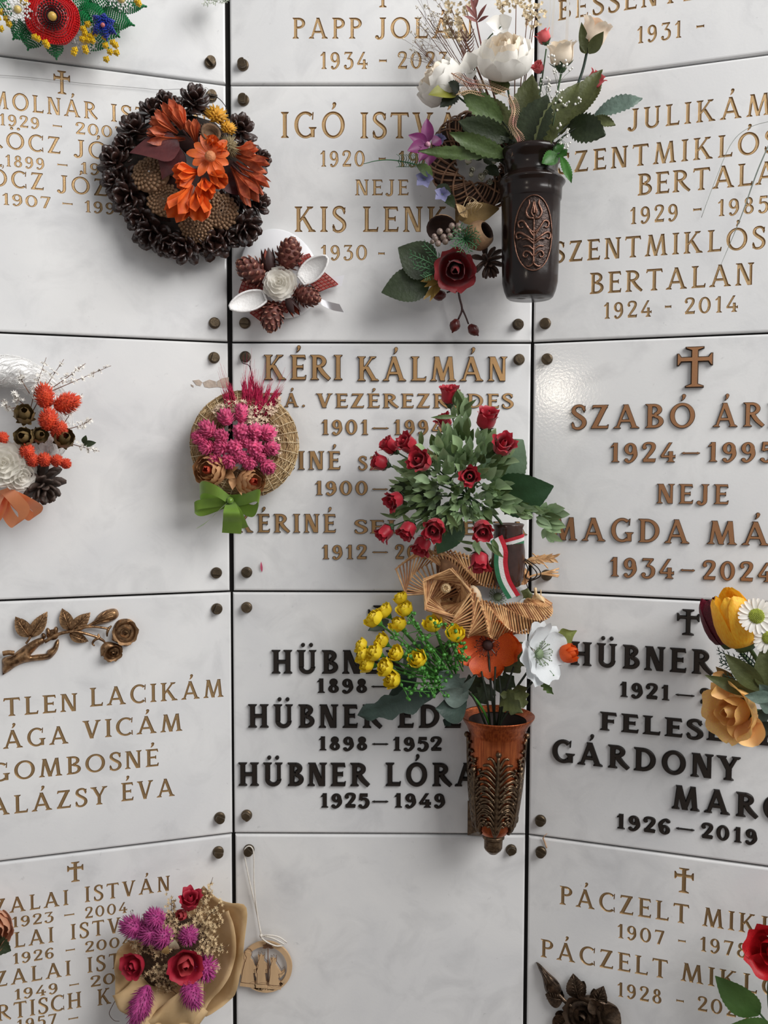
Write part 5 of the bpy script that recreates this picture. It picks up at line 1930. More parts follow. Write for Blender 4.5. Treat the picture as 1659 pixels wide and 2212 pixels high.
def beaded():
    T = Thing('beaded_flower_spray', 'beaded spray with red poppy, blue flower, daisies and green leaves', 'bead flowers', FL, 150, 40)
    k = T.k
    bg = lambda n, c: mat(n, c, .2, 0, .2, 60, spec=.6, coat=.3)
    m_red, m_grn, m_yel, m_wht, m_blu, m_blk = bg('red_bead', (196, 20, 26)), bg('green_bead', (20, 120, 64)), bg('yellow_bead', (226, 186, 34)), bg('white_bead', (238, 238, 236)), bg('blue_bead', (28, 52, 150)), bg('black_bead', (40, 12, 16))
    br = 2.5 * k

    def bead_leaf(b, t, w, m, rows=6, parent=None, name='beaded_leaf', lift=.006):
        B, E = T.p(*b), T.p(*t)
        d = E - B
        X = lframe(d)
        L = np.linalg.norm(d)
        mb = MB()
        for i in range(-rows, rows + 1):
            f = i / rows
            q = [B + X @ np.array([f * w * k / 2 * math.sin(PI * min(1, .1 + .9 * s)) ** .8, L * s * (1 - .1 * abs(f)), lift * math.sin(PI * s) * (1 - f * f)]) for s in np.linspace(0.03, 1, 9)]
            beads_along(mb, q, br)
        return mb.build(name, m, parent or T.o)
    # poppy
    mb = MB()
    V, F = ball(9 * k, 10, 7)
    mb.add(V + T.p(113, 35, .062), F)
    pop = mb.build('poppy', mat('wood_bead', (214, 174, 84), .4, 0, .2, 60), T.o)
    mb = MB()
    for q in range(26):
        a = q * PI / 13
        c = T.p(113, 36, .05)
        beads_along(mb, [c, c + np.array([math.cos(a) * 27 * k, math.sin(a) * 30 * k, .004])], br)
    mb.build('dark_heart', m_blk, pop)
    for a0, n in ((.5, 9), (2.1, 9), (3.7, 9), (5.2, 9)):
        mb = MB()
        for q in range(n * 3):
            a = a0 + (q / (n * 3 - 1) - .5) * 1.75
            l = 56 * (1 - .12 * abs(q / (n * 3 - 1) - .5) * 2)
            c = T.p(113, 38, .044)
            beads_along(mb, catmull([c, c + np.array([math.cos(a) * .6 * l, math.sin(a) * .6 * l, 8]) * k, c + np.array([math.cos(a) * l, math.sin(a) * l, -2]) * k], 8), br)
        for rr in (.62, .72, .8, .88, .95):
            mb2 = [c + np.array([math.cos(a0 + z) * 57 * rr, math.sin(a0 + z) * 57 * rr, 2]) * k for z in np.linspace(-.85, .85, 14)]
            beads_along(mb, mb2, br * 1.1)
        mb.build('poppy_petal', m_red, pop)
    for b, t, w in (((60, 50, .03), (28, 85, .03), 46), ((75, 60, .03), (60, 108, .03), 50), ((115, 85, .03), (122, 128, .025), 34), ((140, 20, .03), (195, 0, .035), 60), ((170, 20, .03), (235, 45, .04), 50), ((210, 30, .03), (290, 55, .035), 52), ((190, 10, .03), (240, -20, .035), 56), ((240, 10, .03), (316, 14, .03), 34), ((190, 70, .025), (235, 105, .03), 60), ((230, 60, .025), (258, 80, .03), 40), ((160, 40, .03), (200, 48, .04), 44), ((20, 10, .03), (-10, 25, .03), 40)):
        bead_leaf(b, t, w, m_grn)

    def daisy(x, y, z, r, n=11):
        mb = MB()
        V, F = ball(8 * k, 9, 6)
        mb.add(V + T.p(x, y, z + .004), F)
        o = mb.build('daisy', mat('daisy_wood_bead', (222, 196, 120), .4, 0, .2, 60), T.o)
        for q in range(n):
            a = q * 2 * PI / n
            c = T.p(x, y, z)
            mb = MB()
            for s in (-1, 1):
                e = np.array([math.cos(a), math.sin(a), 0])
                sd = np.array([-math.sin(a), math.cos(a), 0]) * s
                beads_along(mb, catmull([c + e * 6 * k, c + (e * r * .6 + sd * 4) * k + OUT * .003, c + e * r * k], 8), br)
            mb.build('daisy_petal', m_wht, o)
    daisy(38, 20, .05, 28)
    daisy(262, -2, .045, 27)
    daisy(183, 88, .035, 26)
    # blue flower
    mb = MB()
    V, F = ball(5 * k, 8, 6)
    mb.add(V + T.p(222, 54, .058), F)
    bl = mb.build('blue_flower', mat('pink_bead', (196, 110, 112), .3, 0, .2, 60), T.o)
    for a, l in ((2.4, 28), (1.4, 24), (.3, 26), (-.6, 34), (-1.3, 34), (-2.4, 28)):
        bead_leaf((222, 54, .052), (222 + l * math.cos(a), 54 - l * math.sin(a), .05), 20, m_blu, 3, bl, 'blue_petal')
    # yellow sprigs
    for pts in ([(190, 52), (184, 72), (196, 78), (206, 72), (200, 88)], [(180, 62), (178, 84), (190, 86)], [(226, 80), (228, 98), (238, 112), (230, 128)], [(244, 92), (250, 98), (252, 114)], [(162, 108), (160, 114)], [(2, 25), (-4, 40), (2, 62)], [(14, 40), (20, 52)], [(75, 80), (82, 84)], [(98, 92), (102, 98)], [(296, 2), (300, 8)], [(184, 104), (186, 110)], [(50, 4), (56, 8)]):
        mb = MB()
        for x, y in pts:
            for q in range(13):
                a = q * 2.4
                V, F = ball(2.6 * k, 6, 4)
                rr = 6.5 * math.sqrt(q / 13)
                mb.add(V + T.p(x + rr * math.cos(a), y + rr * math.sin(a), .05 - rr * .0006), F)
        mb.add(*tube([T.p(x, y, .04) for x, y in pts], .6 * k, 3))
        mb.build('yellow_bead_sprig', m_yel, T.o)


beaded()

# bit of pale foliage at the top of the left joint
T = Thing('pale_foliage', 'tuft of pale green frosted foliage at the top of the left joint', 'foliage', FCL, 470, -10)
mb = MB()
for i in range(14):
    rng = random.Random(i)
    conifer(T, mb, (455 + i * 2, -30, .03), (440 + i * 4.2, 4 + rng.uniform(-6, 12), .04), 8, 9, 1.1, i)
mb.build('frosted_sprigs', mat('frosted_green', (196, 204, 186), .7, 0, .2, 90), T.o)


# ================================================================== straw wreath with pink dried flowers
def straw_wreath():
    T = Thing('straw_wreath', 'round straw wreath with pink dried flowers and a green bow', 'wreath', FCL, 530, 960)
    k = T.k
    C = T.p(529, 960, .034)
    R, r = 86 * k, 29 * k
    rng = random.Random(31)
    V, F = torus(R, r * .92, 48, 12, rng, .05)
    mb = MB()
    mb.add(V + C, F)
    ring = mb.build('straw_ring', mat('straw_under', (170, 140, 98), .8, 0, .4, 260, .6, 300), T.o)
    mb = MB()
    for q in range(1100):
        a, b = rng.random() * 6.28, rng.uniform(-.5, PI + .5)
        l = rng.uniform(.15, .5)
        sk = rng.uniform(-.5, .5)
        pts = [torus_pt(R, r * (rng.uniform(.95, 1.06)), a + l * t, b + sk * t) + C for t in (0, .35, .7, 1)]
        mb.add(*tube(pts, rng.uniform(.5, 1.0) * k, 3, False), rng.randrange(2))
    tag(mb.build('straw_stalks', [mat('straw_light', (226, 200, 154), .6, 0, .25, 200), mat('straw_brown', (188, 154, 108), .6, 0, .3, 200)], ring), kind='stuff')
    mb = MB()
    for q in range(30):
        a = 2 * PI * q / 30
        pts = [torus_pt(R, r * 1.07, a + .10 * t, -1.2 + t * 5.2) + C for t in np.linspace(0, 1, 12)]
        mb.add(*tube(pts, .75 * k, 4, False))
    mb.build('binding_string', mat('pale_string', (222, 202, 166), .7, 0, .15, 100), ring)
    m_p = mat('pink_dried_head', (226, 96, 138), .65, 0, .25, 160, rgb2=(176, 48, 98), rnd=.12)
    heads = [(455, 936, 20, 40, (-.4, .5, .7)), (490, 910, 19, 36, (-.1, .6, .75)), (522, 906, 18, 42, (0, .8, .6)), (520, 935, 20, 34, (.1, .1, 1)), (482, 945, 17, 34, (-.3, .2, .9)), (508, 966, 19, 34, (0, 0, 1)), (548, 938, 19, 38, (.2, .3, .9)), (570, 940, 20, 36, (.5, .3, .8)), (550, 968, 20, 32, (.1, 0, 1)), (578, 970, 18, 36, (.5, .1, .8)),
             (440, 950, 17, 34, (-.7, .3, .6)), (453, 966, 17, 32, (-.6, 0, .8)), (480, 966, 18, 30, (-.3, -.1, 1)), (494, 992, 17, 32, (0, -.4, .9)), (538, 997, 17, 28, (.1, -.3, 1)), (572, 1004, 18, 34, (.5, -.4, .8)), (560, 985, 14, 30, (.3, -.2, .9)), (468, 990, 15, 30, (-.4, -.3, .9)), (520, 985, 16, 30, (0, -.2, 1)), (532, 955, 15, 30, (0, .1, 1))]
    for x, y, Rr, L, d in heads:
        spiky(L * k, Rr * 1.05 * k, 46, x + y, .35, .15, 1.25, .62, .62).build('pink_head', m_p, T.o, True, mat4(T.p(x, y, .058) - nrm(d) * 10 * k, frame(d)))
    m_b = mat('magenta_brush', (214, 36, 92), .6, 0, .2, 160, rgb2=(174, 20, 70))
    mb = MB()
    for bx, tx, ty, w in ((520, 500, 850, 8), (530, 528, 838, 9), (540, 542, 826, 10), (548, 560, 850, 10), (558, 575, 852, 9), (565, 592, 858, 10), (500, 490, 862, 8), (536, 534, 850, 12), (552, 552, 844, 10), (572, 586, 880, 10)):
        B, E = T.p(bx, 905, .045), T.p(tx, ty, .05)
        d = E - B
        for q in range(95):
            s = rng.uniform(.0, 1)
            p = B + d * s + np.array([rng.gauss(0, .35), 0, rng.gauss(0, .35)]) * w * k
            e = p + nrm(d + np.array([rng.gauss(0, .1), 0, rng.gauss(0, .1)]) * np.linalg.norm(d)) * rng.uniform(14, 34) * k
            mb.add(*tube([p, e], [1.0 * k, .25 * k], 3, False))
        for q in range(4):
            p = B + d * rng.uniform(.6, .95)
            e = p + nrm(d + np.array([rng.gauss(0, .12), 0, rng.gauss(0, .08)]) * np.linalg.norm(d)) * rng.uniform(50, 85) * k
            mb.add(*tube([p, e], [.4 * k, .16 * k], 3, False))
    tag(mb.build('pink_grass_brushes', m_b, T.o), kind='stuff')
    statice(T, T.o, [((500, 925, .045), (488, 862, .055)), ((520, 925, .045), (512, 866, .06)), ((535, 920, .045), (545, 880, .065)), ((550, 920, .045), (580, 880, .06)), ((565, 930, .045), (606, 862, .05)), ((560, 940, .045), (600, 920, .055)), ((560, 950, .045), (596, 950, .055)), ((480, 920, .045), (470, 880, .05)), ((545, 925, .045), (530, 858, .06)), ((575, 950, .05), (598, 980, .05))],
            M_TWIG, mat('statice_beige', (222, 198, 172), .8, 0, .2, 90), 6.2, 7, 'statice', 26, 22)
    m_t = mat('tan_strawflower', (220, 172, 124), .6, 0, .3, 110, .3, 300, rgb2=(186, 134, 90), rnd=.08, trans=.15)
    m_ti = mat('strawflower_red', (206, 84, 58), .6, 0, .3, 110, rnd=.08)
    for x, y, s, d in ((460, 1016, 33, (-.35, .05, .9)), (536, 1040, 30, (.45, .0, .85))):
        bloom(T, 'strawflower', T.p(x, y, .05), d, s * k, 'peony', [m_ti, m_t, m_t, m_t], m_t, x, 8, .6)
    for b, t, w in (((488, 1020, .045), (508, 1032, .06), 22), ((505, 1030, .045), (502, 1058, .06), 20), ((515, 1040, .045), (522, 1070, .065), 16), ((500, 1015, .05), (516, 1008, .07), 10)):
        put_leaf(T, T.o, b, t, w, m_t, widths=OVAL, bend=.9)
    # green bow
    m_g = mat('green_satin', (126, 160, 58), .3, 0, .15, 40, sheen=.3, rgb2=(106, 140, 46), trans=.1)
    K0 = (498, 1082, .05)
    for P, w, dr in (([K0, (470, 1062, .075), (440, 1052, .075), (432, 1064, .062), (455, 1080, .05), K0], 30, [(-.1, .8, .6), (.1, .9, .4)]), ([K0, (462, 1086, .055), (430, 1090, .06), (420, 1098, .055), (440, 1104, .045), K0], 24, [(0, .8, .6), (0, .9, .4)]),
                     ([K0, (530, 1078, .06), (556, 1070, .07), (560, 1082, .065), (545, 1104, .055), K0], 30, [(.2, .9, .5), (.1, .9, .4)]), ([K0, (475, 1100, .06), (450, 1125, .055), (424, 1142, .06)], [18, 20, 18, 4], [(.6, .6, .5), (.6, .6, .3)]), ([K0, (500, 1105, .07), (502, 1130, .062), (500, 1152, .055)], [18, 34, 42, 42], [(1, 0, .1), (1, -.05, .3)]), ([K0, (512, 1105, .06), (522, 1128, .055), (530, 1140, .05)], [14, 20, 20, 14], [(.9, .3, .3), (.9, .3, .3)])):
        mb = MB()
        mb.add(*ribbon(T.pts(P), np.array(w) * k if not np.isscalar(w) else w * k, [nrm(np.array(dr[0])), nrm(np.array(dr[1]))], 30))
        mb.build('bow_loop', m_g, T.o)
    mb = MB()
    V, F = ball(8 * k, 8, 6)
    mb.add(V + T.p(497, 1081, .058), F)
    mb.build('bow_knot', m_g, T.o)
    mb = MB()
    px_tube(T, mb, [(534, 782, .018), (528, 760, .02), (520, 772, .018), (524, 784, .016), (538, 790, .02), (544, 812, .028), (549, 840, .035)], .9, 5, 26)
    px_tube(T, mb, [(541, 779, .018), (540, 788, .02), (542, 800, .024), (548, 838, .034)], .8, 5, 14)
    mb.build('hanging_wire', M_WIRE, T.o)


straw_wreath()


# ================================================================== red rose bush in a brown vase with tricolour ribbon
def rose_vase():
    T = Thing('brown_vase', 'slim brown glazed grave vase with a tricolour ribbon below the red roses', 'vase', FCR, 1098, 1190)
    k = T.k
    m_v = mat('brown_glaze', (72, 46, 38), .25, .1, .4, 60, .15, 150, coat=.4)
    c0 = T.p(1098, 1190, .05)
    mb = MB()
    pr = [(26, 52), (31, 58), (33, 56), (30, 48), (31, 30), (35, 0), (36, -30), (33, -58), (27, -72), (22, -76), (.02, -77)]
    V, F = lathe([(a * k, b * k) for a, b in pr], 32)
    mb.add(V[:, [0, 2, 1]] * np.array([1, 1, -1]) + c0, F)
    V, F = lathe([(.02 * k, 20 * k), (26 * k, 20 * k), (26 * k, 52 * k)], 24)
    mb.add(V[:, [0, 2, 1]] * np.array([1, 1, -1]) + c0, F)
    mb.build('vase_body', m_v, T.o)
    mb = MB()
    mb.add(*tube([T.p(1110, 1205, .002), T.p(1098, 1200, .045)], 10 * k, 10))
    mb.build('wall_bracket', m_v, T.o)
    # ribbon: red, white, green stripes
    m_st = [mat('ribbon_red', (200, 36, 54), .55, 0, .1, 200, .2, 500), mat('ribbon_white', (238, 236, 234), .55, 0, .05, 200, .2, 500), mat('ribbon_green', (52, 122, 84), .55, 0, .1, 200, .2, 500)]

    def striped(name, path, wdirs, w, n=30):
        mb = MB()
        P = catmull(path, n)
        D = np.array(wdirs, float)
        D = np.column_stack([interp(D[:, q], np.linspace(0, 1, n)) for q in range(3)])
        D /= np.linalg.norm(D, axis=1)[:, None]
        for s in range(3):
            V = np.empty((n * 2, 3))
            V[0::2] = P + D * w * k * (.5 - s / 3)
            V[1::2] = P + D * w * k * (.5 - (s + 1) / 3)
            mb.add(V, grid_faces(n, 2), s)
        mb.build(name, m_st, T.o)
    wrap = []
    for a in np.linspace(-1.5, 1.5, 14):
        wrap.append(c0 + np.array([33 * math.sin(a), 18 + 9 * math.sin(a), 33 * math.cos(a)]) * k)
    striped('ribbon_wrap', wrap, [(0, 1, .1), (0, 1, .1)], 22)
    striped('ribbon_tail', T.pts([(1072, 1162, .082), (1082, 1190, .086), (1082, 1220, .084), (1090, 1255, .08), (1110, 1290, .074)]), [(1, .55, .1), (1, .1, .1), (1, .05, 0), (1, .2, 0), (1, .35, 0)], 28)
    return T


rose_vase()


def rose_bush():
    T = Thing('red_rose_bush', 'artificial bush of small red roses and pale green leaves in the brown vase', 'flowers', FCR, 1092, 1140, .05)
    k = T.k
    rng = random.Random(41)
    m_r = mat('petal_red', (196, 26, 50), .5, 0, .3, 50, rgb2=(150, 14, 36), rnd=.1, trans=.15, sheen=.2)
    roses = [(972, 860, .07, (.05, .9, .35), 25), (1050, 912, .085, (.25, .85, .5), 27), (1085, 966, .1, (.25, .5, .85), 27), (962, 915, .055, (-.4, .7, .5), 20), (846, 968, .07, (-.7, .6, .4), 22), (884, 962, .085, (-.6, .5, .7), 24), (826, 1001, .075, (-.9, .3, .4), 22), (912, 998, .1, (-.35, .25, .9), 29), (1015, 1028, .115, (.05, -.05, 1), 24),
             (857, 1078, .09, (-.6, -.3, .7), 23), (836, 1146, .08, (-.7, -.7, .4), 22), (884, 1140, .09, (-.4, -.75, .6), 23), (940, 1138, .105, (-.1, -.35, .9), 27), (914, 1172, .09, (-.3, -.8, .5), 24), (1042, 1140, .11, (.1, -.45, .9), 25), (1036, 1206, .1, (.05, -.9, .5), 26)]
    H = T.p(1010, 1070, .075)
    ms = MB()
    ms.add(*tube(catmull([T.p(1095, 1165, .05), T.p(1075, 1120, .065), H], 10), [3.4 * k, 3 * k], 6))
    for x, y, z, d, r in roses:
        E = T.p(x, y, z) - nrm(d) * r * .5 * k
        ms.add(*tube(catmull([H, H * .45 + E * .55 - OUT * .006, E], 9), [2.2 * k, 1.7 * k], 5))
    ms.build('stems', M_STEM, T.o)
    for i, (x, y, z, d, r) in enumerate(roses):
        bloom(T, 'rose', T.p(x, y, z) - nrm(d) * r * .5 * k, d, r * 1.12 * k, 'bud', m_r, M_STEM, i, 6, 1.0, nu=6, nv=7, squash=1.15)
    # small leaves, in clusters along the stems
    m_l = [M_GREEN_L, mat('leaf_frosted', (156, 182, 138), .5, 0, .3, 90, .2, 260, rnd=.15, trans=.25), M_GREEN]
    ld = [cached(('bushleaf', q, w), lambda q=q, w=w: (lambda b: (b.add(*leafy(1, w, LANCE, bend=-.7, tilt=.3, fold=.25, rows=9, cols=5, seed=w)), b.data('leaf', m_l[q]))[1])(MB())) for q in (0, 1, 0, 1, 2) for w in (.17, .25)]
    spots = []
    for x, y, z, d, r in roses:
        for q in range(4):
            s = rng.uniform(.3, .85)
            p = H * (1 - s) + (T.p(x, y, z)) * s
            spots.append((p, 24))
    for q in range(170):
        a, rr = rng.random() * 6.28, math.sqrt(rng.random())
        spots.append((T.p(992 + 100 * rr * math.cos(a), 1030 + 92 * rr * math.sin(a), .06 + .03 * rng.random()), 34))
    for x, y in ((985, 905), (1000, 930), (990, 950), (1010, 960), (975, 945), (1005, 905), (960, 965), (985, 985), (1000, 880)):
        for q in range(2):
            spots.append((T.p(x + rng.uniform(-9, 9), y, .07), 34))
    for x, y in ((1110, 1085), (1130, 1095), (1150, 1100), (1170, 1110), (1185, 1120), (1178, 1140), (1120, 1110), (1100, 1100), (1160, 1120), (1090, 1080), (1075, 1095), (1185, 1100)):
        for q in range(3):
            spots.append((T.p(x + rng.uniform(-8, 8), y + rng.uniform(-8, 8), .085), 30))
    cl = T.p(1000, 1040, .02)
    for i, (p, L) in enumerate(spots[:299]):
        d = nrm((p - cl) * np.array([1, 1, .8]) + np.array([rng.gauss(0, .012), rng.gauss(0.006, .012), rng.gauss(.004, .012)]))
        link('leaf', ld[rng.randrange(10)], T.o, mat4(p, lframe(d, OUT + rng.gauss(0, .3) * UP, rng.uniform(-.6, .6)), L * k * rng.uniform(1.0, 1.6)))
    mb = MB()
    for i in range(230):
        a, rr = rng.random() * 6.28, math.sqrt(rng.random())
        p = T.p(968 + 108 * rr * math.cos(a), 1058 + 78 * rr * math.sin(a), .05 + .03 * rng.random())
        d = nrm((p - cl) * np.array([1, 1, .8]) + np.array([rng.gauss(0, .014), rng.gauss(0.004, .014), rng.gauss(.004, .012)]))
        add_leaf(mb, p, p + d * rng.uniform(22, 46) * k, rng.uniform(7, 13) * k, LANCE, .6, .25, rng.uniform(-.6, .6), mi=rng.randrange(3), rows=6)
    tag(mb.build('small_leaves', m_l, T.o), kind='stuff')
    mb = MB()
    px_tube(T, mb, [(1090, 1110, .07), (1130, 1105, .085), (1165, 1112, .085), (1185, 1160, .08)], [2, 1.2], 5, 14)
    px_tube(T, mb, [(1050, 1080, .07), (1090, 1080, .09), (1160, 1098, .085), (1196, 1098, .08)], [2, 1.2], 5, 14)
    mb.build('side_shoots', M_STEM, T.o)
    for x, y, dx, dy in ((1185, 1150, 4, 22), (1180, 1140, -8, 24), (1195, 1100, 6, -14), (1190, 1110, 10, 12), (1170, 1110, -4, 22), (1172, 1104, 8, -20), (1185, 1158, 12, 14)):
        put_leaf(T, T.o, (x, y, .082), (x + dx, y + dy, .086), 15, m_l[1], rows=9, cols=5)
    m_big = mat('big_leaf_green', (58, 92, 60), .45, 0, .3, 30, .4, 90, trans=.15)
    put_leaf(T, T.o, (1065, 1075, .055), (1196, 1050, .08), 104, m_big, widths=OVAL, serr=.08, nserr=14, rows=28, cols=9, fold=.12, roll=-.3)
    put_leaf(T, T.o, (1060, 1040, .05), (1130, 950, .055), 118, mat('big_leaf_pale', (116, 140, 112), .5, 0, .3, 30, .4, 90, trans=.15), widths=OVAL, serr=.08, nserr=14, rows=28, cols=9, fold=.15, roll=.3)
    put_leaf(T, T.o, (985, 1110, .06), (945, 1196, .07), 70, m_big, widths=OVAL, serr=.1, nserr=12, rows=24, roll=.5)
    put_leaf(T, T.o, (950, 1060, .05), (880, 1090, .06), 80, M_GREEN_D, widths=OVAL, serr=.1, nserr=12, rows=24)
    put_leaf(T, T.o, (900, 1050, .05), (840, 1060, .06), 40, M_GREEN_D, widths=OVAL)
    put_leaf(T, T.o, (880, 1085, .06), (840, 1118, .07), 34, M_GREEN, widths=OVAL)
    # long narrow leaves
    for b, t, w in (((990, 900, .075), (930, 902, .085), 10), ((995, 890, .075), (1030, 862, .085), 10), ((1000, 895, .075), (1012, 855, .08), 9), ((910, 965, .08), (910, 930, .085), 12), ((965, 1110, .1), (990, 1140, .115), 14), ((1065, 1165, .1), (1076, 1200, .105), 14), ((1050, 1172, .1), (1088, 1205, .105), 12), ((1030, 1175, .09), (988, 1168, .1), 7), ((870, 1110, .08), (900, 1150, .095), 14), ((858, 1120, .08), (820, 1108, .085), 7), ((1020, 1190, .09), (1000, 1182, .1), 8)):
        put_leaf(T, T.o, b, t, w, M_GREEN, widths=LANCE)


rose_bush()


# ================================================================== braided straw horn
def straw_horn():
    T = Thing('braided_straw_horn', 'curved braided straw harvest ornament with two open pentagon mouths', 'straw ornament', FCR, 1030, 1290)
    k = T.k
    rng = random.Random(51)
    m1 = mat('golden_straw', (226, 182, 130), .45, 0, .3, 150, rgb2=(196, 146, 98))
    m2 = mat('brown_straw', (180, 126, 84), .5, 0, .3, 150)

    def horn(name, path, radii, n, twist, phase=0.0, first=None, nsides=5):
        P = catmull(T.pts(path), n)
        Rr = interp_s(radii, np.linspace(0, 1, n)) * k
        Tn = np.gradient(P, axis=0)
        Tn /= np.linalg.norm(Tn, axis=1)[:, None]
        if first is not None:
            w = np.linspace(1, 0, n)[:, None] ** 2 * .85
            Tn = Tn * (1 - w) + nrm(first) * w
            Tn /= np.linalg.norm(Tn, axis=1)[:, None]
        mb = MB()
        for i in range(n):
            X = frame(Tn[i], (0.1, 1, .2))
            a0 = phase + twist * i
            C = [P[i] + X @ np.array([math.cos(a0 + q * 2 * PI / nsides), math.sin(a0 + q * 2 * PI / nsides), 0]) * Rr[i] for q in range(nsides)]
            for q in range(nsides):
                a, b = C[q], C[(q + 1) % nsides]
                e = nrm(b - a)
                mb.add(*tube([a - e * 2.6 * k, b + e * 1.5 * k], 1.9 * k, 5), 0 if rng.random() < .7 else 1)
        o = mb.build(name, [m1, m2], T.o, False)
        cb = MB()
        i0 = int(n * .22)
        cb.add(*tube(P[i0:], Rr[i0:] * .7, 10))
        cb.build('horn_core', mat('horn_core', (132, 92, 60), .8, 0, .3, 120), o)
        return o
    horn('lower_horn', [(962, 1282, .098), (985, 1312, .078), (1025, 1334, .06), (1075, 1342, .05), (1125, 1336, .045), (1160, 1318, .04), (1175, 1296, .036)], [52, 50, 42, 37, 34, 30, 22], 50, .105, .5, (-.15, .12, -1))
    horn('upper_horn', [(905, 1242, .066), (945, 1232, .055), (1000, 1232, .048), (1060, 1240, .042), (1120, 1244, .04), (1140, 1244, .038)], [50, 44, 37, 30, 22, 10], 42, .105, .2, (-.4, -.1, -1))
    # inside walls of the front mouth: shrinking pentagons
    mb = MB()
    c0, c1 = T.p(962, 1282, .098), T.p(972, 1278, .055)
    X = frame(nrm((.15, -.12, 1)))
    for i in range(16):
        f = i / 15
        c = c0 * (1 - f) + c1 * f
        Rr = (52 - 34 * f) * k
        a0 = .5 - .11 * i
        C = [c + X @ np.array([math.cos(a0 + q * 2 * PI / 5), math.sin(a0 + q * 2 * PI / 5), 0]) * Rr for q in range(5)]
        for q in range(5):
            a, b = C[q], C[(q + 1) % 5]
            mb.add(*tube([a, b], 1.6 * k, 5), 0 if rng.random() < .6 else 1)
    mb.build('mouth_lining', [m1, m2], T.o, False)
    mb = MB()
    V, F = lathe([(.02, -.5), (10, 0), (11, 2), (7, 8), (.02, 9)], 10)
    mb.add(place(V * k, T.p(963, 1271, .09), frame((.1, .1, 1))), F)
    for q in range(9):
        a = q * .7
        mb.add(*tube([T.p(963, 1272, .07), T.p(963 + 6 * math.cos(a), 1270 + 6 * math.sin(a), .098)], 1.6 * k, 5))
    mb.build('straw_button', mat('pale_straw', (226, 196, 150), .6, 0, .2, 120), T.o)
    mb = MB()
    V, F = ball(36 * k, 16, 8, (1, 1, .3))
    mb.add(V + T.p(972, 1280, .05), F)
    mb.build('hollow_shade', mat('hollow_shade_brown', (78, 46, 32), .9, 0, .3, 60), T.o)  # solid dark ball, its colour stands in for the shade inside the mouth
    # loose straw ends, wheat ear and wire on the right
    mb = MB()
    for t in ((1208, 1228), (1206, 1236), (1208, 1243), (1200, 1232), (1206, 1246)):
        px_tube(T, mb, [(1138, 1248, .04), (1165, 1240, .042), (t[0], t[1], .045)], 1.7, 5, 8)
    px_tube(T, mb, [(1150, 1195, .045), (1172, 1215, .045), (1184, 1228, .045)], 1.5, 5, 6)
    mb.build('straw_ends', m1, T.o)
    mb = MB()
    for i in range(26):
        s = i / 25
        p = T.p(1132 + 62 * s, 1212 - 8 * s, .045)
        a = (1 if i % 2 else -1) * rng.uniform(.3, .7)
        e = p + np.array([math.cos(a) * 18, math.sin(a) * 18, rng.uniform(-3, 6)]) * k
        add_leaf(mb, p, e, 6 * k, LANCE, .3, .4, rows=5)
    mb.build('wheat_ear', m1, T.o)
    mb = MB()
    px_tube(T, mb, [(1128, 1205, .05), (1150, 1225, .056), (1160, 1240, .055), (1152, 1250, .05), (1136, 1248, .05), (1140, 1228, .052), (1130, 1208, .05)], 1.3, 5, 30)
    px_tube(T, mb, [(1132, 1206, .05), (1160, 1225, .058), (1168, 1242, .055), (1156, 1251, .05), (1140, 1256, .045)], 1.2, 5, 24)
    px_tube(T, mb, [(1134, 1252, .045), (1142, 1275, .03), (1148, 1290, .02)], 1.1, 5, 10)
    mb.build('dark_wire', M_WIRE, T.o)
    mb = MB()
    for i in range(8):
        px_tube(T, mb, [(1146 + i * 1.2, 1300 - i * .5, .045), (1158 + i * 2, 1283 + i * 2, .05), (1180, 1296 + i * 2, .045)], 1.4, 5, 6)
    px_tube(T, mb, [(1158, 1288, .05), (1156, 1270, .052)], 3.0, 6, 4)
    px_tube(T, mb, [(1169, 1290, .045), (1168, 1274, .045)], 1.3, 5, 4)
    mb.build('tip_straws', mat('pale_straw', (226, 196, 150), .6), T.o)
    # pale shell-like bead beside the mouth
    mb = MB()
    V, F = ball(1, 12, 8, (12 * k, 20 * k, 10 * k))
    mb.add(place(V, T.p(1026, 1283, .075), rotz(.5)), F)
    mb.build('pale_nut', mat('pale_nut', (206, 182, 150), .5, 0, .2, 60), T.o)


straw_horn()


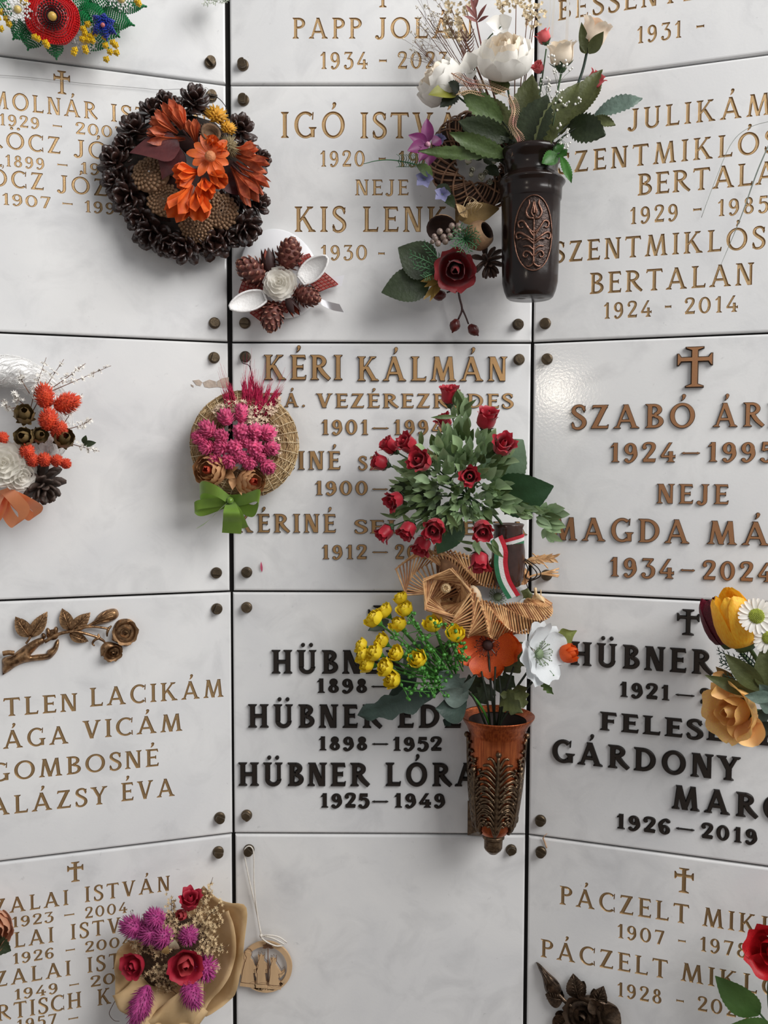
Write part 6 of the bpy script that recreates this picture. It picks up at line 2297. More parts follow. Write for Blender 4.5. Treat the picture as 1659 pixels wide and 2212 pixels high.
# ================================================================== copper vase with acanthus casting
def copper_vase():
    T = Thing('copper_vase', 'conical copper grave vase wrapped in cast bronze acanthus leaves', 'vase', FCR, 1072, 1700)
    k = T.k
    Z = .060
    m_c = mat('copper', (196, 108, 62), .24, .9, .3, 12, .12, 60, stretch=(40, 2, 40), rgb2=(150, 74, 44))
    m_b = mat('cast_bronze', (118, 98, 76), .34, .8, .45, 200, .2, 400, rgb2=(72, 56, 42))
    top, bot = 1545, 1798
    c0 = T.p(1075, 1545, Z)
    lean = np.array([-5 * k, 0, 0])            # the body hangs slightly to the left
    ys = [1545, 1552, 1562, 1572, 1580, 1590, 1640, 1700, 1750, 1780, 1795]
    rs = [76, 74, 66, 60, 58, 57, 55, 51, 45, 40, 28]

    def R_at(y):
        return np.interp(y, ys, rs)

    def ax(y):
        return c0 + np.array([-6 * (y - 1545) / 250, -(y - 1545), 0]) * k

    def cyl(a, y, ex=0.0):
        return ax(y) + np.array([math.sin(a), 0, math.cos(a)]) * (R_at(y) + ex) * k
    n = 48

    def shell(lst, off=0.0):
        V = []
        for y, r in lst:
            for q in range(n):
                a = 2 * PI * q / n
                V.append(ax(y) + np.array([math.sin(a), 0, math.cos(a)]) * r * k)
        return np.array(V), grid_faces(len(lst), n, True)
    mb = MB()
    mb.add(*shell([(1555, 60), (1549, 70), (1546, 74.5), (1544, 76), (1545, 77), (1548, 76), (1556, 71), (1566, 64), (1572, 62), (1576, 60), (1580, 58), (1586, 56.5)] + [(y, R_at(y)) for y in (1600, 1640, 1700, 1750, 1780, 1795)]))
    cup = mb.build('copper_cup', m_c, T.o)
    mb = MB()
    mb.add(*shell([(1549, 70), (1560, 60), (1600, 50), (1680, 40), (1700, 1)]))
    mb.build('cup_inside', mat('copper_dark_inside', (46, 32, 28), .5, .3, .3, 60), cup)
    # bronze acanthus leaves: ribs fanning from a midrib
    mb = MB()

    def rib(pts, r0, r1, ex=2.5):
        q = catmull(pts, 10)
        mb.add(*tube([cyl(a, y, ex) for a, y in q], [r0 * k, r1 * k], 6))

    def blob(a, y, r, ex=3):
        V, F = ball(r * k, 8, 6)
        mb.add(V + cyl(a, y, ex), F)
    for ac, ytop, ybot in ((.1, 1610, 1790), (-.85, 1650, 1790), (1.05, 1648, 1790), (-2.2, 1600, 1790), (2.4, 1600, 1790), (-1.5, 1588, 1785), (1.65, 1588, 1785)):
        rib([(ac, ybot), (ac, (ytop + ybot) / 2), (ac, ytop)], 3.2, 3.2, 3.5)
        rib([(ac - .05, ybot), (ac - .06, (ytop + ybot) / 2), (ac - .03, ytop + 14)], 2, 1.4)
        rib([(ac + .05, ybot), (ac + .06, (ytop + ybot) / 2), (ac + .03, ytop + 14)], 2, 1.4)
        blob(ac, ytop - 1, 6.5, 5)
        for i in range(13):
            y = ytop + 20 + (ybot - ytop - 34) * i / 12
            for s in (-1, 1):
                w = .34 + .34 * math.sin(PI * (i / 12) ** .8) + .06 * (i % 3)
                rib([(ac + s * .04, y + 10), (ac + s * w * .55, y - 8), (ac + s * w, y - 12 + 5 * (i % 3))], 3.3, 2.4, 2.5)
                if i % 3 == 2:
                    blob(ac + s * w, y - 8, 3.6)
                if i % 3 == 0:
                    blob(ac + s * w * 1.02, y - 10, 2.8)
    mb.build('acanthus_casting', m_b, T.o)
    mb = MB()
    mb.add(*shell([(1780, 34), (1790, 29), (1797, 24), (1800, 22), (1802, 23), (1806, 23), (1808, 20), (1810, 19.5), (1828, 19), (1832, 17), (1840, 9), (1842, 1)]))
    mb.build('foot_finial', m_b, T.o, False)
    # square mount
    a, b = T.p(1012, 1722, .0), T.p(1070, 1798, .0)
    mb = MB()
    z1 = .014
    V = np.array([(a[0], a[1], -.004), (b[0], a[1], -.004), (b[0], b[1], -.004), (a[0], b[1], -.004), (a[0], a[1], z1), (b[0], a[1], z1), (b[0], b[1], z1), (a[0], b[1], z1), (a[0] + .012, a[1] - .01, z1 + .012), (b[0] - .004, a[1] - .01, z1 + .012), (b[0] - .004, b[1] + .01, z1 + .012), (a[0] + .012, b[1] + .01, z1 + .012)])
    mb.add(V, grid_faces(3, 4, True) + [(8, 9, 10, 11)])
    mb.add(*tube([T.p(1050, 1760, z1), T.p(1064, 1758, Z - .02)], 14 * k, 12))
    mb.build('wall_mount', m_b, T.o, False)


copper_vase()
CZ = .060
G_C = 'artificial flowers in the copper vase'


# yellow ranunculus bush
def yellow_bush():
    T = Thing('yellow_flower_bush', 'artificial bush of small yellow buds with bright green sprigs', 'flowers', FCR, 1068, 1550, CZ, G_C)
    k = T.k
    rng = random.Random(61)
    m_y = mat('petal_yellow', (250, 226, 52), .5, 0, .2, 50, rgb2=(232, 198, 34), rnd=.06, trans=.2)
    m_g = mat('plastic_green', (78, 146, 58), .4, 0, .2, 60, rnd=.1, trans=.1)
    fl = [(866, 1294, .075, 15), (876, 1318, .085, 18), (810, 1338, .085, 20), (832, 1322, .075, 18), (862, 1350, .085, 19), (936, 1350, .095, 19), (984, 1371, .1, 19), (826, 1386, .085, 18), (782, 1396, .08, 16), (786, 1416, .085, 18), (812, 1410, .095, 19), (858, 1412, .1, 17), (904, 1424, .105, 19), (796, 1434, .09, 19), (834, 1442, .1, 19), (850, 1468, .1, 19)]
    H = T.p(985, 1470, .07)
    ms = MB()
    ms.add(*tube(catmull([T.p(1062, 1575, .06), T.p(1035, 1520, .07), H], 10), 3 * k, 6))
    for x, y, z, r in fl:
        E = T.p(x, y, z)
        d = nrm(E - H + OUT * .02 + UP * .012)
        E = E - d * r * .5 * k
        ms.add(*tube(catmull([H, H * .5 + E * .5 - UP * .004, E], 9), [2.6 * k, 2.2 * k], 5))
    ms.build('stems', m_g, T.o)
    for i, (x, y, z, r) in enumerate(fl):
        d = nrm(T.p(x, y, z) - H + OUT * .03 + UP * .02)
        bloom(T, 'yellow_bud', T.p(x, y, z) - d * r * .5 * k, d, r * 1.3 * k, 'ranun', m_y, m_g, i, 4, 1.1, nu=5, nv=6)
    # sprigs with round leaflets
    mb = MB()
    for b, t in (((980, 1465), (900, 1370)), ((985, 1455), (935, 1340)), ((1000, 1450), (960, 1345)), ((970, 1470), (870, 1400)), ((975, 1475), (910, 1450)), ((985, 1460), (985, 1390)), ((980, 1480), (920, 1480)), ((990, 1470), (940, 1410)), ((965, 1465), (850, 1360)), ((975, 1470), (880, 1440)), ((985, 1445), (880, 1335)), ((1000, 1440), (1000, 1400)), ((975, 1490), (870, 1490))):
        B, E = T.p(*b, .075), T.p(*t, .1)
        P = catmull([B, B * .5 + E * .5 + OUT * .008, E], 9)
        mb.add(*tube(P, [1.8 * k, 1.2 * k], 4))
        for q in range(14):
            s = rng.uniform(.3, 1.05)
            p = B + (E - B) * s + OUT * .006
            e = p + np.array([rng.gauss(0, 1), rng.gauss(0, 1), rng.gauss(.4, .8)]) * 11 * k
            mb.add(*tube([p, e], 1.1 * k, 3, False))
            V, F = ball(1, 6, 5, (4.2 * k, 5.5 * k, 2.6 * k))
            mb.add(place(V, e, frame(nrm(np.array([rng.gauss(0, 1), rng.gauss(0, 1), 1.2])))), F)
    mb.build('leaf_sprigs', m_g, T.o)
    m_d = mat('leaf_slate_green', (58, 76, 68), .5, 0, .3, 60, .3, 200, trans=.1)
    m_dl = mat('leaf_silver_green', (116, 132, 124), .5, 0, .3, 60, .3, 200, trans=.15)
    lob = [.1, .4, .55, .95, .6, .9, .5, .6, .03]
    for b, t, w, m, wd in (((950, 1490, .07), (772, 1545, .085), 66, m_d, lob), ((1000, 1490, .07), (950, 1450, .095), 62, m_dl, lob), ((1008, 1520, .07), (940, 1530, .1), 74, m_d, OVAL), ((1010, 1510, .075), (950, 1490, .1), 50, m_dl, OVAL), ((985, 1530, .06), (960, 1568, .08), 36, m_d, lob), ((880, 1400, .06), (930, 1440, .07), 70, m_dl, OVAL), ((840, 1340, .06), (795, 1362, .065), 26, m_dl, OVAL), ((900, 1460, .055), (850, 1480, .065), 40, m_d, OVAL), ((990, 1500, .08), (1028, 1458, .1), 16, m_dl, LANCE), ((940, 1400, .055), (975, 1430, .06), 50, M_GREEN_D, OVAL), ((900, 1480, .055), (836, 1510, .07), 52, m_d, OVAL)):
        put_leaf(T, T.o, b, t, w, m, widths=wd, rows=22, ruf=.002)


yellow_bush()


def anemone(name, lab, c, d, R, m, m_c, stem_pts, sp='anemone', squash=1.0, seed=1):
    T = Thing(name, lab, 'flower', FCR, 1070, 1550, CZ, G_C)
    k = T.k
    mb = MB()
    px_tube(T, mb, [(1072, 1575, CZ)] + stem_pts + [c], [2.8, 2.4], 6, 16)
    mb.build('stem', M_STEM_D, T.o)
    P = T.p(*c)
    rng = random.Random(seed)
    mb = MB()
    X = frame(nrm(d), (0.03, 1, 0.02))
    V, F = ball(.2 * R * k, 12, 7, (1, 1, .6))
    mb.add(place(V, P + nrm(d) * .14 * R * k, X), F)
    for q in range(44):
        a, rr = q * 2.4, .30 + .16 * rng.random()
        e = np.array([rr * math.cos(a), rr * math.sin(a), .28 + .1 * rng.random()]) * R * k
        mb.add(*tube([P + X @ (e * np.array([.35, .35, .4])), P + X @ e], .5 * k, 3))
        V, F = ball(.028 * R * k, 5, 4)
        mb.add(V + P + X @ e, F)
    o = mb.build('flower_centre', m_c, T.o)
    bloom_petals(o, P, d, R * k, sp, m, seed, squash=squash, nu=9, nv=9)
    return T


M_OR = mat('petal_orange_red', (214, 72, 26), .5, 0, .3, 40, rgb2=(238, 110, 34), rnd=.06, trans=.25)
T = anemone('orange_anemone', 'orange red poppy anemone with dark centre under the straw horn', (1054, 1392, .052), (-.02, .0, .98), 63, M_OR, mat('dark_stamens', (66, 34, 30), .7, 0, .3, 90), [(1062, 1500, .07)], seed=4)
M_WA = mat('petal_anemone_white', (232, 236, 238), .5, 0, .08, 40, rnd=.03, trans=.25)
M_ST = mat('green_stamens', (120, 138, 104), .7, 0, .3, 90)
T = anemone('white_anemone', 'white anemone facing right beside the orange one', (1158, 1412, .078), (.7, .1, .6), 62, M_WA, M_ST, [(1100, 1510, .07), (1140, 1450, .075)], seed=6)
for b, t, w in (((1120, 1480, .075), (1130, 1530, .1), 40), ((1130, 1500, .08), (1080, 1500, .09), 26)):
    put_leaf(T, T.o, b, t, w, M_GREEN_O, widths=[.1, .5, .9, .6, 1, .5, .7, .03], rows=20)
T = anemone('white_anemone', 'shaded white anemone tucked behind the straw horn', (1075, 1292, .03), (.1, .5, .8), 52, M_WA, M_ST, [(1090, 1480, .05), (1085, 1380, .03)], seed=9)
T = anemone('orange_bud', 'orange half-open bud behind the white anemone on the right', (1212, 1412, .06), (.75, .2, .4), 34, M_OR, M_STEM, [(1110, 1520, .06), (1180, 1440, .055)], 'cup', seed=3)
T = Thing('anemone_foliage', 'green lobed leaves and stems rising from the copper vase', 'leaves', FCR, 1070, 1550, CZ, G_C)
k = T.k
mb = MB()
for p in ([(1060, 1578, .06), (1052, 1510, .072), (1040, 1450, .07)], [(1068, 1578, .06), (1068, 1500, .078), (1070, 1440, .07)], [(1078, 1578, .06), (1090, 1500, .07), (1110, 1440, .06)], [(1054, 1578, .06), (1030, 1520, .07), (1010, 1490, .075)], [(1074, 1578, .06), (1082, 1510, .08), (1078, 1460, .075)]):
    px_tube(T, mb, p, [2.6, 2.2], 6, 10)
mb.build('stem', M_STEM_D, T.o)
lob = [.1, .5, .9, .6, 1.0, .55, .75, .3, .03]
for b, t, w, m in (((1085, 1500, .08), (1128, 1540, .11), 50, M_GREEN_O), ((1090, 1450, .05), (1150, 1385, .045), 60, M_GREEN_O), ((1160, 1400, .05), (1246, 1362, .06), 52, mat('leaf_yellow_green', (150, 160, 88), .5, 0, .3, 60, .3, 200, trans=.25)), ((1050, 1480, .045), (1000, 1475, .045), 60, M_GREEN_D), ((1100, 1420, .05), (1130, 1400, .05), 60, M_GREEN), ((1130, 1310, .03), (1140, 1270, .035), 40, M_GREEN_O), ((1170, 1470, .06), (1196, 1500, .075), 22, M_GREEN), ((1110, 1340, .03), (1150, 1330, .03), 50, M_GREEN_O), ((1060, 1480, .05), (1030, 1520, .06), 50, M_GREEN_D), ((1170, 1450, .065), (1196, 1460, .08), 26, M_GREEN_B), ((1070, 1490, .05), (1110, 1460, .05), 60, M_GREEN_D)):
    put_leaf(T, T.o, b, t, w, m, widths=lob, rows=22, ruf=.002)


# ================================================================== bronze reliefs fixed to plaques
class OnPlaque:
    def __init__(s, key, px, py):
        s.o, s.F, cx, cy = PLAQUE[key]
        s.a = np.array([cx, cy, 0.0])
        s.k = s.F.mpp(px, py)

    p = Thing.p
    pts = Thing.pts


def relief(T, mb, poly, h, z0=0.0, step=4.0, edge=14.0, mi=0):
    """a cushion-shaped casting with the given pixel outline"""
    P = catmull(poly + [poly[0]], len(poly) * 4 + 1)[:-1]
    A = sum(P[i][0] * P[(i + 1) % len(P)][1] - P[(i + 1) % len(P)][0] * P[i][1] for i in range(len(P)))
    if A > 0:
        P = P[::-1]
    x0, y0, x1, y1 = P[:, 0].min(), P[:, 1].min(), P[:, 0].max(), P[:, 1].max()
    pts = [Vector((a, -b)) for a, b in P]
    n = len(pts)
    G = [(x, y) for x in np.arange(x0, x1, step) for y in np.arange(y0, y1, step)]
    Q = np.roll(P, -1, 0)

    def dist(x, y):
        d = Q - P
        t = np.clip(((x - P[:, 0]) * d[:, 0] + (y - P[:, 1]) * d[:, 1]) / ((d * d).sum(1) + 1e-9), 0, 1)
        return np.sqrt(((P + d * t[:, None] - np.array([x, y])) ** 2).sum(1)).min()
    verts = list(pts)
    for x, y in G:
        c = ((P[:, 1] > y) != (Q[:, 1] > y)) & (x < (Q[:, 0] - P[:, 0]) * (y - P[:, 1]) / (Q[:, 1] - P[:, 1] + 1e-12) + P[:, 0])
        if c.sum() % 2 and dist(x, y) > step * .5:
            verts.append(Vector((x, -y)))
    ov, oe, of, _, _, oi = delaunay_2d_cdt(verts, [], [list(range(n))], 1, 1e-6, True)
    V, keep = [], []
    for v in ov:
        d = dist(v.x, -v.y)
        f = min(1, d / edge)
        V.append(T.p(v.x, -v.y, z0 + h * math.sqrt(max(0, 1 - (1 - f) ** 2))))
    for f, o in zip(of, oi):
        if len(o):
            a, b, c = ov[f[0]], ov[f[1]], ov[f[2]]
            keep.append(tuple(f) if (b - a).cross(c - a) > 0 else tuple(f)[::-1])
    mb.add(np.array(V), keep, mi)
    rim = [T.p(a, b, z0) for a, b in P] + [T.p(a, b, 0) for a, b in P]
    mb.add(np.array(rim), [(i, (i + 1) % n, (i + 1) % n + n, i + n) for i in range(n)], mi)


M_BR = mat('relief_bronze', (176, 138, 100), .36, .8, .4, 160, .2, 400, rgb2=(96, 70, 48))
M_BRD = mat('relief_bronze_dark', (104, 86, 70), .36, .8, .45, 160, .2, 400, rgb2=(58, 46, 38))


def relief_leaf(T, parent, b, t, w, m, h=.005):
    o = put_leaf(T, parent, (*b, h), (*t, h * .7), w, m, name='bronze_leaf', widths=OVAL, serr=.1, nserr=10, rows=22, cols=9, bend=.5, fold=.12)
    B, E = T.p(*b, h + .0012), T.p(*t, h * .7 + .0012)
    X = lframe(E - B)
    L = np.linalg.norm(E - B)
    mb = MB()
    mb.add(*tube([B + X @ np.array([0, L * s, .0035 * math.sin(PI * s)]) for s in np.linspace(0, .95, 8)], [1.8 * T.k, .8 * T.k], 5))
    for i in range(5):
        s = .18 + .14 * i
        for sg in (-1, 1):
            a = B + X @ np.array([0, L * s, .0035 * math.sin(PI * s)])
            e = B + X @ np.array([sg * w * T.k * .36 * math.sin(PI * (s + .1)), L * (s + .16), .0025])
            mb.add(*tube([a, e], [.9 * T.k, .5 * T.k], 4))
    V, F = leafy(L * .98, w * T.k * .46, OVAL, rows=10, cols=3)
    mb.add(place(V + np.array([0, 0, -h]), B, X), F)
    mb.build('leaf_veins', m, parent)
    return o


def relief_rose(T, parent, x, y, r, m, d=(0, 0, 1), z=.004, seed=0, sq=.45):
    bloom_petals(parent, T.p(x, y, z), nrm(d), r * T.k, 'rose', m, seed, 'bronze_petal', squash=sq)


def hand_relief():
    T = OnPlaque(('L', 3), 150, 1380)
    q = lambda L: [(x / 5.184, 1290 + y / 5.184) for x, y in L]
    mb = MB()
    relief(T, mb, q([(30, 872), (24, 780), (28, 690), (90, 662), (150, 640), (210, 590), (310, 520), (400, 470), (465, 452), (500, 475), (492, 512), (440, 545), (390, 600), (345, 650), (420, 640), (515, 630), (532, 596), (590, 560), (620, 500), (655, 470), (662, 520), (650, 580), (615, 640), (560, 690), (480, 705), (350, 720), (260, 740), (180, 775), (110, 825)]), .0085, .002)
    for c, rx, ry, rt in (((545, 392), 26, 52, -.3), ((625, 376), 28, 48, .1), ((490, 432), 24, 34, -.4), ((590, 420), 70, 60, 0)):
        relief(T, mb, [((c[0] + rx * math.cos(a) * math.cos(rt) - ry * math.sin(a) * math.sin(rt)) / 5.184, 1290 + (c[1] + rx * math.cos(a) * math.sin(rt) + ry * math.sin(a) * math.cos(rt)) / 5.184) for a in np.linspace(0, 2 * PI, 9)[:-1]], .005 if rx < 60 else .002, .001, 2.5, 5)
    # thumbnail
    V, F = ball(1, 8, 6, (6.5 * T.k, 4 * T.k, 1.5 * T.k))
    mb.add(place(V, T.p(456 / 5.184, 1290 + 490 / 5.184, .0095), rotz(.6)), F)
    hand = mb.build('bronze_hand', M_BR, T.o)
    tag(hand, 'bronze hand holding rose stems')
    mb = MB()
    for pts, r in (([(500, 500), (640, 420), (780, 385), (880, 390), (1000, 420), (1110, 455)], [4, 3.4, 2.8]), ([(790, 385), (930, 342), (1060, 332), (1210, 352)], [3, 2.6]), ([(930, 342), (1020, 302), (1100, 240)], [2.4, 2.4]), ([(160, 625), (90, 620), (32, 632)], [5, 5.5]), ([(340, 440), (320, 480), (290, 520)], [2.4, 2.4])):
        px_tube(T, mb, [(a, b, .008) for a, b in q(pts)], r, 7, 16)
    mb.build('bronze_stem', M_BR, hand)
    for b, t, w in (((330, 445), (172, 218), 150), ((345, 445), (530, 162), 150), ((785, 372), (695, 125), 145), ((800, 376), (1012, 172), 150), ((780, 420), (992, 495), 105)):
        relief_leaf(T, hand, *q([b, t]), w / 5.184, M_BR)
    mb = MB()
    relief(T, mb, q([(990, 312), (1040, 290), (1080, 220), (1150, 160), (1250, 128), (1310, 140), (1330, 200), (1290, 250), (1200, 290), (1100, 310)]), .009, .002, 3, 12)
    for a, b in (((1020, 300), (1290, 150)), ((1030, 305), (1300, 200)), ((1060, 290), (1200, 150)), ((1060, 305), (1240, 262))):
        px_tube(T, mb, [(*q([a])[0], .008), (*q([((a[0] + b[0]) / 2, (a[1] + b[1]) / 2 - 8)])[0], .0125), (*q([b])[0], .009)], [1, 1.8, 1], 5, 8)
    mb.build('bronze_bud', M_BR, hand)
    mb = MB()
    relief(T, mb, q([(1250, 480), (1270, 340), (1330, 255), (1450, 245), (1520, 310), (1542, 420), (1500, 490), (1420, 550), (1330, 520)]), .006, .001, 4)
    relief(T, mb, q([(1130, 660), (1130, 560), (1190, 500), (1300, 520), (1370, 560), (1360, 640), (1300, 690), (1220, 655)]), .005, .001, 4)
    for pts in ([(1110, 455), (1060, 480), (1035, 520), (1060, 545)], [(1110, 455), (1100, 410)], [(1110, 460), (1160, 490), (1180, 520)], [(1215, 352), (1200, 400), (1200, 440)], [(1215, 352), (1250, 320)]):
        px_tube(T, mb, [(*c, .008) for c in q(pts)], [3.5, 1.6], 6, 8)
    rb = mb.build('bronze_rose', M_BR, hand)
    x, y = q([(1405, 390)])[0]
    relief_rose(T, hand, x, y, 27, M_BR, (0, 0, 1), .005, 3)
    x, y = q([(1250, 600)])[0]
    relief_rose(T, hand, x, y, 21, M_BR, (.3, -.4, .9), .005, 5, .6)


hand_relief()


def rose_relief():
    T = OnPlaque(('R', 4), 1250, 2160)
    mb = MB()
    relief(T, mb, [(1158, 2078), (1166, 2082), (1184, 2100), (1204, 2118), (1213, 2138), (1208, 2150), (1192, 2150), (1178, 2140), (1172, 2112), (1164, 2094)], .010, .002, 3, 14)
    for a, b in (((1160, 2080), (1208, 2126)), ((1162, 2082), (1200, 2145)), ((1170, 2092), (1182, 2140)), ((1172, 2094), (1210, 2140))):
        px_tube(T, mb, [(*a, .006), ((a[0] + b[0]) / 2, (a[1] + b[1]) / 2, .0125), (*b, .009)], [1, 1.8, .8], 5, 8)
    px_tube(T, mb, [(1205, 2146, .007), (1220, 2162, .009), (1238, 2176, .009)], [4, 5], 7, 8)
    relief(T, mb, [(1218, 2190), (1226, 2164), (1250, 2152), (1280, 2150), (1312, 2162), (1336, 2180), (1334, 2215), (1300, 2250), (1240, 2255), (1216, 2230)], .010, .002, 5, 20)
    o = mb.build('bronze_rose', M_BRD, T.o)
    tag(o, 'dark bronze rose relief')
    for b, t, w in (((1250, 2158), (1238, 2103), 42), ((1285, 2175), (1304, 2130), 36), ((1216, 2160), (1178, 2148), 40), ((1230, 2200), (1196, 2225), 46)):
        relief_leaf(T, o, b, t, w, M_BRD, .007)
    relief_rose(T, o, 1262, 2190, 44, M_BRD, (-.2, .1, 1), .008, 4, .5)
    for b, t, w in (((1290, 2200, .012), (1336, 2182, .012), 60), ((1280, 2215, .012), (1320, 2240, .014), 60), ((1300, 2185, .016), (1276, 2160, .02), 34)):
        put_leaf(T, o, b, t, w, M_BRD, name='bronze_petal', widths=PETAL, bend=.8, curl=.2)


rose_relief()


# ================================================================== dried bouquet in brown paper
def kraft_bouquet():
    T = Thing('paper_wrapped_bouquet', 'dried pink and crimson bouquet wrapped in brown paper', 'bouquet', FCL, 385, 2080)
    k = T.k
    rng = random.Random(71)
    m_k = mat('kraft_paper', (226, 196, 150), .75, 0, .14, 30, .25, 60, trans=.25, rgb2=(206, 172, 122))

    def sheet(name, inner, outer, bul=.006, n=22, m=9, seed=0):
        r2 = random.Random(seed)
        A, B = catmull(T.pts(inner), n), catmull(T.pts(outer), n)
        G = []
        for i in range(n):
            for j in range(m):
                s = j / (m - 1)
                p = A[i] * (1 - s) + B[i] * s
                p = p + OUT * (bul * math.sin(PI * s) + .0022 * math.sin(i * .9 + seed) * s + .001 * r2.uniform(-1, 1) * s)
                G.append(p)
        V, F = thicken(np.array(G), grid_faces(n, m), n, m, .0005)
        mb = MB()
        mb.add(V, F)
        return mb.build(name, m_k, T.o)
    sheet('paper_sheet', [(395, 1985, .03), (420, 2040, .022), (425, 2090, .022), (405, 2150, .03), (380, 2190, .04)], [(440, 1912, .05), (475, 1945, .05), (531, 1958, .062), (527, 2040, .07), (520, 2100, .072), (500, 2160, .07), (445, 2194, .075)], -.008, 30, 10, 1)
    sheet('paper_sheet', [(440, 2000, .03), (440, 2050, .03), (425, 2110, .032), (400, 2160, .04)], [(494, 1965, .055), (510, 2030, .066), (500, 2100, .072), (455, 2165, .076), (425, 2200, .08)], -.004, 24, 8, 2)
    sheet('paper_sheet', [(330, 2030, .028), (318, 2080, .025), (330, 2130, .03), (350, 2180, .04)], [(283, 2032, .05), (256, 2050, .055), (248, 2085, .06), (249, 2130, .062), (252, 2175, .064)], .004, 24, 8, 3)
    sheet('paper_sheet', [(300, 2100, .05), (330, 2130, .06), (370, 2120, .06), (420, 2120, .055)], [(242, 2152, .07), (262, 2185, .085), (306, 2214, .095), (370, 2240, .09), (410, 2235, .085), (450, 2185, .08)], .010, 28, 9, 4)
    sheet('paper_sheet', [(335, 2185, .085), (365, 2160, .092), (400, 2135, .09), (440, 2110, .08)], [(300, 2212, .092), (340, 2224, .085), (400, 2226, .08), (440, 2195, .078)], .006, 22, 7, 5)
    # dark mass filling the background behind the flowers
    mb = MB()
    V, F = ball(1, 18, 10, (82 * k, 92 * k, 22 * k))
    mb.add(V + T.p(370, 2060, .03), F)
    mb.build('dark_filler', mat('dark_filler', (86, 62, 44), .9, 0, .5, 180, .8, 200), T.o)
    m_c = mat('crimson_strawflower', (196, 44, 66), .55, 0, .3, 100, .2, 300, rgb2=(150, 24, 48), rnd=.08, trans=.15)
    m_cl = mat('coral_strawflower', (214, 82, 88), .55, 0, .3, 100, .2, 300, rnd=.08, trans=.15)
    bloom(T, 'strawflower', T.p(402, 2072, .075), (.05, .05, 1), 37 * k, 'rose', [m_cl, m_cl, m_c], m_c, 2, 7, .6)
    bloom(T, 'strawflower', T.p(408, 1955, .062), (.15, .85, .5), 27 * k, 'bud', m_c, m_c, 5, 6, .7)
    bloom(T, 'strawflower', T.p(300, 2078, .068), (-.5, .1, .85), 29 * k, 'rose', m_c, m_c, 8, 6, .6)
    bloom(T, 'strawflower', T.p(397, 1975, .06), (-.4, .3, .8), 18 * k, 'cup', m_cl, m_c, 9, 4, .6)
    m_p = mat('purple_pink_head', (186, 72, 138), .6, 0, .25, 160, rgb2=(142, 44, 108), rnd=.08)
    for x, y, tx, ty, L, R in ((310, 2010, 262, 1990, 60, 22), (335, 2020, 305, 2004, 46, 22), (345, 1992, 322, 1970, 50, 20), (360, 2030, 340, 2012, 46, 22), (405, 2030, 410, 2000, 38, 19), (440, 2095, 446, 2085, 36, 25), (402, 2118, 432, 2166, 62, 22), (322, 2125, 290, 2195, 78, 23), (310, 2150, 300, 2190, 44, 22)):
        d = nrm(T.p(tx, ty, .085) - T.p(x, y, .066) + OUT * (.004 if ty < 2150 else .018))
        spiky(L * k, R * k, 150, x, .5, .05, .9).build('purple_head', m_p, T.o, True, mat4(T.p(x, y, .064 if ty < 2150 else .082), frame(d)))
    m_st = mat('statice_tan', (214, 188, 146), .8, 0, .25, 90)
    statice(T, T.o, [((375, 2040, .05), (370, 1935, .06)), ((380, 2040, .05), (355, 1970, .065)), ((385, 2040, .05), (352, 2000, .07)), ((400, 2040, .05), (460, 1895, .055)), ((405, 2040, .05), (480, 1945, .06)), ((410, 2045, .05), (478, 1990, .065)), ((410, 2050, .05), (470, 2020, .07)), ((410, 2055, .05), (455, 2050, .07)), ((390, 2060, .055), (400, 2000, .07)), ((370, 2060, .055), (330, 2040, .07)), ((365, 2060, .055), (280, 2035, .065)), ((365, 2075, .055), (330, 2090, .075)), ((370, 2080, .055), (300, 2110, .075)),
                     ((375, 2090, .055), (340, 2130, .075)), ((380, 2090, .055), (370, 2140, .075)), ((390, 2050, .055), (430, 1960, .06)), ((370, 2050, .055), (360, 2020, .075)), ((410, 2060, .06), (490, 2050, .07)), ((415, 2085, .06), (475, 2090, .075)), ((375, 2035, .055), (385, 1980, .065))], mat('statice_dark_stem', (92, 64, 46), .8, 0, .3, 90), m_st, 4.8, 11, 'statice', 40, 24)
    put_leaf(T, T.o, (375, 2050, .075), (378, 2030, .085), 22, mat('pale_bract', (216, 204, 172), .6, 0, .2, 60), widths=OVAL)
    put_leaf(T, T.o, (356, 2060, .075), (362, 2042, .085), 16, mat('yellow_bract', (206, 176, 110), .6, 0, .2, 60), widths=OVAL)
    mb = MB()
    px_tube(T, mb, [(256, 2150, .05), (243, 2172, .04), (236, 2190, .03), (246, 2204, .03), (258, 2206, .03)], .7, 4, 16)
    mb.build('loose_string', M_TWIG, T.o)


kraft_bouquet()


# ================================================================== round wooden ornament on a string
def slab(T, mb, poly, z0, z1, mi=0):
    P = [T.p(x, y, 0) for x, y in poly]
    A = sum(P[i][0] * P[(i + 1) % len(P)][1] - P[(i + 1) % len(P)][0] * P[i][1] for i in range(len(P)))
    if A < 0:
        P = P[::-1]
    n = len(P)
    ov, oe, of, _, _, oi = delaunay_2d_cdt([Vector((q[0], q[1])) for q in P], [], [list(range(n))], 1, 1e-7, True)
    F = []
    for f, o in zip(of, oi):
        if len(o):
            a, b, c = ov[f[0]], ov[f[1]], ov[f[2]]
            F.append(tuple(f) if (b - a).cross(c - a) > 0 else tuple(f)[::-1])
    mb.add([(v.x, v.y, z1) for v in ov], F, mi)
    mb.add([(q[0], q[1], z1) for q in P] + [(q[0], q[1], z0) for q in P], [(i, i + n, (i + 1) % n + n, (i + 1) % n) for i in range(n)], mi)


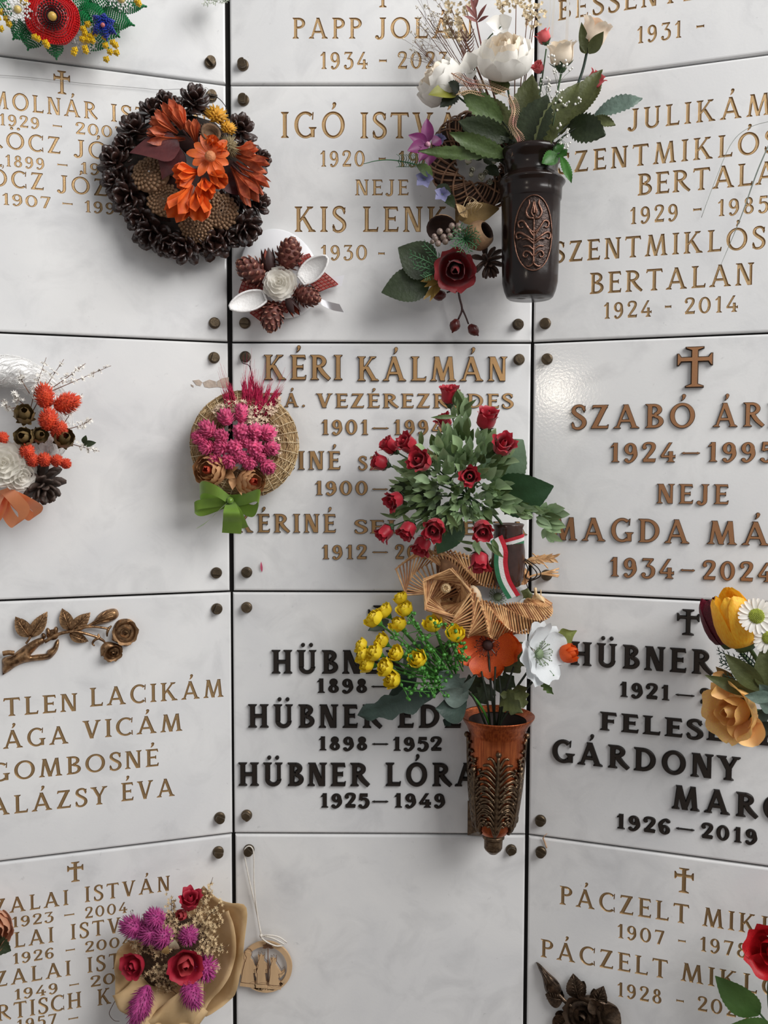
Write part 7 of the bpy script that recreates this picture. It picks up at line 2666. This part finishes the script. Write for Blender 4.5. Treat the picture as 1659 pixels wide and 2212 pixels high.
def wood_ornament():
    T = Thing('wooden_ornament', 'round cut-out plywood ornament with three robed figures hanging on white string', 'ornament', FM, 575, 2085)
    k = T.k
    m_w = mat('plywood', (206, 172, 132), .6, 0, .14, 18, .1, 80, stretch=(6, 1, 1))
    m_e = mat('laser_edge', (112, 78, 54), .7, 0, .2, 60)
    cx, cy, R = 576, 2082, 58
    z0, z1 = .004, .0075
    n = 56
    mb = MB()
    V = []
    for r, z in ((R, z0), (R, z1), (R - 11, z1), (R - 11, z0)):
        for q in range(n):
            a = 2 * PI * q / n
            V.append(T.p(cx, cy, 0) + np.array([r * k * math.cos(a), r * k * math.sin(a), z]))
    mb.add(np.array(V), grid_faces(4, n, True), 0)
    base = [(cx + (R - 6) * math.cos(a), cy + (R - 6) * math.sin(a)) for a in np.linspace(math.radians(38), math.radians(142), 20)]
    slab(T, mb, base, z0, z1)
    mb.build('wooden_ring', m_w, T.o, False)

    def crown(x, y, s):
        return [(x - 7 * s, y), (x - 8 * s, y - 9 * s), (x - 4 * s, y - 5 * s), (x - 1 * s, y - 11 * s), (x + 3 * s, y - 5 * s), (x + 7 * s, y - 9 * s), (x + 7 * s, y)]
    figs = [
     [(520, 2122), (524, 2098), (529, 2078), (533, 2068), (529, 2062), (529, 2054), (534, 2049), (541, 2050), (545, 2056), (543, 2064), (548, 2070), (552, 2080), (558, 2084), (556, 2094), (549, 2094), (552, 2126)],
     [(555, 2126), (556, 2104), (553, 2098), (556, 2080), (560, 2072)] + crown(566, 2064, .9) + [(572, 2070), (578, 2076), (582, 2086), (580, 2094), (574, 2094), (578, 2126)],
     [(580, 2128), (584, 2104), (584, 2086), (588, 2076)] + crown(592, 2070, .8) + [(597, 2076), (602, 2084), (608, 2094), (615, 2088), (616, 2096), (608, 2104), (602, 2104), (608, 2130)],
    ]
    for f in figs:
        mb = MB()
        slab(T, mb, f, z0 + .0002, z1 + .0004)
        o = mb.build('robed_figure', m_w, T.o, False)
        b = MB()
        P = f + [f[0]]
        b.add(*tube([T.p(x, y, z1 + .0004) for x, y in P], .55 * k, 4))
        b.build('burnt_outline', m_e, o)
    mb = MB()
    mb.add(*tube([T.p(579, 2122, z1 + .001), T.p(579, 2044, z1 + .001)], 1.1 * k, 5))
    for a in (-.2, .5, 1.2, 1.9, 2.6, 3.3):
        add_leaf(mb, T.p(579, 2046, z1 + .001), T.p(579 + 13 * math.cos(a), 2046 - 10 * math.sin(a), z1 + .001), 5 * k, LANCE, .2, .1)
    for pts in ([(538, 2124), (548, 2120), (556, 2124), (566, 2122), (578, 2124), (590, 2130), (606, 2128)], [(576, 2126), (590, 2134), (604, 2132)]):
        px_tube(T, mb, [(x, y, z1 + .0002) for x, y in pts], .6, 4, 14)
    mb.build('palm_and_lines', m_e, T.o)
    m_s = mat('white_cord', (226, 220, 210), .8, 0, .12, 300, .3, 600)
    mb = MB()
    px_tube(T, mb, [(564, 2022, .009), (556, 1975, .008), (549, 1910, .007), (548, 1846, .008), (543, 1830, .0085), (534, 1829, .0085), (528, 1840, .008), (534, 1880, .007), (552, 1960, .007), (565, 2020, .009)], 1.4, 5, 50)
    px_tube(T, mb, [(563, 2022, .01), (580, 2020, .012), (602, 2024, .012), (620, 2036, .01)], 1.8, 5, 14)
    px_tube(T, mb, [(563, 2024, .01), (575, 2034, .012), (595, 2043, .013), (610, 2043, .011)], 1.8, 5, 14)
    px_tube(T, mb, [(570, 2022, .011), (592, 2028, .014), (614, 2040, .012)], 1.6, 5, 12)
    V, F = ball(4 * k, 8, 6)
    mb.add(V + T.p(564, 2021, .01), F)
    mb.build('cord', m_s, T.o)


wood_ornament()


# ================================================================== flowers at the edges of the view
T = Thing('peach_rose', 'peach artificial rose with a dark serrated leaf cut by the left edge', 'flower', FL, -25, 2005)
k = T.k
bloom(T, 'bloom', T.p(-25, 2004, .02), (.25, .1, .95), 44 * k, 'peony', mat('petal_salmon', (226, 170, 138), .55, 0, .12, 40, rnd=.04, trans=.2), M_STEM_D, 3, 4, .5)
put_leaf(T, T.o, (-22, 2028, .03), (24, 2054, .035), 42, M_GREEN_D, widths=OVAL, serr=.3, nserr=8, rows=24)
mb = MB()
px_tube(T, mb, [(-25, 2012, .012), (-30, 2080, .01), (-30, 2140, .012)], 2.6, 6, 8)
mb.build('stem', M_STEM_D, T.o)

G_T = 'artificial flowers hanging in from the right edge'


def edge_flower(name, lab, cat):
    T = Thing(name, lab, cat, FR, 1668, 1500, 0.02, G_T)
    return T


def edge_stem(T, pts, m=M_STEM, r=3.4):
    mb = MB()
    px_tube(T, mb, [(1690, 1560, .03)] + pts, [r, r * .9], 7, 14)
    mb.build('stem', m, T.o)


M_TY = mat('petal_tulip_yellow', (255, 208, 64), .5, 0, .2, 22, .2, 60, rgb2=(248, 180, 40), rnd=.05, trans=.25, stretch=(1, 1, .3))
M_TR = mat('petal_tulip_wine', (112, 24, 44), .5, 0, .3, 22, rgb2=(74, 12, 28), rnd=.05, trans=.15)
T = edge_flower('yellow_tulip', 'yellow tulip beside a dark red one at the right edge', 'flower')
k = T.k
edge_stem(T, [(1660, 1480, .06), (1632, 1420, .065), (1612, 1392, .068)], M_GREEN, 5)
bloom(T, 'bloom', T.p(1608, 1392, .068), (-.36, .9, .22), 68 * k, 'tulip', M_TY, M_GREEN, 2, 0, .3, nu=9, nv=10)
T = edge_flower('wine_red_tulip', 'dark wine red tulip behind the yellow tulip', 'flower')
edge_stem(T, [(1650, 1480, .04), (1610, 1420, .04), (1578, 1388, .04)], M_GREEN, 4)
bloom(T, 'bloom', T.p(1576, 1388, .04), (-.42, .88, .1), 60 * k, 'tulip', M_TR, M_GREEN, 5, 0, .3, nu=8, nv=9)
M_DC = mat('daisy_green_centre', (186, 196, 84), .8, 0, .35, 220, .8, 260)
for cx, cy, z, r, d, lab in ((1634, 1331, .095, 34, (.1, .25, .95), 'white daisy with a green centre in front of the yellow tulip'), (1660, 1376, .08, 32, (.35, -.1, .9), 'white daisy half cut off by the right edge')):
    T = edge_flower('white_daisy', lab, 'flower')
    edge_stem(T, [(1680, 1450, .06), (cx + 8, cy + 30, z - .01), (cx, cy, z - .004)], M_STEM, 2.6)
    P = T.p(cx, cy, z)
    X = frame(nrm(d))
    mb = MB()
    V, F = ball(1, 16, 8, (.47 * r * k, .47 * r * k, .2 * r * k))
    mb.add(place(V, P, X), F)
    for q in range(120):
        a, rr = q * 2.4, .46 * r * math.sqrt(q / 120)
        e = np.array([rr * math.cos(a), rr * math.sin(a), .2 * r * math.sqrt(max(0, 1 - (q / 120))) + 1.2]) * k
        V, F = ball(1.5 * k, 4, 3)
        mb.add(V + P + X @ e, F)
    o = mb.build('daisy_centre', M_DC, T.o)
    pd = cached(('daisyp', lab), lambda: (lambda b: (b.add(*leafy(r * .78 * k, r * .14 * k, [.5, .8, .95, 1, .9, .5], bend=-.25, tilt=.28, curl=.25, rows=7, cols=5)), b.data('petal', M_WHITE_P))[1])(MB()))
    for q in range(24):
        a = q * 2 * PI / 24
        link('petal', pd, o, mat4(P + X @ (np.array([math.cos(a), math.sin(a), 0]) * .32 * r * k + np.array([0, 0, -.001 * (q % 2)])), X @ rotz(a - PI / 2)))
M_YR = mat('petal_apricot', (246, 204, 116), .5, 0, .2, 22, rgb2=(242, 184, 124), rnd=.06, trans=.25)
T = edge_flower('apricot_rose', 'large yellow apricot rose drooping below the tulips at the right edge', 'flower')
edge_stem(T, [(1680, 1540, .05), (1640, 1535, .05), (1615, 1530, .05)], M_STEM, 3.4)
bloom(T, 'bloom', T.p(1608, 1530, .058), (-.62, .0, .75), 66 * k, 'rose', M_YR, M_STEM, 6, 3, .6, nu=9, nv=9)
for b, t, w in (((1610, 1560, .07), (1632, 1612, .085), 62), ((1600, 1550, .065), (1596, 1600, .08), 56), ((1570, 1480, .06), (1536, 1500, .085), 36), ((1560, 1460, .06), (1540, 1455, .07), 26), ((1620, 1570, .07), (1652, 1580, .08), 60)):
    put_leaf(T, T.o, b, t, w, M_YR, name='petal', widths=PETAL, bend=.9, curl=.25)
T = edge_flower('tulip_leaves', 'broad green tulip leaves and conifer twigs between tulip and apricot rose', 'leaves')
edge_stem(T, [(1660, 1520, .05), (1648, 1500, .055)], M_GREEN, 3)
for b, t, w, m in (((1650, 1492, .07), (1566, 1412, .09), 44, M_GREEN_O), ((1640, 1500, .065), (1522, 1458, .085), 30, M_GREEN_O), ((1668, 1490, .07), (1648, 1395, .08), 60, M_GREEN_O), ((1668, 1505, .08), (1608, 1502, .1), 30, M_GREEN_G), ((1672, 1530, .08), (1640, 1520, .1), 28, M_GREEN_G), ((1665, 1500, .075), (1640, 1478, .095), 30, M_GREEN_G), ((1660, 1550, .05), (1628, 1540, .06), 50, M_STEM_D), ((1665, 1580, .05), (1640, 1560, .06), 50, M_STEM_D)):
    put_leaf(T, T.o, b, t, w, m, widths=LANCE if w < 50 else OVAL, fold=.3, rows=18)
put_leaf(T, T.o, (1590, 1480, .05), (1546, 1440, .06), 24, mat('ochre_dry_leaf', (124, 98, 52), .7), widths=LANCE)
mb = MB()
for i in range(9):
    rg = random.Random(i)
    conifer(T, mb, (1650, 1450 + i * 4, .05), (1540 + rg.uniform(0, 60), 1395 + i * 9, .065), 16, 15, 1.2, i)
mb.build('conifer_twigs', mat('conifer_dark', (48, 82, 66), .5, 0, .3, 90), T.o)

T = Thing('red_rose', 'bright red artificial rose with two green leaves in the lower right corner', 'flower', FR, 1672, 2060)
k = T.k
M_RR = mat('petal_bright_red', (214, 30, 40), .5, 0, .25, 40, rgb2=(176, 16, 28), rnd=.05, trans=.2)
mb = MB()
px_tube(T, mb, [(1690, 2300, .02), (1668, 2220, .03), (1660, 2140, .035), (1668, 2080, .04)], 3.2, 6, 14)
px_tube(T, mb, [(1668, 2222, .03), (1650, 2200, .034), (1632, 2178, .036)], 2.2, 6, 8)
mb.build('stem', M_STEM, T.o)
bloom(T, 'bloom', T.p(1676, 2046, .05), (-.25, .2, .9), 56 * k, 'rose', M_RR, M_STEM, 5, 5, .8, nu=9, nv=9)
put_leaf(T, T.o, (1660, 2070, .05), (1618, 2068, .07), 40, M_RR, name='petal', widths=PETAL, bend=.8)
M_RL = mat('rose_leaf_green', (82, 116, 58), .5, 0, .25, 40, .3, 120, trans=.25)
put_leaf(T, T.o, (1640, 2192, .036), (1545, 2108, .045), 66, M_RL, widths=OVAL, serr=.1, nserr=14, rows=28, fold=.15)
put_leaf(T, T.o, (1668, 2225, .036), (1572, 2216, .05), 64, M_RL, widths=OVAL, serr=.1, nserr=14, rows=28, fold=.15)

# ================================================================== stray bits lying against the wall
T = Thing('grass_blade', 'dry grey grass blade leaning across the right-hand engraved plaque', 'grass blade', FR, 1610, 480)
mb = MB()
mb.add(*ribbon(T.pts([(1690, 250, .012), (1640, 360, .014), (1600, 470, .012), (1553, 582, .004)]), [3.4 * T.k, 4 * T.k, 2.6 * T.k, .8 * T.k], (.9, .3, .2)))
mb.build('blade', mat('grass_grey_green', (142, 150, 140), .5, 0, .2, 60), T.o)
mb = MB()
px_tube(T, mb, [(1680, 258, .01), (1620, 275, .01), (1580, 310, .008), (1545, 390, .005), (1515, 470, .003)], .55, 4, 24)
mb.build('fine_stalk', mat('grass_grey_green', (142, 150, 140)), T.o)
T = Thing('fallen_petal', 'tiny pink petal stuck to the marble below the straw wreath', 'petal', FM, 565, 1224)
put_leaf(T, T.o, (566, 1236, .001), (564, 1213, .002), 5, mat('pink_petal_bit', (206, 84, 116), .6), name='petal', rows=6, cols=3)
T = Thing('straw_bit', 'bent bit of straw caught in the right joint below the copper vase', 'straw', FR, 1172, 1815)
mb = MB()
px_tube(T, mb, [(1182, 1800, .003), (1176, 1806, .004), (1173, 1811, .003)], [.6, 1.4], 5, 6)
px_tube(T, mb, [(1173, 1810, .003), (1177, 1820, .002), (1181, 1832, .002)], [1.9, 1.7], 5, 6)
mb.build('stalk', mat('straw_bit', (196, 160, 128), .7), T.o)

# worn patch of old adhesive on the blank left plaque
T = OnPlaque(('L', 2), 455, 828)
M_AD = mat('old_adhesive', (186, 170, 156), .8, 0, .25, 120, .4, 300)
for poly in ([(416, 822), (430, 820), (437, 826), (433, 834), (424, 832)], [(438, 826), (452, 820), (466, 824), (470, 836), (452, 838), (442, 836)], [(468, 824), (480, 817), (494, 815), (494, 838), (480, 838), (470, 836)], [(412, 830), (418, 833), (418, 837), (413, 834)]):
    mb = MB()
    slab(T, mb, poly, 0, .0005)
    mb.build('adhesive_patch', M_AD, T.o, False)
